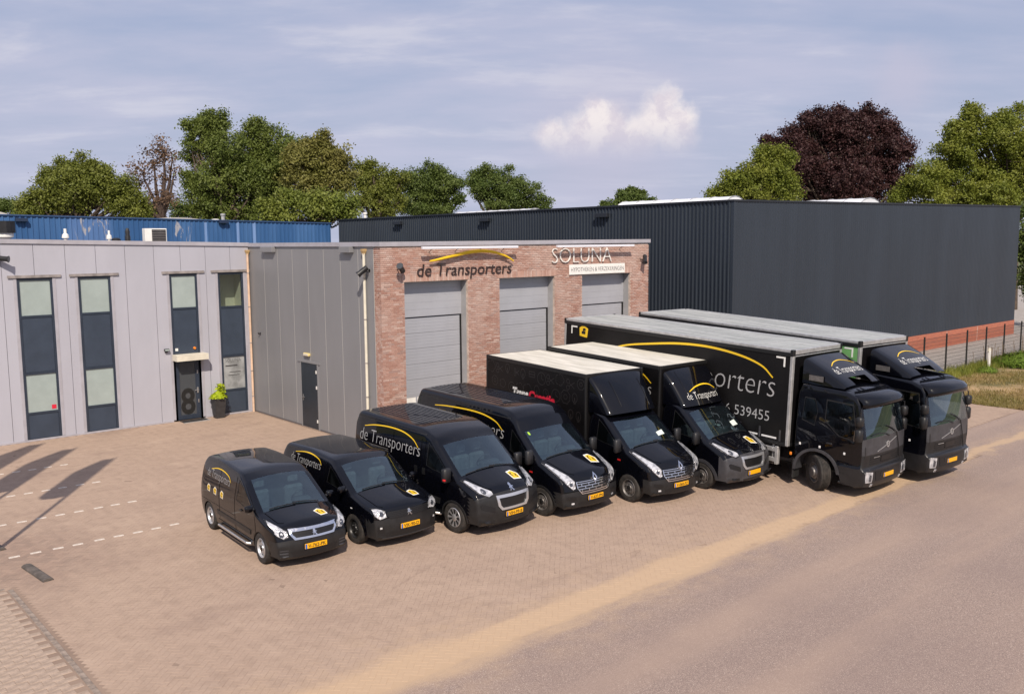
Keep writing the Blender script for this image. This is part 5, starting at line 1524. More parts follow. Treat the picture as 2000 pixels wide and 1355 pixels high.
# ------------------------------------------------------------------ 2: angular small van with black wheels
def small_van_b():
    v = Veh('small_van', 'black angular small van with black wheels and closed dark grille, second from left', 'van', -4.55, -17.22, 0.2, 0.7, (1.0, .94, .97), -.92)
    L = 4.40
    prof = [(-.16, .19, 0, .05, .05, 'bumper'), (-.03, .24, .05, .12, .06, 'bumper'), (.0, .50, .12, .15, .08, 'bumper'), (-.02, .72, .08, .15, .08, 'body'), (-.06, .93, .08, .15, .10, 'body'), (-.22, 1.02, .10, .14, .12, 'body'), (-.98, 1.19, .06, .11, .13, 'glass'),
            (-1.74, 1.655, .08, .10, .12, 'body'), (-2.05, 1.755, .2, .05, .13, 'body'), (-3.2, 1.80, .3, .035, .13, 'body'), (-4.15, 1.765, .16, .04, .13, 'body'), (-4.32, 1.50, .2, .05, .12, 'body'), (-4.40, .80, .1, .05, .08, 'body'), (-4.38, .36, .06, .04, .06, 'body'), (-4.22, .24, 0, .03, .05, 'body')]
    W = width_fn(.922, 1.0, 1.78, .15, .7, .12, L)
    bot = [(-4.16, .27)] + arch(-3.705, .385, .27) + [(-3.1, .24), (-1.5, .24)] + arch(-.92, .39, .27) + [(-.34, .27)]
    win = [('side_window', [(-2.06, 1.18), (-1.30, 1.10), (-1.16, 1.17), (-1.32, 1.36), (-1.66, 1.60), (-2.03, 1.65)])]
    v.body(prof, W, .91, bot, win, lambda x, z: 'bumper' if (x > -.42 and z < .66) else None)
    v.cab_inside(-1.0, 1.11, .68, -1.8, .8, 1.5, xb=-2.2)
    v.chassis(-4.2, -.2, .55, .2, .5); housings(v, -.92, .385, .88, .56); housings(v, -3.705, .375, .88, .56)
    g = [(-.55, .86), (.55, .86), (.58, .80), (.50, .70), (-.50, .70), (-.58, .80)]
    v.emit(v.patch('front', g, .010, .08, .02), 'grille', M['grille'])
    for z in (.735, .77, .805, .838): v.emit(v.patch('front', [(-.52, z - .004), (.52, z - .004), (.52, z + .004), (-.52, z + .004)], .016, .1, .01), 'grille_slat', M['bumper'])
    lion(v, .79, .15)
    lamps(v, [(.57, .74), (.74, .70), (.84, .78), (.85, .93), (.74, .93), (.60, .87)], [(.70, .82, .05)])
    v.plate(.50, 'VJK-90-D')
    v.emit(v.patch('front', [(-.60, .30), (.60, .30), (.62, .40), (-.62, .40)], .004, .1, 0), 'air_intake', M['grille'])
    for sg in (-1, 1):
        v.emit(v.patch('front', [(sg * .62, .34), (sg * .80, .36), (sg * .80, .56), (sg * .66, .54)], .006, .1, .01), 'fog_recess', M['grille'])
        v.emit(v.patch('front', [(sg * .70, .50), (sg * .75, .50), (sg * .75, .54), (sg * .70, .54)], .014, None, .01), 'fog_lamp', M['lamp'])
    v.emit(v.patch('front', [(-.70, .272), (.70, .272), (.70, .285), (-.70, .285)], .010, .1, .01), 'lip_strip', M['bumper_grey'])
    v.wipers(-.98, -1.74, [(.55, -.05, .05), (.0, -.6, .05)])
    for y in (-.92, .92): v.mirror(-1.18, y, 1.12, .19, .15, .10, m=M['paint'])
    v.sticker('top', -.45, .40, .26, .4)
    v.emit(v.text('right', 'de Transporters', -3.80, -2.40, 1.38, .29, bold=-.004, shear=.1), 'side_lettering', M['grey_print'], fix=False)
    v.emit(v.arc('right', [(-3.62, 1.60), (-3.2, 1.665), (-2.85, 1.67), (-2.52, 1.61), (-2.38, 1.50)], .026), 'side_arc', M['yellow_print'], fix=False)
    side_step(v, -3.2, -1.42, -.95, .28); side_step(v, -3.2, -1.42, .95, .28)
    v.emit(MB().box(-1.88, -1.74, -.95, -.93, .97, 1.005, .008), 'door_handle', M['black_plastic'])
    v.emit(v.patch('right', [(-1.02, .80), (-.96, .80), (-.96, .82), (-1.02, .82)], .008, None, .01), 'side_repeater', M['tape'])
    van_lines(v, [[(-1.10, .45), (-1.12, .95), (-1.14, 1.04)], [(-2.12, 1.64), (-2.14, 1.2), (-2.12, .40)], [(-3.12, .45), (-3.14, 1.60)], [(-1.25, .40), (-3.2, .40)]], [[(-.22, .60), (-.32, .69), (-.96, .75)]], [(-3.18, .46), (-1.36, .46), (-1.34, .58), (-3.20, .58)])
    for y in (-.80, .80):
        v.wheel(-.92, y, .345, .205, 'black'); v.wheel(-3.705, y, .345, .205, 'black')
small_van_b()

# ------------------------------------------------------------------ shared fronts of the large vans
def boxer_front(v, plate, bumper, sticker_rot):
    out = [(-.50, .98), (.50, .98), (.465, .74), (.38, .64), (-.38, .64), (-.465, .74)]; inn = [(-.43, .915), (.43, .915), (.40, .755), (.345, .69), (-.345, .69), (-.40, .755)]
    v.emit(v.patch('front', out, .030, .08, .04, [inn]), 'grille_frame', M['alu_bright']); v.emit(v.patch('front', inn, .006, .08, 0), 'grille', M['grille'])
    lion(v, 1.10, .16)
    lamps(v, [(.53, 1.00), (.66, .96), (.86, 1.05), (.965, 1.27), (.90, 1.29), (.68, 1.14), (.54, 1.07)], [(.74, 1.08, .05)])
    v.plate(.53, plate)
    for sg in (-1, 1):
        v.emit(v.patch('front', [(sg * .54, .60), (sg * .86, .70), (sg * .90, .80), (sg * .84, .83), (sg * .54, .72)], .006, .1, .01), 'fog_recess', M['grille'])
        v.emit(v.patch('front', [(sg * .55, .36), (sg * .80, .38), (sg * .80, .44), (sg * .55, .42)], .006, .1, 0), 'lower_recess', M['grille'])
    v.emit(v.patch('front', [(-.40, .33), (.40, .33), (.42, .38), (-.42, .38)], .004, .1, 0), 'air_intake', M['grille'])
    v.wipers(-.84, -1.56, [(.72, -.02, .04), (.10, -.74, .04)])
    for y in (-1.03, 1.03): v.mirror(-1.02, y, 1.20, .22, .34, .13)
    v.sticker('top', -.46, .38, .33, sticker_rot)
M['alu_bright'] = pm('satin_silver_trim', (.62, .63, .66), .28, .75)
BOX_F = [(-.20, .27, 0, .05, .05, 'bumper'), (-.04, .30, .05, .16, .06, 'bumper'), (.0, .58, .14, .20, .10, 'bumper'), (-.04, .92, .10, .20, .12, 'bumper'), (-.10, 1.06, .08, .19, .14, 'body'), (-.24, 1.19, .10, .17, .16, 'body'), (-.84, 1.42, .06, .14, .15, 'glass'), (-1.56, 2.00, .06, .12, .14, 'body')]

def large_van_a():
    v = Veh('large_van', 'black large van with broad silver trapezoid grille and charcoal bumper, third from left', 'van', -2.33, -18.12, 1.8, 1.5, (1.0, .97, .965), -.95)
    L = 5.05
    prof = BOX_F + [(-1.86, 2.17, .15, .06, .15, 'body'), (-2.35, 2.28, .3, .04, .15, 'body'), (-L + .14, 2.28, .14, .03, .13, 'body'), (-L, 1.95, .1, .03, .10, 'body'), (-L, .50, .08, .03, .08, 'body'), (-L + .10, .30, 0, .02, .05, 'body')]
    W = width_fn(1.025, 1.25, 2.28, .11, .75, .12, L)
    bot = [(-L + .16, .36)] + arch(-3.95, .40, .36) + [(-3.3, .33), (-1.55, .33)] + arch(-.95, .42, .34) + [(-.34, .34)]
    win = [('side_window', [(-1.98, 1.40), (-1.78, 1.36), (-1.40, 1.33), (-1.06, 1.32), (-1.14, 1.46), (-1.52, 1.93), (-1.95, 1.98)])]
    v.body(prof, W, .93, bot, win, lambda x, z: 'bumper' if (x > -.46 and z < .94) else None)
    v.cab_inside(-.95, 1.34, .80, -1.78, .95, 2.0, (-.5, .0, .5), -2.25)
    v.chassis(-L + .2, -.2, .62, .24, .55); housings(v, -.95, .415, .98, .62); housings(v, -3.95, .395, .98, .62)
    boxer_front(v, 'VJH-99-B', 'charcoal', .2)
    ribs(v, -4.75, -2.55, [-.60, -.48, -.36, -.24, -.12, 0, .12, .24, .36, .48, .60], M['paint'])
    v.emit(v.text('right', 'de Transporters', -4.74, -2.24, 1.55, .47, bold=-.007, shear=.1), 'side_lettering', M['grey_print'], fix=False)
    v.emit(v.arc('right', [(-4.56, 1.92), (-4.1, 2.01), (-3.5, 2.06), (-2.95, 2.04), (-2.55, 1.93), (-2.32, 1.76)], .036), 'side_arc', M['yellow_print'], fix=False)
    for z in (1.44, 1.485): v.emit(v.patch('right', [(-4.95, z), (-3.5, z), (-3.5, z + .018), (-4.95, z + .018)], .016, .3, .012), 'sliding_rail', M['rim_steel'])
    v.emit(v.text('right', '6 539455', -3.15, -2.26, .87, .16, bold=-.001), 'phone_number', M['off_black'], fix=False)
    for x in (-2.12, -2.42): v.emit(v.patch('right', [(x, 1.16), (x + .10, 1.16), (x + .10, 1.32), (x, 1.32)], .012, None, .012), 'door_handle', M['grille'])
    van_lines(v, [[(-1.16, .50), (-1.18, 1.0), (-1.10, 1.22)], [(-2.04, 2.0), (-2.06, 1.2), (-2.04, .42)], [(-3.30, .45), (-3.32, 2.0)], [(-2.2, .42), (-2.2, 2.0)]], [[(-.22, .52), (-.32, .64), (-.80, .80)]], [(-3.45, .58), (-1.46, .58), (-1.44, .72), (-3.47, .72)], [(-2.05, 2.12), (-4.9, 2.14)])
    arch_lips(v, -.95, .42, M['bumper'])
    side_step(v, -3.3, -1.5, -1.05, .33); side_step(v, -3.3, -1.5, 1.05, .33)
    v.emit(MB().box(-1.09, -1.02, -1.26, -1.2, 1.25, 1.30, .01), 'side_repeater', M['red_lens'])
    for y in (-.91, .91):
        v.wheel(-.95, y, .365, .225, 'cap'); v.wheel(-3.95, y, .365, .225, 'cap')
large_van_a()

def master_front(v, plate):
    g = [(-.60, .94), (.60, .94), (.575, .78), (.46, .635), (-.46, .635), (-.575, .78)]
    v.emit(v.patch('front', g, .008, .08, .02), 'grille', M['grille'])
    for z, w_ in ((.69, .50), (.755, .555), (.82, .575), (.885, .588)): v.emit(v.patch('front', [(-w_, z - .008), (w_, z - .008), (w_, z + .008), (-w_, z + .008)], .022, .1, .015), 'grille_bar', M['chrome'])
    for y in (-.44, -.22, .0, .22, .44):
        for z in (.722, .787, .852): yy = y + (.11 if z == .787 else 0); v.emit(v.patch('front', [(yy - .009, z - .030), (yy + .009, z - .030), (yy + .009, z + .030), (yy - .009, z + .030)], .020, None, .012), 'grille_link', M['chrome'])
    v.emit(v.patch('front', g, .026, .08, .02, [[(-.575, .925), (.575, .925), (.55, .785), (.445, .655), (-.445, .655), (-.55, .785)]]), 'grille_frame', M['chrome'])
    d = [(0, .86), (.08, .975), (0, 1.09), (-.08, .975)]; di = [(0, .91), (.040, .975), (0, 1.04), (-.040, .975)]
    v.emit(v.patch('front', d, .035, None, .03, [di]), 'emblem', M['chrome'])
    lamps(v, [(.60, .76), (.68, .73), (.84, .88), (.93, 1.06), (.965, 1.30), (.91, 1.32), (.75, 1.13), (.61, .95)], [(.73, .89, .045)])
    v.plate(.515, plate)
    for sg in (-1, 1):
        v.emit(v.patch('front', [(sg * .60, .50), (sg * .84, .53), (sg * .86, .61), (sg * .62, .59)], .006, .1, .01), 'fog_recess', M['grille'])
        v.emit(v.patch('front', [(sg * .66, .40), (sg * .74, .40), (sg * .74, .44), (sg * .66, .44)], .012, None, .01), 'fog_lamp', M['lamp'])
    v.emit(v.patch('front', [(-.52, .34), (.52, .34), (.54, .42), (-.54, .42)], .004, .1, 0), 'air_intake', M['grille'])
    v.wipers(-.96, -1.66, [(.72, -.02, .05), (.10, -.74, .05)])
    for y in (-1.04, 1.04): v.mirror(-1.12, y, 1.25, .22, .36, .13)
    for pj in ('right', 'left'): v.emit(v.patch(pj, [(-1.28, 1.02), (-1.18, 1.02), (-1.18, 1.055), (-1.28, 1.055)], .012, None, .012), 'side_repeater', M['red_lens'])
MAS_F = [(-.20, .25, 0, .05, .05, 'bumper'), (-.04, .28, .05, .14, .06, 'bumper'), (.0, .55, .12, .19, .10, 'bumper'), (-.02, .72, .06, .19, .10, 'body'), (-.08, 1.0, .06, .18, .12, 'body'), (-.22, 1.15, .08, .17, .15, 'body'), (-.96, 1.425, .06, .13, .15, 'glass'), (-1.66, 1.985, .06, .11, .14, 'body')]

def large_van_b():
    v = Veh('large_van', 'long black high roof van with chrome barred grille, fourth from left', 'van', -.05, -18.47, -.4, 1.3, (1.0, .955, .965), -.84)
    L = 6.2
    prof = MAS_F + [(-1.92, 2.28, .12, .08, .16, 'body'), (-2.25, 2.44, .2, .05, .17, 'body'), (-2.8, 2.47, .3, .04, .17, 'body'), (-L + .14, 2.46, .14, .03, .15, 'body'), (-L, 2.1, .1, .03, .10, 'body'), (-L, .50, .08, .03, .08, 'body'), (-L + .10, .30, 0, .02, .05, 'body')]
    W = width_fn(1.035, 1.25, 2.45, .14, .75, .13, L)
    bot = [(-L + .16, .36)] + arch(-5.17, .40, .36) + [(-4.5, .33), (-1.5, .33)] + arch(-.86, .42, .34) + [(-.30, .34)]
    win = [('side_window', [(-2.04, 1.42), (-1.85, 1.38), (-1.45, 1.34), (-1.14, 1.34), (-1.24, 1.48), (-1.60, 1.90), (-2.02, 1.98)])]
    v.body(prof, W, .93, bot, win, lambda x, z: 'bumper' if (x > -.42 and z < .70) else None)
    v.cab_inside(-1.05, 1.34, .80, -1.85, 1.0, 2.2, (-.5, .0, .5), -2.3)
    v.chassis(-L + .2, -.2, .62, .24, .55); housings(v, -.86, .415, .99, .62); housings(v, -5.17, .395, .99, .62)
    master_front(v, 'V-637-PN')
    v.sticker('top', -.62, .46, .36, .1)
    ribs(v, -5.9, -2.8, [-.60, -.45, -.30, -.15, 0, .15, .30, .45, .60], M['paint'])
    v.emit(v.text('right', 'de Transporters', -5.25, -2.30, 1.66, .50, bold=-.007, shear=.1), 'side_lettering', M['grey_print'], fix=False)
    v.emit(v.arc('right', [(-5.26, 2.08), (-4.8, 2.13), (-4.2, 2.165), (-3.6, 2.18), (-3.1, 2.15), (-2.65, 2.05), (-2.36, 1.87)], .04), 'side_arc', M['yellow_print'], fix=False)
    v.emit(v.patch('front', [(-.76, 1.86), (-.71, 1.86), (-.71, 1.92), (-.76, 1.92)], .004, None, 0), 'green_sticker', pm('green_sticker', (.35, .60, .05), .5))
    van_lines(v, [[(-1.12, .50), (-1.16, 1.0), (-1.12, 1.24)], [(-2.08, 2.0), (-2.10, 1.2), (-2.08, .42)], [(-3.40, .45), (-3.42, 2.1)], [(-2.25, .42), (-2.25, 2.1)]], [[(-.24, .54), (-.36, .67), (-.92, .80)]], [(-4.70, .58), (-1.36, .58), (-1.34, .74), (-4.72, .74)], [(-2.1, 2.22), (-6.0, 2.28)])
    arch_lips(v, -.86, .42, M['bumper'])
    for y in (-.92, .92):
        v.wheel(-.86, y, .365, .225, 'steel'); v.wheel(-5.17, y, .365, .225, 'steel')
large_van_b()

# ------------------------------------------------------------------ box bodies
def cargo_box(v, x0, x1, w, z0, z1, side_m, roof_m, edge_m, left_m=None, rim=.05):
    """x0 front, x1 rear; panels, roof, edge profiles and corner posts as parts"""
    v.emit(MB().box(x1 + rim, x0 - rim, -w, -w + .03, z0 + .10, z1 - .12), 'side_panel', side_m)
    v.emit(MB().box(x1 + rim, x0 - rim, w - .03, w, z0 + .10, z1 - .12), 'side_panel', left_m or side_m)
    v.emit(MB().box(x0 - .03, x0, -w + rim, w - rim, z0 + .10, z1 - .10), 'front_panel', M['box_black'])
    v.emit(MB().box(x1, x1 + .03, -w + rim, w - rim, z0 + .10, z1 - .10), 'rear_door', M['box_black'])
    v.emit(MB().box(x1 + rim, x0 - rim, -w + rim, w - rim, z1 - .03, z1 - .004), 'roof', roof_m)
    v.emit(MB().box(x1, x0, -w - .004, w + .004, z0, z0 + .10, .008), 'floor_frame', edge_m)
def box5_edges(v, x0, x1, w, z0, z1, m, mp, fm=None, pm_=None):
    for y in (-w, w):
        s_ = -1 if y < 0 else 1
        v.emit(MB().box(x1 + .06, x0 - .06, y - s_ * .055, y + s_ * .008, z1 - .12, z1, .012), 'top_rail', m)
        for x in (x0, x1):
            d = -.06 if x == x0 else .06
            v.emit(MB().box(x + (.008 if x == x0 else -.008), x + d, y - s_ * .06, y + s_ * .010, z0 + .10, z1 + .004, .012), 'corner_post', pm_ or mp)
    v.emit(MB().box(x0 - .055, x0 + .006, -w + .06, w - .06, z1 - .10, z1, .012), 'front_rail', fm or m)
    v.emit(MB().box(x1 - .006, x1 + .055, -w + .06, w - .06, z1 - .10, z1, .012), 'rear_rail', fm or m)
M['black_alu'] = pm('black_profile', (.014, .014, .015), .4, .2)
def plane_text(v, body, x0, x1, z, size, y, m, name, bold=0, shear=0):
    vs, fs = text_tris(body, size, shear, bold, 1.0, x1 - x0)
    par = list(range(len(vs)))
    def find(q):
        while par[q] != q: par[q] = par[par[q]]; q = par[q]
        return q
    for f in fs:
        for q in f[1:]: par[find(q)] = find(f[0])
    comps = {}
    for f in fs: comps.setdefault(find(f[0]), []).append(f)
    for fl in comps.values():
        idx = sorted({q for f in fl for q in f}); mp = {q: k for k, q in enumerate(idx)}
        v.emit(MB().add([(x0 + vs[q][0], y, z + vs[q][1]) for q in idx], [tuple(mp[q] for q in f) for f in fl]), 'printed_letter' if body[0].isalpha() else 'printed_digit', m, fix=False)
def plane_arc(v, ctrl, th, y, m, name):
    vs, fs = arc_strip(ctrl, th)
    return v.emit(MB().add([(a, y, b) for a, b in vs], fs), name, m, fix=False)

def deflector(v, x0, x1, zf, zb, zt, w, tilt=.0, lip=True, name='roof_deflector'):
    """rounded wind deflector between cab roof and box"""
    mb = MB(); n = 14; m_ = 9
    rows = []
    for i in range(n + 1):
        t_ = i / n
        x = x0 + (x1 - x0) * t_; z = zf + (zt - zf) * (.62 * t_ + .38 * math.sin(t_ * math.pi / 2))
        wv_ = w * (.90 + .10 * t_); r_ = .09
        ring = [(x, -wv_, max(zb, zf - .02) - .02)]
        for k in range(5):
            a = math.pi / 2 * k / 4; ring.append((x - .02 * math.cos(a), -wv_ + r_ * (1 - math.cos(a)), z - r_ * (1 - math.sin(a)) - .0))
        for k in range(1, m_):
            y = (-wv_ + r_) + 2 * (wv_ - r_) * k / m_; ring.append((x, y, z + .045 * (1 - (y / wv_) ** 2) - .0))
        ring += [(p[0], -p[1], p[2]) for p in reversed(ring[:6])]
        for q in range(len(ring)):
            p = ring[q]; ring[q] = (p[0] - .16 * (abs(p[1]) / wv_) ** 2 * (1 - t_), p[1], max(p[2], zb - .02) if q in (0, len(ring) - 1) else max(p[2], zb - .01))
        rows.append(ring)
    L_ = len(rows[0])
    mb.add([p for r_ in rows for p in r_], [(i * L_ + j, i * L_ + j + 1, (i + 1) * L_ + j + 1, (i + 1) * L_ + j) for i in range(n) for j in range(L_ - 1)] + [tuple(n * L_ + j for j in range(L_))])
    v.dv = list(mb.v); v.df = list(mb.f)
    o = v.emit(mb, name, M['paint'], smooth=40)
    v.dbvh = BVHTree.FromPolygons(v.dv, v.df)
    return o
def on_deflector(v, fnname, *a, **k):
    keep = v.bvh; v.bvh = v.dbvh
    mb = getattr(v, fnname)(*a, **k); v.bvh = keep
    return mb

def box_van_a():
    v = Veh('box_truck', 'black box van with cream roof, doodle printed side and chrome barred grille', 'truck', 2.28, -19.2, -4.6, 1.2, (1.01, .95, .97), -.84, 'box vans in the row')
    L = 2.45
    prof = MAS_F + [(-1.92, 2.16, .12, .08, .14, 'body'), (-L + .06, 2.22, .10, .04, .13, 'body'), (-L, 1.9, .06, .03, .06, 'body'), (-L, .55, .05, .02, .05, 'body'), (-L + .08, .38, 0, .02, .04, 'body')]
    W = width_fn(1.03, 1.25, 2.3, .13, .75, .13, 9)
    bot = [(-L + .12, .40), (-1.5, .36)] + arch(-.86, .42, .34) + [(-.30, .34)]
    win = [('side_window', [(-2.10, 1.42), (-1.85, 1.38), (-1.45, 1.34), (-1.14, 1.34), (-1.24, 1.48), (-1.60, 1.90), (-2.08, 1.98)])]
    v.body(prof, W, .93, bot, win, lambda x, z: 'bumper' if (x > -.42 and z < .70) else None)
    v.cab_inside(-1.05, 1.34, .80, -1.85, 1.0, 2.05, (-.5, .0, .5), -2.38)
    v.chassis(-6.8, -.2, .50, .34, .62); housings(v, -.86, .415, .99, .62)
    master_front(v, 'V-060-FZ')
    v.emit(v.patch('top', [(-1.20, .30), (-1.10, .30), (-1.16, .60), (-1.28, .60)], .006, None, 0), 'paper', M['paper'])
    van_lines(v, [[(-1.12, .50), (-1.16, 1.0), (-1.12, 1.24)], [(-2.15, 2.0), (-2.18, 1.2), (-2.16, .46)]], [[(-.24, .54), (-.36, .67), (-.92, .80)]], [(-2.3, .58), (-1.36, .58), (-1.34, .74), (-2.3, .74)])
    deflector(v, -1.60, -2.44, 2.10, 2.12, 3.04, 1.0)
    for y in (-.45, .62): v.emit(MB().tube([on_deflector(v, 'hit', 'top', -1.75 - .1 * k, y, .004) for k in range(6)], .010, 6), 'deflector_crease', M['paint'])
    x0, x1, w, z0, z1 = -2.46, -6.95, 1.09, .82, 3.12
    cargo_box(v, x0, x1, w, z0, z1, M['box_black'], M['roof_cream'], M['black_alu'])
    box5_edges(v, x0, x1, w, z0, z1, M['black_alu'], M['black_alu'])
    yy = -w - .004
    plane_text(v, 'Trans', -5.64, -4.90, 2.07, .34, yy, M['white_print'], 'side_lettering', .02, .12); plane_text(v, 'Creatie', -4.88, -3.72, 2.07, .34, yy, M['red_print'], 'side_lettering', .02, .12)
    # doodles printed in dark grey on the side
    rd = random.Random(5); mb = MB()
    def stroke(pts, th=.014):
        for (a, b), (c, d) in zip(pts[:-1], pts[1:]):
            dx, dz = c - a, d - b; l = math.hypot(dx, dz) or 1; ox, oz = -dz / l * th * .5, dx / l * th * .5
            mb.add([(a + ox, yy, b + oz), (c + ox, yy, d + oz), (c - ox, yy, d - oz), (a - ox, yy, b - oz)], [(0, 1, 2, 3)])
    circ = lambda cx, cz, r, r2=None, n=18, a0=0, a1=2 * math.pi: [(cx + r * math.cos(a0 + (a1 - a0) * k / n), cz + (r2 or r) * math.sin(a0 + (a1 - a0) * k / n)) for k in range(n + 1)]
    for row in range(4):
        for c_ in range(11):
            cx = -6.7 + .40 * c_ + rd.uniform(-.05, .05) + (.2 if row % 2 else 0); cz = 2.78 - row * .44 + rd.uniform(-.05, .05); r = rd.uniform(.12, .18); kd = rd.randrange(6)
            if cx > -2.62 or cx < -6.8: continue
            if kd == 0: stroke(circ(cx, cz, r)); stroke([(cx, cz), (cx, cz + r * .7)]); stroke([(cx, cz), (cx + r * .5, cz - r * .2)])
            elif kd == 1: stroke(circ(cx - r * .5, cz - r * .5, r * .35)); stroke(circ(cx - r * .5, cz + r * .5, r * .35)); stroke([(cx - r * .3, cz - r * .3), (cx + r, cz + r * .5)]); stroke([(cx - r * .3, cz + r * .3), (cx + r, cz - r * .5)])
            elif kd == 2: stroke([(cx + r * (1 + .16 * (k % 2)) * math.cos(k * math.pi / 8), cz + r * (1 + .16 * (k % 2)) * math.sin(k * math.pi / 8)) for k in range(17)]); stroke(circ(cx, cz, r * .4))
            elif kd == 3: stroke(circ(cx, cz + r * .2, r * .75, r)); stroke([(cx - r * .3, cz - r), (cx + r * .3, cz - r)]); stroke([(cx - r * .2, cz - r * .7), (cx, cz + r * .3), (cx + r * .2, cz - r * .7)])
            elif kd == 4: stroke([(cx - r, cz - r * .6), (cx + r, cz - r * .6), (cx + r, cz + r * .6), (cx - r, cz + r * .6), (cx - r, cz - r * .6)]); stroke([(cx - r, cz), (cx + r, cz)])
            else:
                for q in range(5): stroke(circ(cx + r * .7 * math.cos(q * 1.257), cz + r * .6 * math.sin(q * 1.257), r * .5, None, 10, q * 1.257 - 1.2, q * 1.257 + 1.2))
    v.emit(mb, 'printed_doodles', pm('doodle_print', (.030, .026, .027), .5), fix=False)
    for y in (-.92, .92):
        v.wheel(-.86, y, .365, .225, 'steel'); v.wheel(-4.9, y, .345, .225, 'steel')
    v.emit(MB().box(-2.2, -1.95, -1.03, -.96, .2, .62), 'mud_flap', M['rubber']); v.emit(MB().box(-2.2, -1.95, .96, 1.03, .2, .62), 'mud_flap', M['rubber'])
box_van_a()

def box_van_b():
    v = Veh('box_truck', 'black box van with cream roof, lettered deflector and grey bumper with silver grille', 'truck', 4.63, -19.75, -2.0, 2.0, (1.02, .955, .985), -.95, 'box vans in the row')
    L = 2.40
    prof = BOX_F + [(-1.86, 2.15, .15, .06, .14, 'body'), (-L + .06, 2.20, .10, .04, .13, 'body'), (-L, 1.9, .06, .03, .06, 'body'), (-L, .55, .05, .02, .05, 'body'), (-L + .08, .38, 0, .02, .04, 'body')]
    W = width_fn(1.025, 1.25, 2.28, .11, .75, .12, 9)
    bot = [(-L + .12, .40), (-1.58, .36)] + arch(-.95, .42, .34) + [(-.34, .34)]
    win = [('side_window', [(-2.00, 1.40), (-1.78, 1.36), (-1.40, 1.33), (-1.06, 1.32), (-1.14, 1.46), (-1.52, 1.93), (-1.97, 1.98)])]
    v.body(prof, W, .93, bot, win, lambda x, z: 'bumper' if ((x > -.46 and z < .96)) else None, {'bumper': M['bumper_grey']})
    v.cab_inside(-.95, 1.34, .80, -1.78, .95, 2.0, (-.5, .0, .5), -2.33)
    v.chassis(-6.8, -.2, .50, .34, .62); housings(v, -.95, .415, .98, .62)
    boxer_front(v, None, 'grey', .1)
    arch_lips(v, -.95, .42, M['bumper_grey'], .09)
    v.emit(v.patch('top', [(-1.12, .36), (-1.00, .36), (-1.06, .66), (-1.20, .66)], .006, None, 0), 'paper', M['paper'])
    van_lines(v, [[(-1.16, .50), (-1.18, 1.0), (-1.10, 1.22)], [(-2.08, 2.0), (-2.10, 1.2), (-2.08, .46)]], [[(-.22, .52), (-.32, .64), (-.80, .80)]])
    deflector(v, -1.56, -2.38, 2.06, 2.08, 2.96, .98)
    v.emit(MB().tube([on_deflector(v, 'hit', 'top', -1.72 - .12 * k, -.62, .002) for k in range(6)], .010, 6), 'deflector_crease', M['paint'])
    fn = lambda x, y: (-.66 + x, 2.24 + y)
    v.emit(on_deflector(v, 'text', 'front', 'de Transporters', 0, 1.30, 0, .26, bold=-.005, shear=.1, fn=fn), 'deflector_lettering', M['white_print'], fix=False)
    v.emit(on_deflector(v, 'arc', 'front', [(-.50, 2.44), (-.2, 2.54), (.15, 2.58), (.45, 2.54), (.64, 2.43)], .03), 'deflector_arc', M['yellow_print'], fix=False)
    x0, x1, w, z0, z1 = -2.42, -6.95, 1.09, .82, 3.12
    cargo_box(v, x0, x1, w, z0, z1, M['box_black'], M['roof_cream'], M['black_alu'])
    box5_edges(v, x0, x1, w, z0, z1, M['black_alu'], M['black_alu'])
    yy = -w - .004
    plane_text(v, 'de Transporters', -5.7, -2.72, 2.26, .52, yy, M['grey_print'], 'side_lettering', -.008, .1)
    plane_arc(v, [(-5.6, 2.80), (-4.84, 2.92), (-4.2, 2.965), (-3.7, 2.95), (-3.09, 2.84), (-2.73, 2.60)], .05, yy, M['yellow_print'], 'side_arc')
    v.emit(MB().box(-2.416, -2.410, .62, .92, 2.86, 2.93), 'maker_plate', M['grey_print'])
    for y in (-.91, .91):
        v.wheel(-.95, y, .365, .225, 'steel'); v.wheel(-4.9, y, .345, .225, 'steel')
    v.emit(MB().box(-2.2, -1.95, -1.03, -.96, .2, .62), 'mud_flap', M['rubber']); v.emit(MB().box(-2.2, -1.95, .96, 1.03, .2, .62), 'mud_flap', M['rubber'])
box_van_b()

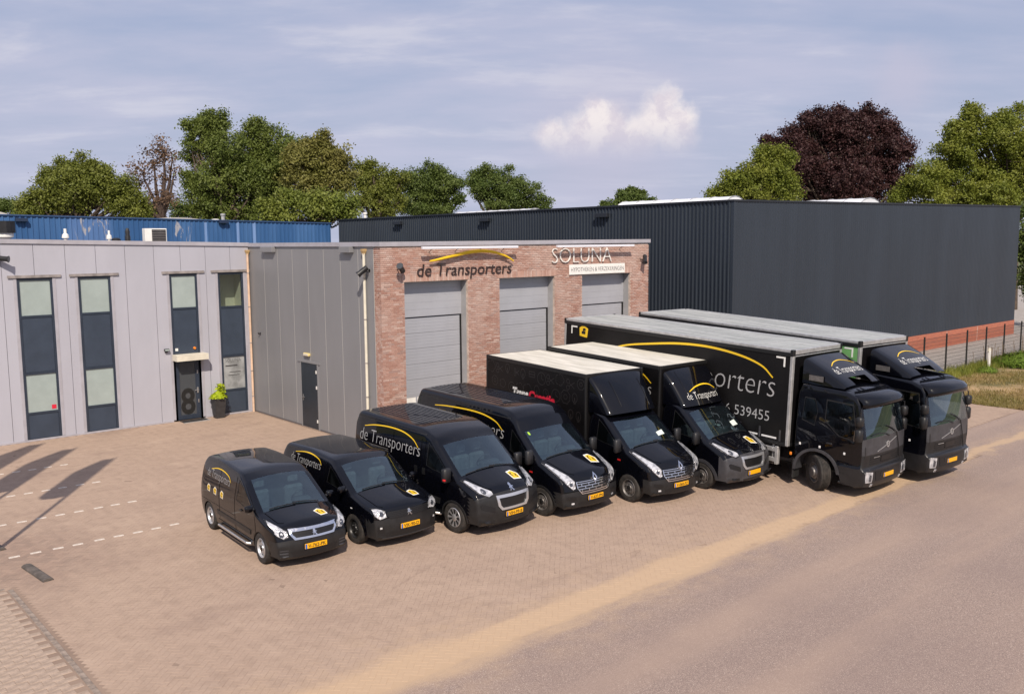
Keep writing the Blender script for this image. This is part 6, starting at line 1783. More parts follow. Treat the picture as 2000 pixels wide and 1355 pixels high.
# ------------------------------------------------------------------ heavy trucks
def heavy_truck(label, tx, ty, yaw, pitch, sc, steer, left_m, right_m, lettered, mirrors_left=True):
    v = Veh('lorry', label, 'truck', tx, ty, yaw, pitch, sc, -1.33, 'heavy curtain side trucks at the right of the row')
    L = 2.02
    prof = [(-.30, .30, 0, .03, .04, 'bumper'), (-.03, .32, .04, .08, .05, 'bumper'), (.04, .48, .05, .10, .06, 'bumper'), (.04, .82, .04, .10, .06, 'bumper'), (-.05, .86, .02, .09, .06, 'grille_panel'), (-.03, 1.18, .02, .09, .07, 'front_panel'), (-.05, 1.60, .02, .09, .07, 'glass'),
            (-.24, 2.48, .05, .09, .09, 'body'), (-.36, 2.66, .08, .08, .10, 'body'), (-.75, 2.76, .15, .05, .10, 'body'), (-L + .08, 2.78, .08, .03, .08, 'body'), (-L, 2.5, .06, .02, .06, 'body'), (-L, 1.05, .05, .02, .04, 'body'), (-L + .04, .98, 0, .02, .03, 'body')]
    W = lambda x, z: 1.15 - (.07 * ((z - 1.2) / 1.5) ** 1.5 if z > 1.2 else 0) - (.05 * ((x + .5) / .5) ** 2 if x > -.5 else 0) + (.02 if z < .85 else 0)
    bot = [(-1.98, .98)] + [(-1.33 + .64 * math.cos(a), .48 + .60 * math.sin(a)) for a in [math.pi * (1 - .83 * k / 14) - math.pi * .12 for k in range(15)]] + [(-.62, .36), (-.36, .36)]
    win = [('side_window', [(-1.20, 1.88), (-.78, 1.55), (-.32, 1.50), (-.34, 1.80), (-.46, 2.44), (-1.20, 2.46)]), ('quarter_window', [(-1.84, 1.80), (-1.46, 1.70), (-1.40, 2.10), (-1.50, 2.42), (-1.80, 2.42)])]
    v.body(prof, W, .94, bot, win, lambda x, z: 'bumper' if (z < .84 and x > -.72) else None,
           {'bumper': M['bumper_truck'], 'grille_panel': M['bumper'], 'front_panel': M['bumper_grey'], 'quarter_window': M['side_glass']})
    v.cab_inside(-.32, 1.50, .98, -1.25, 1.25, 2.6, (-.6, .6), -1.95)
    # bumper details
    v.emit(v.patch('front', [(-.62, .50), (.62, .50), (.66, .74), (-.66, .74)], .008, .15, .02), 'bumper_intake', M['grille'])
    v.emit(v.patch('front', [(-.42, .60), (.42, .60), (.42, .70), (-.42, .70)], .012, .15, .02), 'bumper_step', M['bumper'])
    for sg in (-1, 1):
        h = v.emit(v.patch('front', [(sg * .80, .48), (sg * 1.08, .50), (sg * 1.08, .78), (sg * .78, .74)], .014, .06, .03), 'headlight', M['lamp'])
        v.emit(v.patch('front', [(sg * .84, .52), (sg * .94, .52), (sg * .92, .70), (sg * .84, .66)], .022, None, .01), 'lamp_lens', M['lamp_dark'], h)
        v.emit(v.patch('front', [(sg * .72, .36), (sg * .82, .36), (sg * .82, .43), (sg * .72, .43)], .010, None, .01), 'fog_lamp', M['lamp'])
        v.emit(v.patch('front', [(sg * 1.02, 1.10), (sg * 1.055, 1.10), (sg * 1.055, 1.40), (sg * 1.02, 1.40)], .006, None, .01), 'corner_vane', M['bumper'])
    for z in (.93, .99, 1.05, 1.11): v.emit(v.patch('front', [(-.80, z - .006), (.80, z - .006), (.80, z + .006), (-.80, z + .006)], .010, .15, .01), 'grille_slat', M['grille'])
    v.emit(v.patch('front', [(-.30, .95), (.20, .95), (.20, 1.10), (-.30, 1.10)], .012, .15, .01), 'grille_mesh', M['grille'])
    v.emit(v.patch('front', [(-.66, 1.085), (-.40, 1.085), (-.40, 1.10), (-.66, 1.10)], .016, None, .01), 'maker_badge', M['rim_silver'])
    # diagonal bar and ring
    v.emit(v.patch('front', [(-.52, 1.235), (-.50, 1.225), (.52, 1.49), (.50, 1.50)], .012, .12, .012), 'emblem_bar', M['rim_silver'])
    c = [(.085 * math.cos(k * math.pi / 8), 1.362 + .085 * math.sin(k * math.pi / 8)) for k in range(16)]; ci = [(.055 * math.cos(k * math.pi / 8), 1.362 + .055 * math.sin(k * math.pi / 8)) for k in range(16)]
    v.emit(v.patch('front', c, .020, None, .014, [ci]), 'emblem_ring', M['rim_silver'])
    v.plate(.60, None)
    # sun visor over the windscreen
    mb = MB(); n = 16; rowsv = [(-.52, 2.725), (-.26, 2.70), (-.07, 2.645), (.02, 2.575), (.045, 2.49), (.03, 2.435)]
    for (vx, vz) in rowsv:
        for k in range(n + 1):
            q = -1 + 2 * k / n; e_ = abs(q) ** 3.2
            mb.v.append((vx - .26 * e_ - .03 * q * q, 1.05 * q * (1 - .0 * e_), vz - .06 * e_ - .03 * q * q))
    for r_ in range(len(rowsv) - 1):
        for k in range(n): a_ = r_ * (n + 1) + k; mb.f.append((a_, a_ + 1, a_ + n + 2, a_ + n + 1)); mb.mi.append(0)
    o = v.emit(mb, 'sun_visor', M['paint'], smooth=50, fix=False)
    sm = o.modifiers.new('thickness', 'SOLIDIFY'); sm.thickness = .02; sm.offset = -1
    v.wipers(-.05, -.26, [(.75, -.05, .25), (.05, -.80, .25)])
    # mirrors
    for sg in (-1, 1):
        y = sg * 1.11
        m1 = v.emit(MB().box(-.30, -.14, y, y + sg * .20, 1.52, 1.86, .04), 'mirror', M['bumper'], smooth=60)
        v.emit(MB().box(-.305, -.30, y + sg * .02, y + sg * .18, 1.55, 1.83), 'mirror_glass', M['chrome'], m1)
        m2 = v.emit(MB().box(-.30, -.14, y, y + sg * .20, 1.92, 2.18, .04), 'mirror', M['bumper'], smooth=60)
        v.emit(MB().box(-.305, -.30, y + sg * .02, y + sg * .18, 1.95, 2.15), 'mirror_glass', M['chrome'], m2)
        v.emit(MB().tube([(-.30, sg * 1.03, 2.34), (-.22, y + sg * .08, 2.30), (-.22, y + sg * .08, 1.55), (-.26, sg * 1.08, 1.48)], .016, 8), 'mirror_bracket', M['black_plastic'])
        # steps, mudguard, front flap
        v.emit(MB().box(-.72, -.40, sg * .92, sg * 1.17, .36, .42, .015).box(-.72, -.42, sg * .98, sg * 1.17, .62, .66, .012), 'cab_step', M['bumper'])
        prof_m = []
        mb = MB(); nn = 16; oo = []; ii = []
        for k in range(nn + 1):
            t_ = math.pi * (-.02 + .97 * k / nn); oo.append((-1.33 - .66 * math.cos(t_), .48 + .64 * math.sin(t_))); ii.append((-1.33 - .58 * math.cos(t_), .48 + .57 * math.sin(t_)))
        y0, y1 = sg * .84, sg * 1.19
        mb.add([(x, y1, z) for x, z in oo] + [(x, y1, z) for x, z in ii] + [(x, y0, z) for x, z in oo] + [(x, y0, z) for x, z in ii],
               [(k, k + 1, k + nn + 2, k + nn + 1) for k in range(nn)] + [(k, k + 1, k + 2 * nn + 3, k + 2 * nn + 2) for k in range(nn)] + [(k + nn + 1, k + nn + 2, k + 3 * nn + 4, k + 3 * nn + 3) for k in range(nn)])
        v.emit(mb, 'mudguard', M['bumper_grey'], smooth=50)
        v.emit(MB().box(-2.02, -1.97, sg * .86, sg * 1.17, .18, .70, .01), 'mud_flap', M['rubber'])
        for x, z in ((-1.86, 1.13), (-1.30, 1.15), (-.62, 1.12)): v.emit(MB().box(x, x + .05, sg * 1.14, sg * 1.163, z, z + .06, .004), 'reflector', M['tape'])
        v.emit(MB().box(-2.10, -2.04, sg * 1.16, sg * 1.20, .80, .88, .01), 'side_marker', M['amber'])
        v.emit(MB().box(-1.10, -.94, sg * 1.145, sg * 1.17, 1.30, 1.345, .01), 'door_handle', M['black_plastic'])
    # chassis and box
    v.emit(MB().box(-10.3, -.5, -.45, -.35, .62, .90).box(-10.3, -.5, .35, .45, .62, .90).box(-1.9, -.4, -.8, .8, .55, .95).box(-4.2, -2.4, -.7, .7, .55, .9), 'chassis_frame', M['black_plastic'])
    x0, x1, w, z0, z1 = -2.12, -10.6, 1.275, 1.0, 3.60
    al = M['alu']
    cargo_box(v, x0, x1, w, z0, z1, right_m, M['roof_grey'], M['black_alu'], left_m, rim=.07)
    for y in (-w, w):
        s_ = -1 if y < 0 else 1
        v.emit(MB().box(x1 + .07, x0 - .07, y - s_ * .09, y + s_ * .014, z1 - .07, z1 + .01, .012), 'top_rail', al)
        v.emit(MB().box(x1 + .07, x0 - .07, y - s_ * .01, y + s_ * .022, z1 - .17, z1 - .07, .01), 'curtain_rail', M['black_alu'])
        for x in (x0, x1):
            d = -.08 if x == x0 else .08
            v.emit(MB().box(x + (.008 if x == x0 else -.008), x + d, y - s_ * .10, y + s_ * .012, z0 + .02, z1 - .08, .012), 'corner_post', al)
            v.emit(MB().box(x + (.012 if x == x0 else -.012), x + d, y - s_ * .11, y + s_ * .024, z1 - .16, z1 + .014, .012), 'corner_cap', M['black_alu'])
        yy = y + s_ * .006
        for k in range(14): v.emit(MB().box(x0 - .35 - k * .58, x0 - .80 - k * .58, y - s_ * .001, yy, z0 + .16, z0 + .205), 'reflective_tape', M['tape'])
        for k in range(13): v.emit(MB().box(x0 - .22 - k * .62, x0 - .27 - k * .62, y - s_ * .001, y + s_ * .012, z0 + .12, z0 + .42), 'curtain_strap', M['bumper_grey'])
        # side guards
        for z in (.52, .80): v.emit(MB().box(-6.9, -2.42, y - s_ * .06, y - s_ * .01, z, z + .12, .01), 'side_guard', al)
        for x in (-2.55, -4.0, -5.4, -6.75): v.emit(MB().box(x - .05, x, y - s_ * .09, y - s_ * .06, .5, z0), 'guard_bracket', al)
        v.emit(MB().box(-2.50, -2.40, y - s_ * .12, y - s_ * .005, .46, .96, .012), 'guard_end', al)
        v.emit(MB().box(-4.0, -2.6, y - s_ * .5, y - s_ * .12, .42, .95, .02), 'storage_box', M['rim_steel'])
        v.emit(MB().box(x0 - .9, x0 - .8, y - s_ * .05, y + s_ * .004, z0 - .08, z0 - .03, .008), 'side_marker', M['amber'])
        # corner marks in white tape
        for (cx, sx_) in ((x0 - .22, -1), (x1 + .32, 1)):
            if s_ > 0 and not lettered: continue
            v.emit(MB().prism([(cx, z1 - .20), (cx + sx_ * .27, z1 - .20), (cx + sx_ * .27, z1 - .245), (cx + sx_ * .045, z1 - .245), (cx + sx_ * .045, z1 - .46), (cx, z1 - .46)], lambda a_, b_, d_: (a_, d_, b_), y - s_ * .001, yy), 'corner_mark', M['white_print'])
    v.emit(MB().box(x0 - .07, x0 + .012, -w + .10, w - .10, z1 - .12, z1 + .008, .012), 'front_rail', al)
    v.emit(MB().box(x0 - .03, x0 + .008, -w + .10, w - .10, z1 - .175, z1 - .145, .006), 'front_trim', al)
    v.emit(MB().box(x1 - .012, x1 + .07, -w + .10, w - .10, z1 - .12, z1 + .008, .012), 'rear_rail', al)
    for k in range(1, 14):
        x = x0 + (x1 - x0) * k / 14; v.emit(MB().box(x - .012, x + .012, -w + .09, w - .09, z1 - .006, z1 + .002), 'roof_seam', M['alu'])
    yy = -w - .005
    if lettered:
        plane_text(v, 'de Transporters', -7.75, -2.60, 2.27, .92, yy, M['grey_print'], 'side_lettering', -.016, .12)
        plane_arc(v, [(-8.7, 2.78), (-7.9, 3.03), (-6.9, 3.20), (-5.8, 3.34), (-4.75, 3.37), (-3.75, 3.27), (-3.05, 3.08), (-2.68, 2.80)], .066, yy, M['yellow_print'], 'side_arc')
        plane_text(v, '6 539455', -4.12, -2.72, 1.60, .40, yy, M['grey_print'], 'phone_number', -.003, 0)
    # yellow sign near the rear
    base_ = [(-.20, -.19), (.19, -.23), (.24, .12), (-.02, .24), (-.22, .12)]
    if lettered:
        mb = MB(); mb.cur = 0
        mb.add([(-9.72 + a * .85, yy, 3.26 + b * .85) for a, b in base_], [(0, 1, 2, 3, 4)]); mb.cur = 1
        mb.add([(-9.72 + a * .4, yy - .002, 3.22 + b * .25) for a, b in base_], [(0, 1, 2, 3, 4)]); mb.add([(-9.69 + a * .3, yy - .002, 3.32 + b * .2) for a, b in base_], [(0, 1, 2, 3, 4)])
        v.emit(mb, 'sticker', [M['yellow_print'], M['black_print']], fix=False)
    # roof deflector standing on the cab
    mb = MB(); n = 10
    x_a, x_b, za, zb_ = -.78, -1.92, 2.80, 3.40
    rows = []
    for i in range(n + 1):
        t_ = i / n; x = x_a + (x_b - x_a) * t_; z = za + (zb_ - za) * (t_ ** .85); wv_ = .98 + .06 * t_
        ring = [(x - .02, -wv_ - .01, 2.76)]
        for k in range(4): a_ = math.pi / 2 * k / 3; ring.append((x - .02 * math.cos(a_), -wv_ + .10 * (1 - math.cos(a_)), max(z - .10 * (1 - math.sin(a_)), 2.765)))
        for k in range(1, 8): y = (-wv_ + .1) + 2 * (wv_ - .1) * k / 8; ring.append((x, y, z + .03 * (1 - (y / wv_) ** 2)))
        ring += [(p[0], -p[1], p[2]) for p in reversed(ring[:5])]
        rows.append(ring)
    L_ = len(rows[0])
    mb.add([p for r_ in rows for p in r_], [(i * L_ + j, i * L_ + j + 1, (i + 1) * L_ + j + 1, (i + 1) * L_ + j) for i in range(n) for j in range(L_ - 1) if not (i < 2 and 6 <= j < L_ - 7)] + [tuple(n * L_ + j for j in range(L_))])
    v.dv = list(mb.v); v.df = list(mb.f)
    v.emit(mb, 'roof_deflector', M['paint'], smooth=40); v.dbvh = BVHTree.FromPolygons(v.dv, v.df)
    v.emit(on_deflector(v, 'text', 'top', 'de Transporters', 0, 1.35, 0, .30, bold=-.004, shear=.06, fn=lambda x, y: (-1.16 - y * 1.15, -.66 + x)), 'deflector_lettering', M['white_print'], fix=False)
    v.emit(on_deflector(v, 'arc', 'top', [(0, 0), (.3, .12), (.68, .17), (1.0, .11), (1.2, 0)], .03, fn=lambda x, y: (-1.46 - y * 1.0, -.48 + x)), 'deflector_arc', M['yellow_print'], fix=False)
    v.emit(MB().box(-1.75, -1.35, -1.062, -1.05, 2.86, 3.0), 'deflector_window', M['rim_steel'])
    # raised roof ribs
    for y in (-.55, -.35, .35, .55): v.emit(MB().tube([v.hit('top', -.5 - .05 * k, y, .004) for k in range(5)], .014, 6), 'roof_rib', M['paint'])
    for sg in (-1, 1):
        v.wheel(-1.33, sg * 1.00, .47, .28, 'truck', steer if sg < 0 else steer); v.wheel(-7.7, sg * .98, .47, .30, 'truck')
    return v
M['bumper_truck'] = pm('black_truck_bumper', (.014, .014, .016), .38, 0, .2, 5)
heavy_truck('black lorry with large de Transporters lettering on its long curtain side', 6.80, -22.24, -.8, 2.3, (1.02, .95, 1.0), R(-33), M['curtain'], M['curtain'], True)
heavy_truck('black lorry with a green curtain side, rightmost in the row', 9.42, -22.74, -4.2, 2.2, (1.02, .955, 1.015), R(0), M['curtain'], M['curtain_green'], False)

# ================================================================== trees and plants
def leaf_mat(name, c1, c2, c3=None, trans=.35, rough=.55):
    m = bpy.data.materials.new(name); m.use_nodes = True
    t = NT(m.node_tree); t.n.clear(); out = t.node('ShaderNodeOutputMaterial')
    at = t.node('ShaderNodeAttribute'); at.attribute_name = 'rnd'
    geo = t.node('ShaderNodeNewGeometry')
    n = t.noise(geo.outputs['Position'], .55, 4, .6)
    c = t.mix(t.ramp(n, .35, .65), c1, c2)
    c = t.mix(t.math('MULTIPLY', at.outputs['Fac'], .38), c, c3 or tuple(x * 1.5 for x in c2))
    df = t.node('ShaderNodeBsdfPrincipled'); t.link(c, df.inputs['Base Color']); df.inputs['Roughness'].default_value = rough; df.inputs['Specular IOR Level'].default_value = .35
    tr = t.node('ShaderNodeBsdfTranslucent'); t.link(c, tr.inputs[0])
    mx = t.node('ShaderNodeMixShader'); mx.inputs[0].default_value = trans
    t.link(df.outputs[0], mx.inputs[1]); t.link(tr.outputs[0], mx.inputs[2]); t.link(mx.outputs[0], out.inputs[0])
    return m
def leaves_mesh(name, pos, nor, size, m, parent, loc, kind=None, elong=1.35):
    """one folded leaf blade (two triangles sharing the midrib) per point"""
    n = len(pos); g = rng.normal(size=(n, 3)); nor = nor / (np.linalg.norm(nor, axis=1, keepdims=True) + 1e-9)
    u = np.cross(nor, g); u /= np.linalg.norm(u, axis=1, keepdims=True) + 1e-9; v = np.cross(nor, u)
    s_ = size[:, None]
    a = pos - u * s_ * .5 * elong; b = pos + u * s_ * .5 * elong; c = pos + v * s_ * .42 + nor * s_ * .12; d = pos - v * s_ * .42 + nor * s_ * .12
    V = np.stack([a, d, b, c], 1).reshape(-1, 3) - np.array(loc)
    me = bpy.data.meshes.new(name)
    me.vertices.add(4 * n); me.vertices.foreach_set('co', V.astype(np.float32).reshape(-1))
    me.loops.add(4 * n); me.loops.foreach_set('vertex_index', np.arange(4 * n, dtype=np.int32))
    me.polygons.add(n); me.polygons.foreach_set('loop_start', np.arange(0, 4 * n, 4, dtype=np.int32)); me.update(calc_edges=True)
    at = me.attributes.new('rnd', 'FLOAT', 'FACE'); at.data.foreach_set('value', rng.random(n).astype(np.float32))
    me.materials.append(m)
    o = bpy.data.objects.new(name, me); col.objects.link(o); o.parent = parent
    if kind: o['kind'] = kind
    return o
def from_view(u, v, depth):
    return CAM + (fw + rt * ((u - 1000) / 1750.1) - up * ((v - 677.5) / 1750.1)) * depth
def tree(label, depth, lobes, mat_, dens=1.0, leaf=.155, bark=None, group='trees behind the halls', limb=1.0, trunk_u=None, seed=0, spread=.29, name='tree'):
    rg = np.random.default_rng(seed + 11)
    C_ = []; Rm_ = []
    if dens >= .5:
        lo2 = []
        for (u, v, r) in lobes:
            lo2.append((u, v, r * .76))
            for q in range(3):
                an = rg.random() * 6.283; lo2.append((u + r * .62 * math.cos(an), v + r * .55 * math.sin(an), r * rg.uniform(.34, .52)))
            for q in range(2):
                an = rg.random() * 6.283; lo2.append((u + r * .95 * math.cos(an), v + r * .85 * math.sin(an), r * rg.uniform(.16, .26)))
        lobes = lo2
    for (u, v, r) in lobes:
        rm = r * depth / 1750.1
        p = from_view(u, v, depth + float(rg.uniform(-.7, .7)) * rm)
        C_.append(np.array(p)); Rm_.append(rm)
    if trunk_u is not None: tb = from_view(trunk_u, 430, depth)
    else:
        k = int(np.argmax(Rm_)); tb = Vector(C_[k])
    base_ = Vector((tb.x, tb.y, 0))
    t = thing(name, label, 'tree', base_, 0, group)
    # limbs run from the stem to the clusters
    mb = MB(); zl_ = min(c[2] - r for c, r in zip(C_, Rm_)); zf_ = max(min(zl_ + .8, 7.0), 2.5)
    topz = max(c[2] for c in C_)
    r0 = .028 * topz
    stem = [Vector((0, 0, 0)), Vector((.1, .05, zf_ * .5)), Vector((.0, .1, zf_)), Vector((.15, 0, zf_ + (topz - zf_) * .5))]
    mb.tube(stem, [r0, r0 * .8, r0 * .7, r0 * .35], 10)
    P_ = []; N_ = []
    for c, r in zip(C_, Rm_):
        e = Vector(c) - base_
        s_ = stem[2].lerp(stem[3], float(rg.random()) * .8)
        mid = s_.lerp(e, .5) + Vector((float(rg.normal(0, .25)), float(rg.normal(0, .25)), float(rg.normal(-.2, .25))))
        mb.tube([s_, s_.lerp(mid, .5), mid, mid.lerp(e, .6), e], [r0 * .36 * limb, r0 * .30 * limb, r0 * .22 * limb, r0 * .13 * limb, r0 * .05], 6)
        for q in range(int(2 + 4 * limb)):
            d = rg.normal(size=3); d /= np.linalg.norm(d); f_ = e.lerp(mid, float(rg.random()) * .5); g_ = f_ + Vector(d * r * .85)
            h_ = f_.lerp(g_, .5) + Vector(rg.normal(size=3) * r * .1)
            mb.tube([f_, h_, g_], [r0 * .09 * limb, r0 * .06 * limb, .012], 5)
        K = max(5, int(19 * r * r * dens ** .5)); d = rg.normal(size=(K, 3)); d /= np.linalg.norm(d, axis=1, keepdims=True)
        rad = r * (rg.random(K) ** .33) * np.where(rg.random(K) < .22, rg.uniform(1.0, 1.28, K), .97); cc = c + d * rad[:, None] * np.array([1.0, 1.0, .92])
        per = int(60 * dens ** .5)
        cl_ = np.repeat(cc, per, 0); dd = np.repeat(d, per, 0)
        off_ = rg.normal(size=(K * per, 3)) * spread * np.array([1, 1, .75])
        P_.append(cl_ + off_); N_.append(dd * .7 + rg.normal(size=(K * per, 3)) * .75 + np.array([0, 0, .55]))
    P_ = np.concatenate(P_); N_ = np.concatenate(N_)
    P_[:, 2] = np.maximum(P_[:, 2], .4)
    mb.build('trunk', bark or M['bark'], t, smooth=60, fix=False)
    leaves_mesh('crown', P_, N_, leaf * rg.uniform(.65, 1.3, len(P_)), mat_, t, base_)
    return t
L1 = leaf_mat('olive_leaves', (.110, .135, .020), (.180, .200, .038))
L2 = leaf_mat('oak_leaves', (.085, .120, .022), (.150, .185, .040))
L3 = leaf_mat('yellow_green_leaves', (.150, .155, .032), (.220, .205, .058))
L4 = leaf_mat('dark_oak_leaves', (.070, .108, .022), (.125, .165, .040))
L5 = leaf_mat('bright_bush_leaves', (.125, .165, .024), (.200, .230, .045))
L6 = leaf_mat('purple_beech_leaves', (.034, .015, .017), (.070, .030, .032), (.125, .060, .050), .32)
L7 = leaf_mat('fresh_green_leaves', (.120, .155, .018), (.205, .225, .036))
L8 = leaf_mat('withered_leaves', (.130, .080, .050), (.190, .120, .075), None, .3)
tree('broad olive green round tree at the far left', 78, [(150, 362, 60), (92, 385, 52), (205, 376, 58), (62, 405, 38), (248, 398, 40), (150, 336, 36), (108, 348, 34), (190, 346, 34), (265, 410, 26)], L1, seed=1)
tree('thin brown leaved tree with bare crooked branches', 80, [(320, 288, 22), (300, 312, 22), (337, 305, 16), (275, 335, 22), (262, 355, 14), (340, 335, 14), (300, 392, 24), (330, 385, 18), (318, 345, 14)], L8, dens=.34, leaf=.17, limb=1.5, trunk_u=316, seed=2, spread=.36, bark=pm('dark_bark', (.055, .036, .030), .9))
tree('tall dark green oak right of the thin brown tree', 80, [(408, 258, 40), (383, 296, 30), (447, 288, 50), (428, 348, 56), (393, 392, 42), (470, 352, 54), (420, 402, 40), (385, 252, 24), (428, 240, 22), (372, 350, 16), (465, 405, 42)], L2, seed=3)
tree('tall oak with open crown in the middle of the left group', 82, [(500, 272, 36), (535, 290, 44), (522, 340, 58), (560, 312, 50), (492, 318, 42), (515, 400, 50), (500, 245, 18), (570, 280, 34), (560, 385, 44)], L2, seed=4, dens=.8)
tree('yellowish green tree with fine leaves at the right of the tall oaks', 76, [(612, 322, 44), (642, 306, 38), (588, 350, 42), (658, 345, 34), (622, 372, 50), (578, 312, 32), (632, 284, 24), (605, 290, 20)], L3, seed=5, leaf=.16)
tree('low bright green bushy tree above the end of the blue hall', 66, [(560, 408, 36), (608, 400, 38), (658, 404, 38), (690, 416, 26), (530, 416, 24)], L5, seed=6, leaf=.16)
tree('olive green tree beside the white flue pipe', 90, [(715, 345, 30), (745, 360, 38), (705, 382, 30), (772, 365, 32), (742, 396, 40), (712, 324, 14)], L1, seed=7)
tree('dark green round oak left of the gap in the trees', 95, [(830, 352, 36), (868, 366, 36), (800, 366, 34), (850, 394, 42), (808, 402, 34), (886, 352, 16), (845, 336, 20), (890, 395, 16)], L4, seed=8)
tree('dark green oak standing alone right of the gap', 100, [(955, 362, 34), (985, 352, 30), (1020, 376, 34), (932, 372, 24), (1045, 396, 26), (985, 392, 42), (1058, 408, 18), (950, 340, 16), (925, 350, 14)], L4, seed=9)
tree('small distant tree behind the anthracite roof', 140, [(1228, 392, 24), (1206, 398, 18), (1254, 394, 20), (1186, 406, 12), (1270, 400, 12), (1235, 378, 12)], L4, seed=10, leaf=.24)
tree('green tree with pointed edge left of the purple tree', 78, [(1482, 330, 36), (1442, 352, 32), (1512, 342, 42), (1420, 376, 26), (1470, 376, 44), (1400, 386, 14), (1532, 380, 40), (1490, 304, 18), (1520, 310, 26)], L7, seed=11)
tree('large purple leaved beech behind the anthracite hall', 88, [(1650, 275, 66), (1592, 276, 46), (1562, 316, 46), (1702, 268, 54), (1742, 300, 46), (1650, 345, 76), (1582, 360, 58), (1722, 360, 56), (1610, 242, 30), (1682, 228, 24), (1532, 290, 26), (1503, 282, 13), (1735, 262, 22), (1640, 232, 22), (1575, 236, 16), (1548, 276, 30), (1522, 302, 26)], L6, seed=12, dens=1.1, leaf=.17)
tree('fresh green tree with layered branches at the right edge', 80, [(1900, 272, 52), (1852, 312, 46), (1962, 268, 52), (1802, 345, 42), (1880, 352, 66), (1990, 340, 74), (1762, 372, 28), (1940, 384, 60), (1822, 388, 42), (2045, 300, 66), (1905, 228, 24), (1872, 262, 24), (1985, 228, 24)], L7, seed=13)
tree('dark undergrowth tree beside the right end of the anthracite hall', 66, [(2012, 450, 34), (2020, 520, 36), (2030, 480, 40), (2012, 415, 26), (2025, 560, 24)], L4, seed=14)
tree('low dark tree cut by the left edge', 95, [(18, 408, 22), (-12, 402, 24), (42, 412, 16)], L4, seed=15)
tree('low dark tree behind the stem of the thin brown tree', 98, [(345, 408, 20), (308, 414, 18), (372, 414, 16), (285, 412, 16)], L4, seed=16)

# ---- the shrub in the planter
pl_t = [o for o in bpy.data.objects if o.name == 'planter'][0]
n = 620
th = rng.random(n) * 2 * np.pi; zz2 = rng.random(n); lobe = rng.random(n) < .35
pp = np.zeros((n, 3)); rr = .30 * (1 - zz2 ** 1.6) * np.sqrt(rng.random(n)) + .05
pp[:, 0] = rr * np.cos(th); pp[:, 1] = rr * np.sin(th); pp[:, 2] = .76 + zz2 * .24
pp[lobe, 0] = .10 + rng.normal(0, .07, lobe.sum()); pp[lobe, 1] = rng.normal(0, .07, lobe.sum()); pp[lobe, 2] = .85 + rng.random(lobe.sum()) * .42
leaves_mesh('foliage', pp, np.stack([np.cos(th), np.sin(th), .9 + 0 * th], 1), .085 * rng.uniform(.7, 1.3, n), leaf_mat('lime_leaves', (.32, .42, .010), (.48, .55, .030), None, .4), pl_t, (0, 0, 0))

# ---- grass on the verge
def grass(name, pts, hgt, m, parent=None, wdt=.012):
    n = len(pts); an = rng.random(n) * 2 * np.pi; ln = rng.normal(0, .35, (n, 2)); h = hgt * rng.uniform(.5, 1.4, n)
    dx = np.cos(an) * wdt; dy = np.sin(an) * wdt
    a = np.stack([pts[:, 0] - dx, pts[:, 1] - dy, 0 * dx + .005], 1); b = np.stack([pts[:, 0] + dx, pts[:, 1] + dy, 0 * dx + .005], 1)
    c = np.stack([pts[:, 0] + ln[:, 0] * h, pts[:, 1] + ln[:, 1] * h, h], 1)
    V = np.stack([a, b, c], 1).reshape(-1, 3)
    me = bpy.data.meshes.new(name); me.vertices.add(3 * n); me.vertices.foreach_set('co', V.astype(np.float32).reshape(-1))
    me.loops.add(3 * n); me.loops.foreach_set('vertex_index', np.arange(3 * n, dtype=np.int32)); me.polygons.add(n); me.polygons.foreach_set('loop_start', np.arange(0, 3 * n, 3, dtype=np.int32)); me.update(calc_edges=True)
    at = me.attributes.new('rnd', 'FLOAT', 'FACE'); at.data.foreach_set('value', rng.random(n).astype(np.float32)); me.materials.append(m)
    o = bpy.data.objects.new(name, me); col.objects.link(o); o.parent = parent; return o
n = 42000
gx = 21.5 + rng.random(n) ** 1.3 * 26; gy = -20.5 + rng.random(n) * 6.2
keep = (np.sin(gx * .9) + np.sin(gy * 1.7 + gx * .6) + rng.normal(0, .8, n)) > -.7
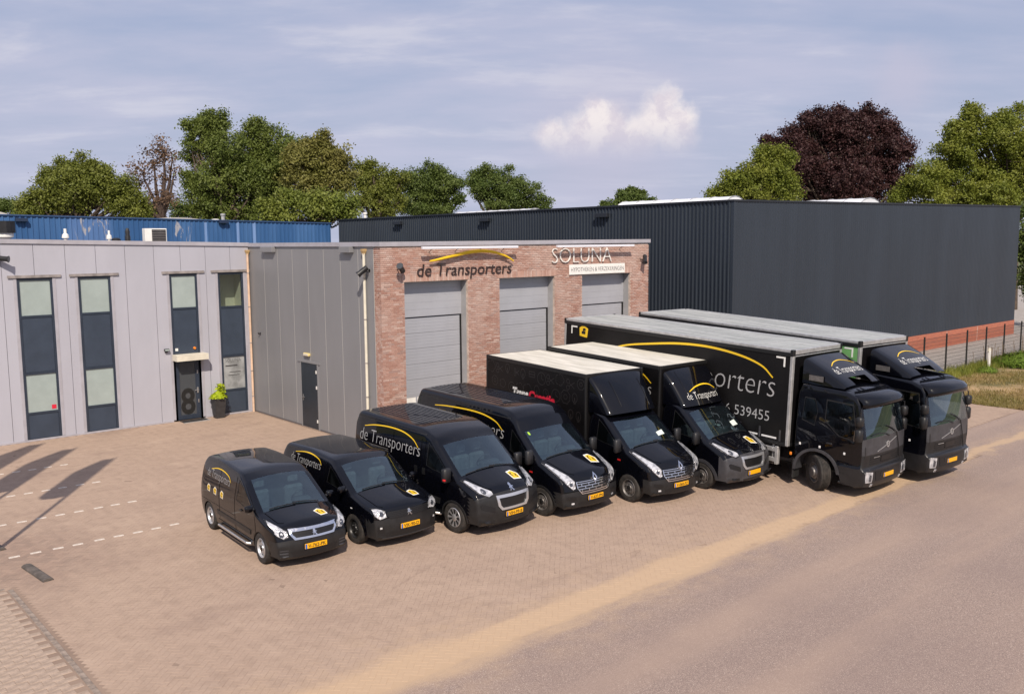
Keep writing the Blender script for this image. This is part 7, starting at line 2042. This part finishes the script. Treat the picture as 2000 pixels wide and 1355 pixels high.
tag(grass('grass', np.stack([gx, gy], 1)[keep], .11, leaf_mat('verge_grass', (.16, .15, .035), (.30, .22, .085), (.42, .31, .15), .3), None, .018), 'short dry grass with green patches on the verge', 'grass', None, 'stuff')
n = 9000
gx = 22 + rng.random(n) * 26; gy = -14.55 + rng.normal(0, .35, n) - .4 * rng.random(n)
tag(grass('tall_grass', np.stack([gx, gy], 1), .30, leaf_mat('fence_grass', (.14, .18, .025), (.26, .26, .05), None, .35), None, .016), 'taller green grass along the foot of the fence', 'grass', None, 'stuff')
def weed(x, y, r, h, label, mt, n=900, leaf=.12):
    t = thing('weed_clump', label, 'plant', (x, y, 0), 0, 'weeds by the fence')
    th = rng.random(n) * 2 * np.pi; q = np.sqrt(rng.random(n)); z = h * rng.random(n) * (1 - .6 * q)
    leaves_mesh('foliage', np.stack([r * q * np.cos(th), r * q * np.sin(th), z + .05], 1), np.stack([np.cos(th), np.sin(th), 1.2 + 0 * th], 1), leaf * rng.uniform(.6, 1.4, n), mt, t, (0, 0, 0), elong=2.2)
    mb = MB()
    for k in range(14): a = k * 2.4; mb.tube([(0, 0, 0), (r * .5 * math.cos(a), r * .5 * math.sin(a), h * .8)], [.012, .005], 4)
    mb.build('stem', M['bark'], t)
WM = leaf_mat('weed_leaves', (.09, .15, .012), (.17, .24, .03), None, .35)
weed(34.4, -15.9, 1.5, .85, 'bright green weed clump right of the marker post', WM, 3200, .07)
weed(30.6, -15.6, .5, .35, 'small weed tuft in the dry grass left of the marker post', WM, 700, .05)
n = 500
th = rng.random(n)
t = thing('dry_stalks', 'thin dry seed stalks standing along the fence', 'plant', (34, -14.7, 0), 0, 'weeds by the fence')
dsm = pm('dry_stalk', (.16, .11, .06), .9)
for k in range(38):
    x = float(rng.uniform(-2.2, 8)); y = float(rng.normal(0, .25)); h = float(rng.uniform(.6, 1.25)); MB().tube([(x, y, 0), (x + .05, y, h * .6), (x + float(rng.normal(0, .1)), y, h)], [.008, .007, .012], 4).build('stalk', dsm, t)
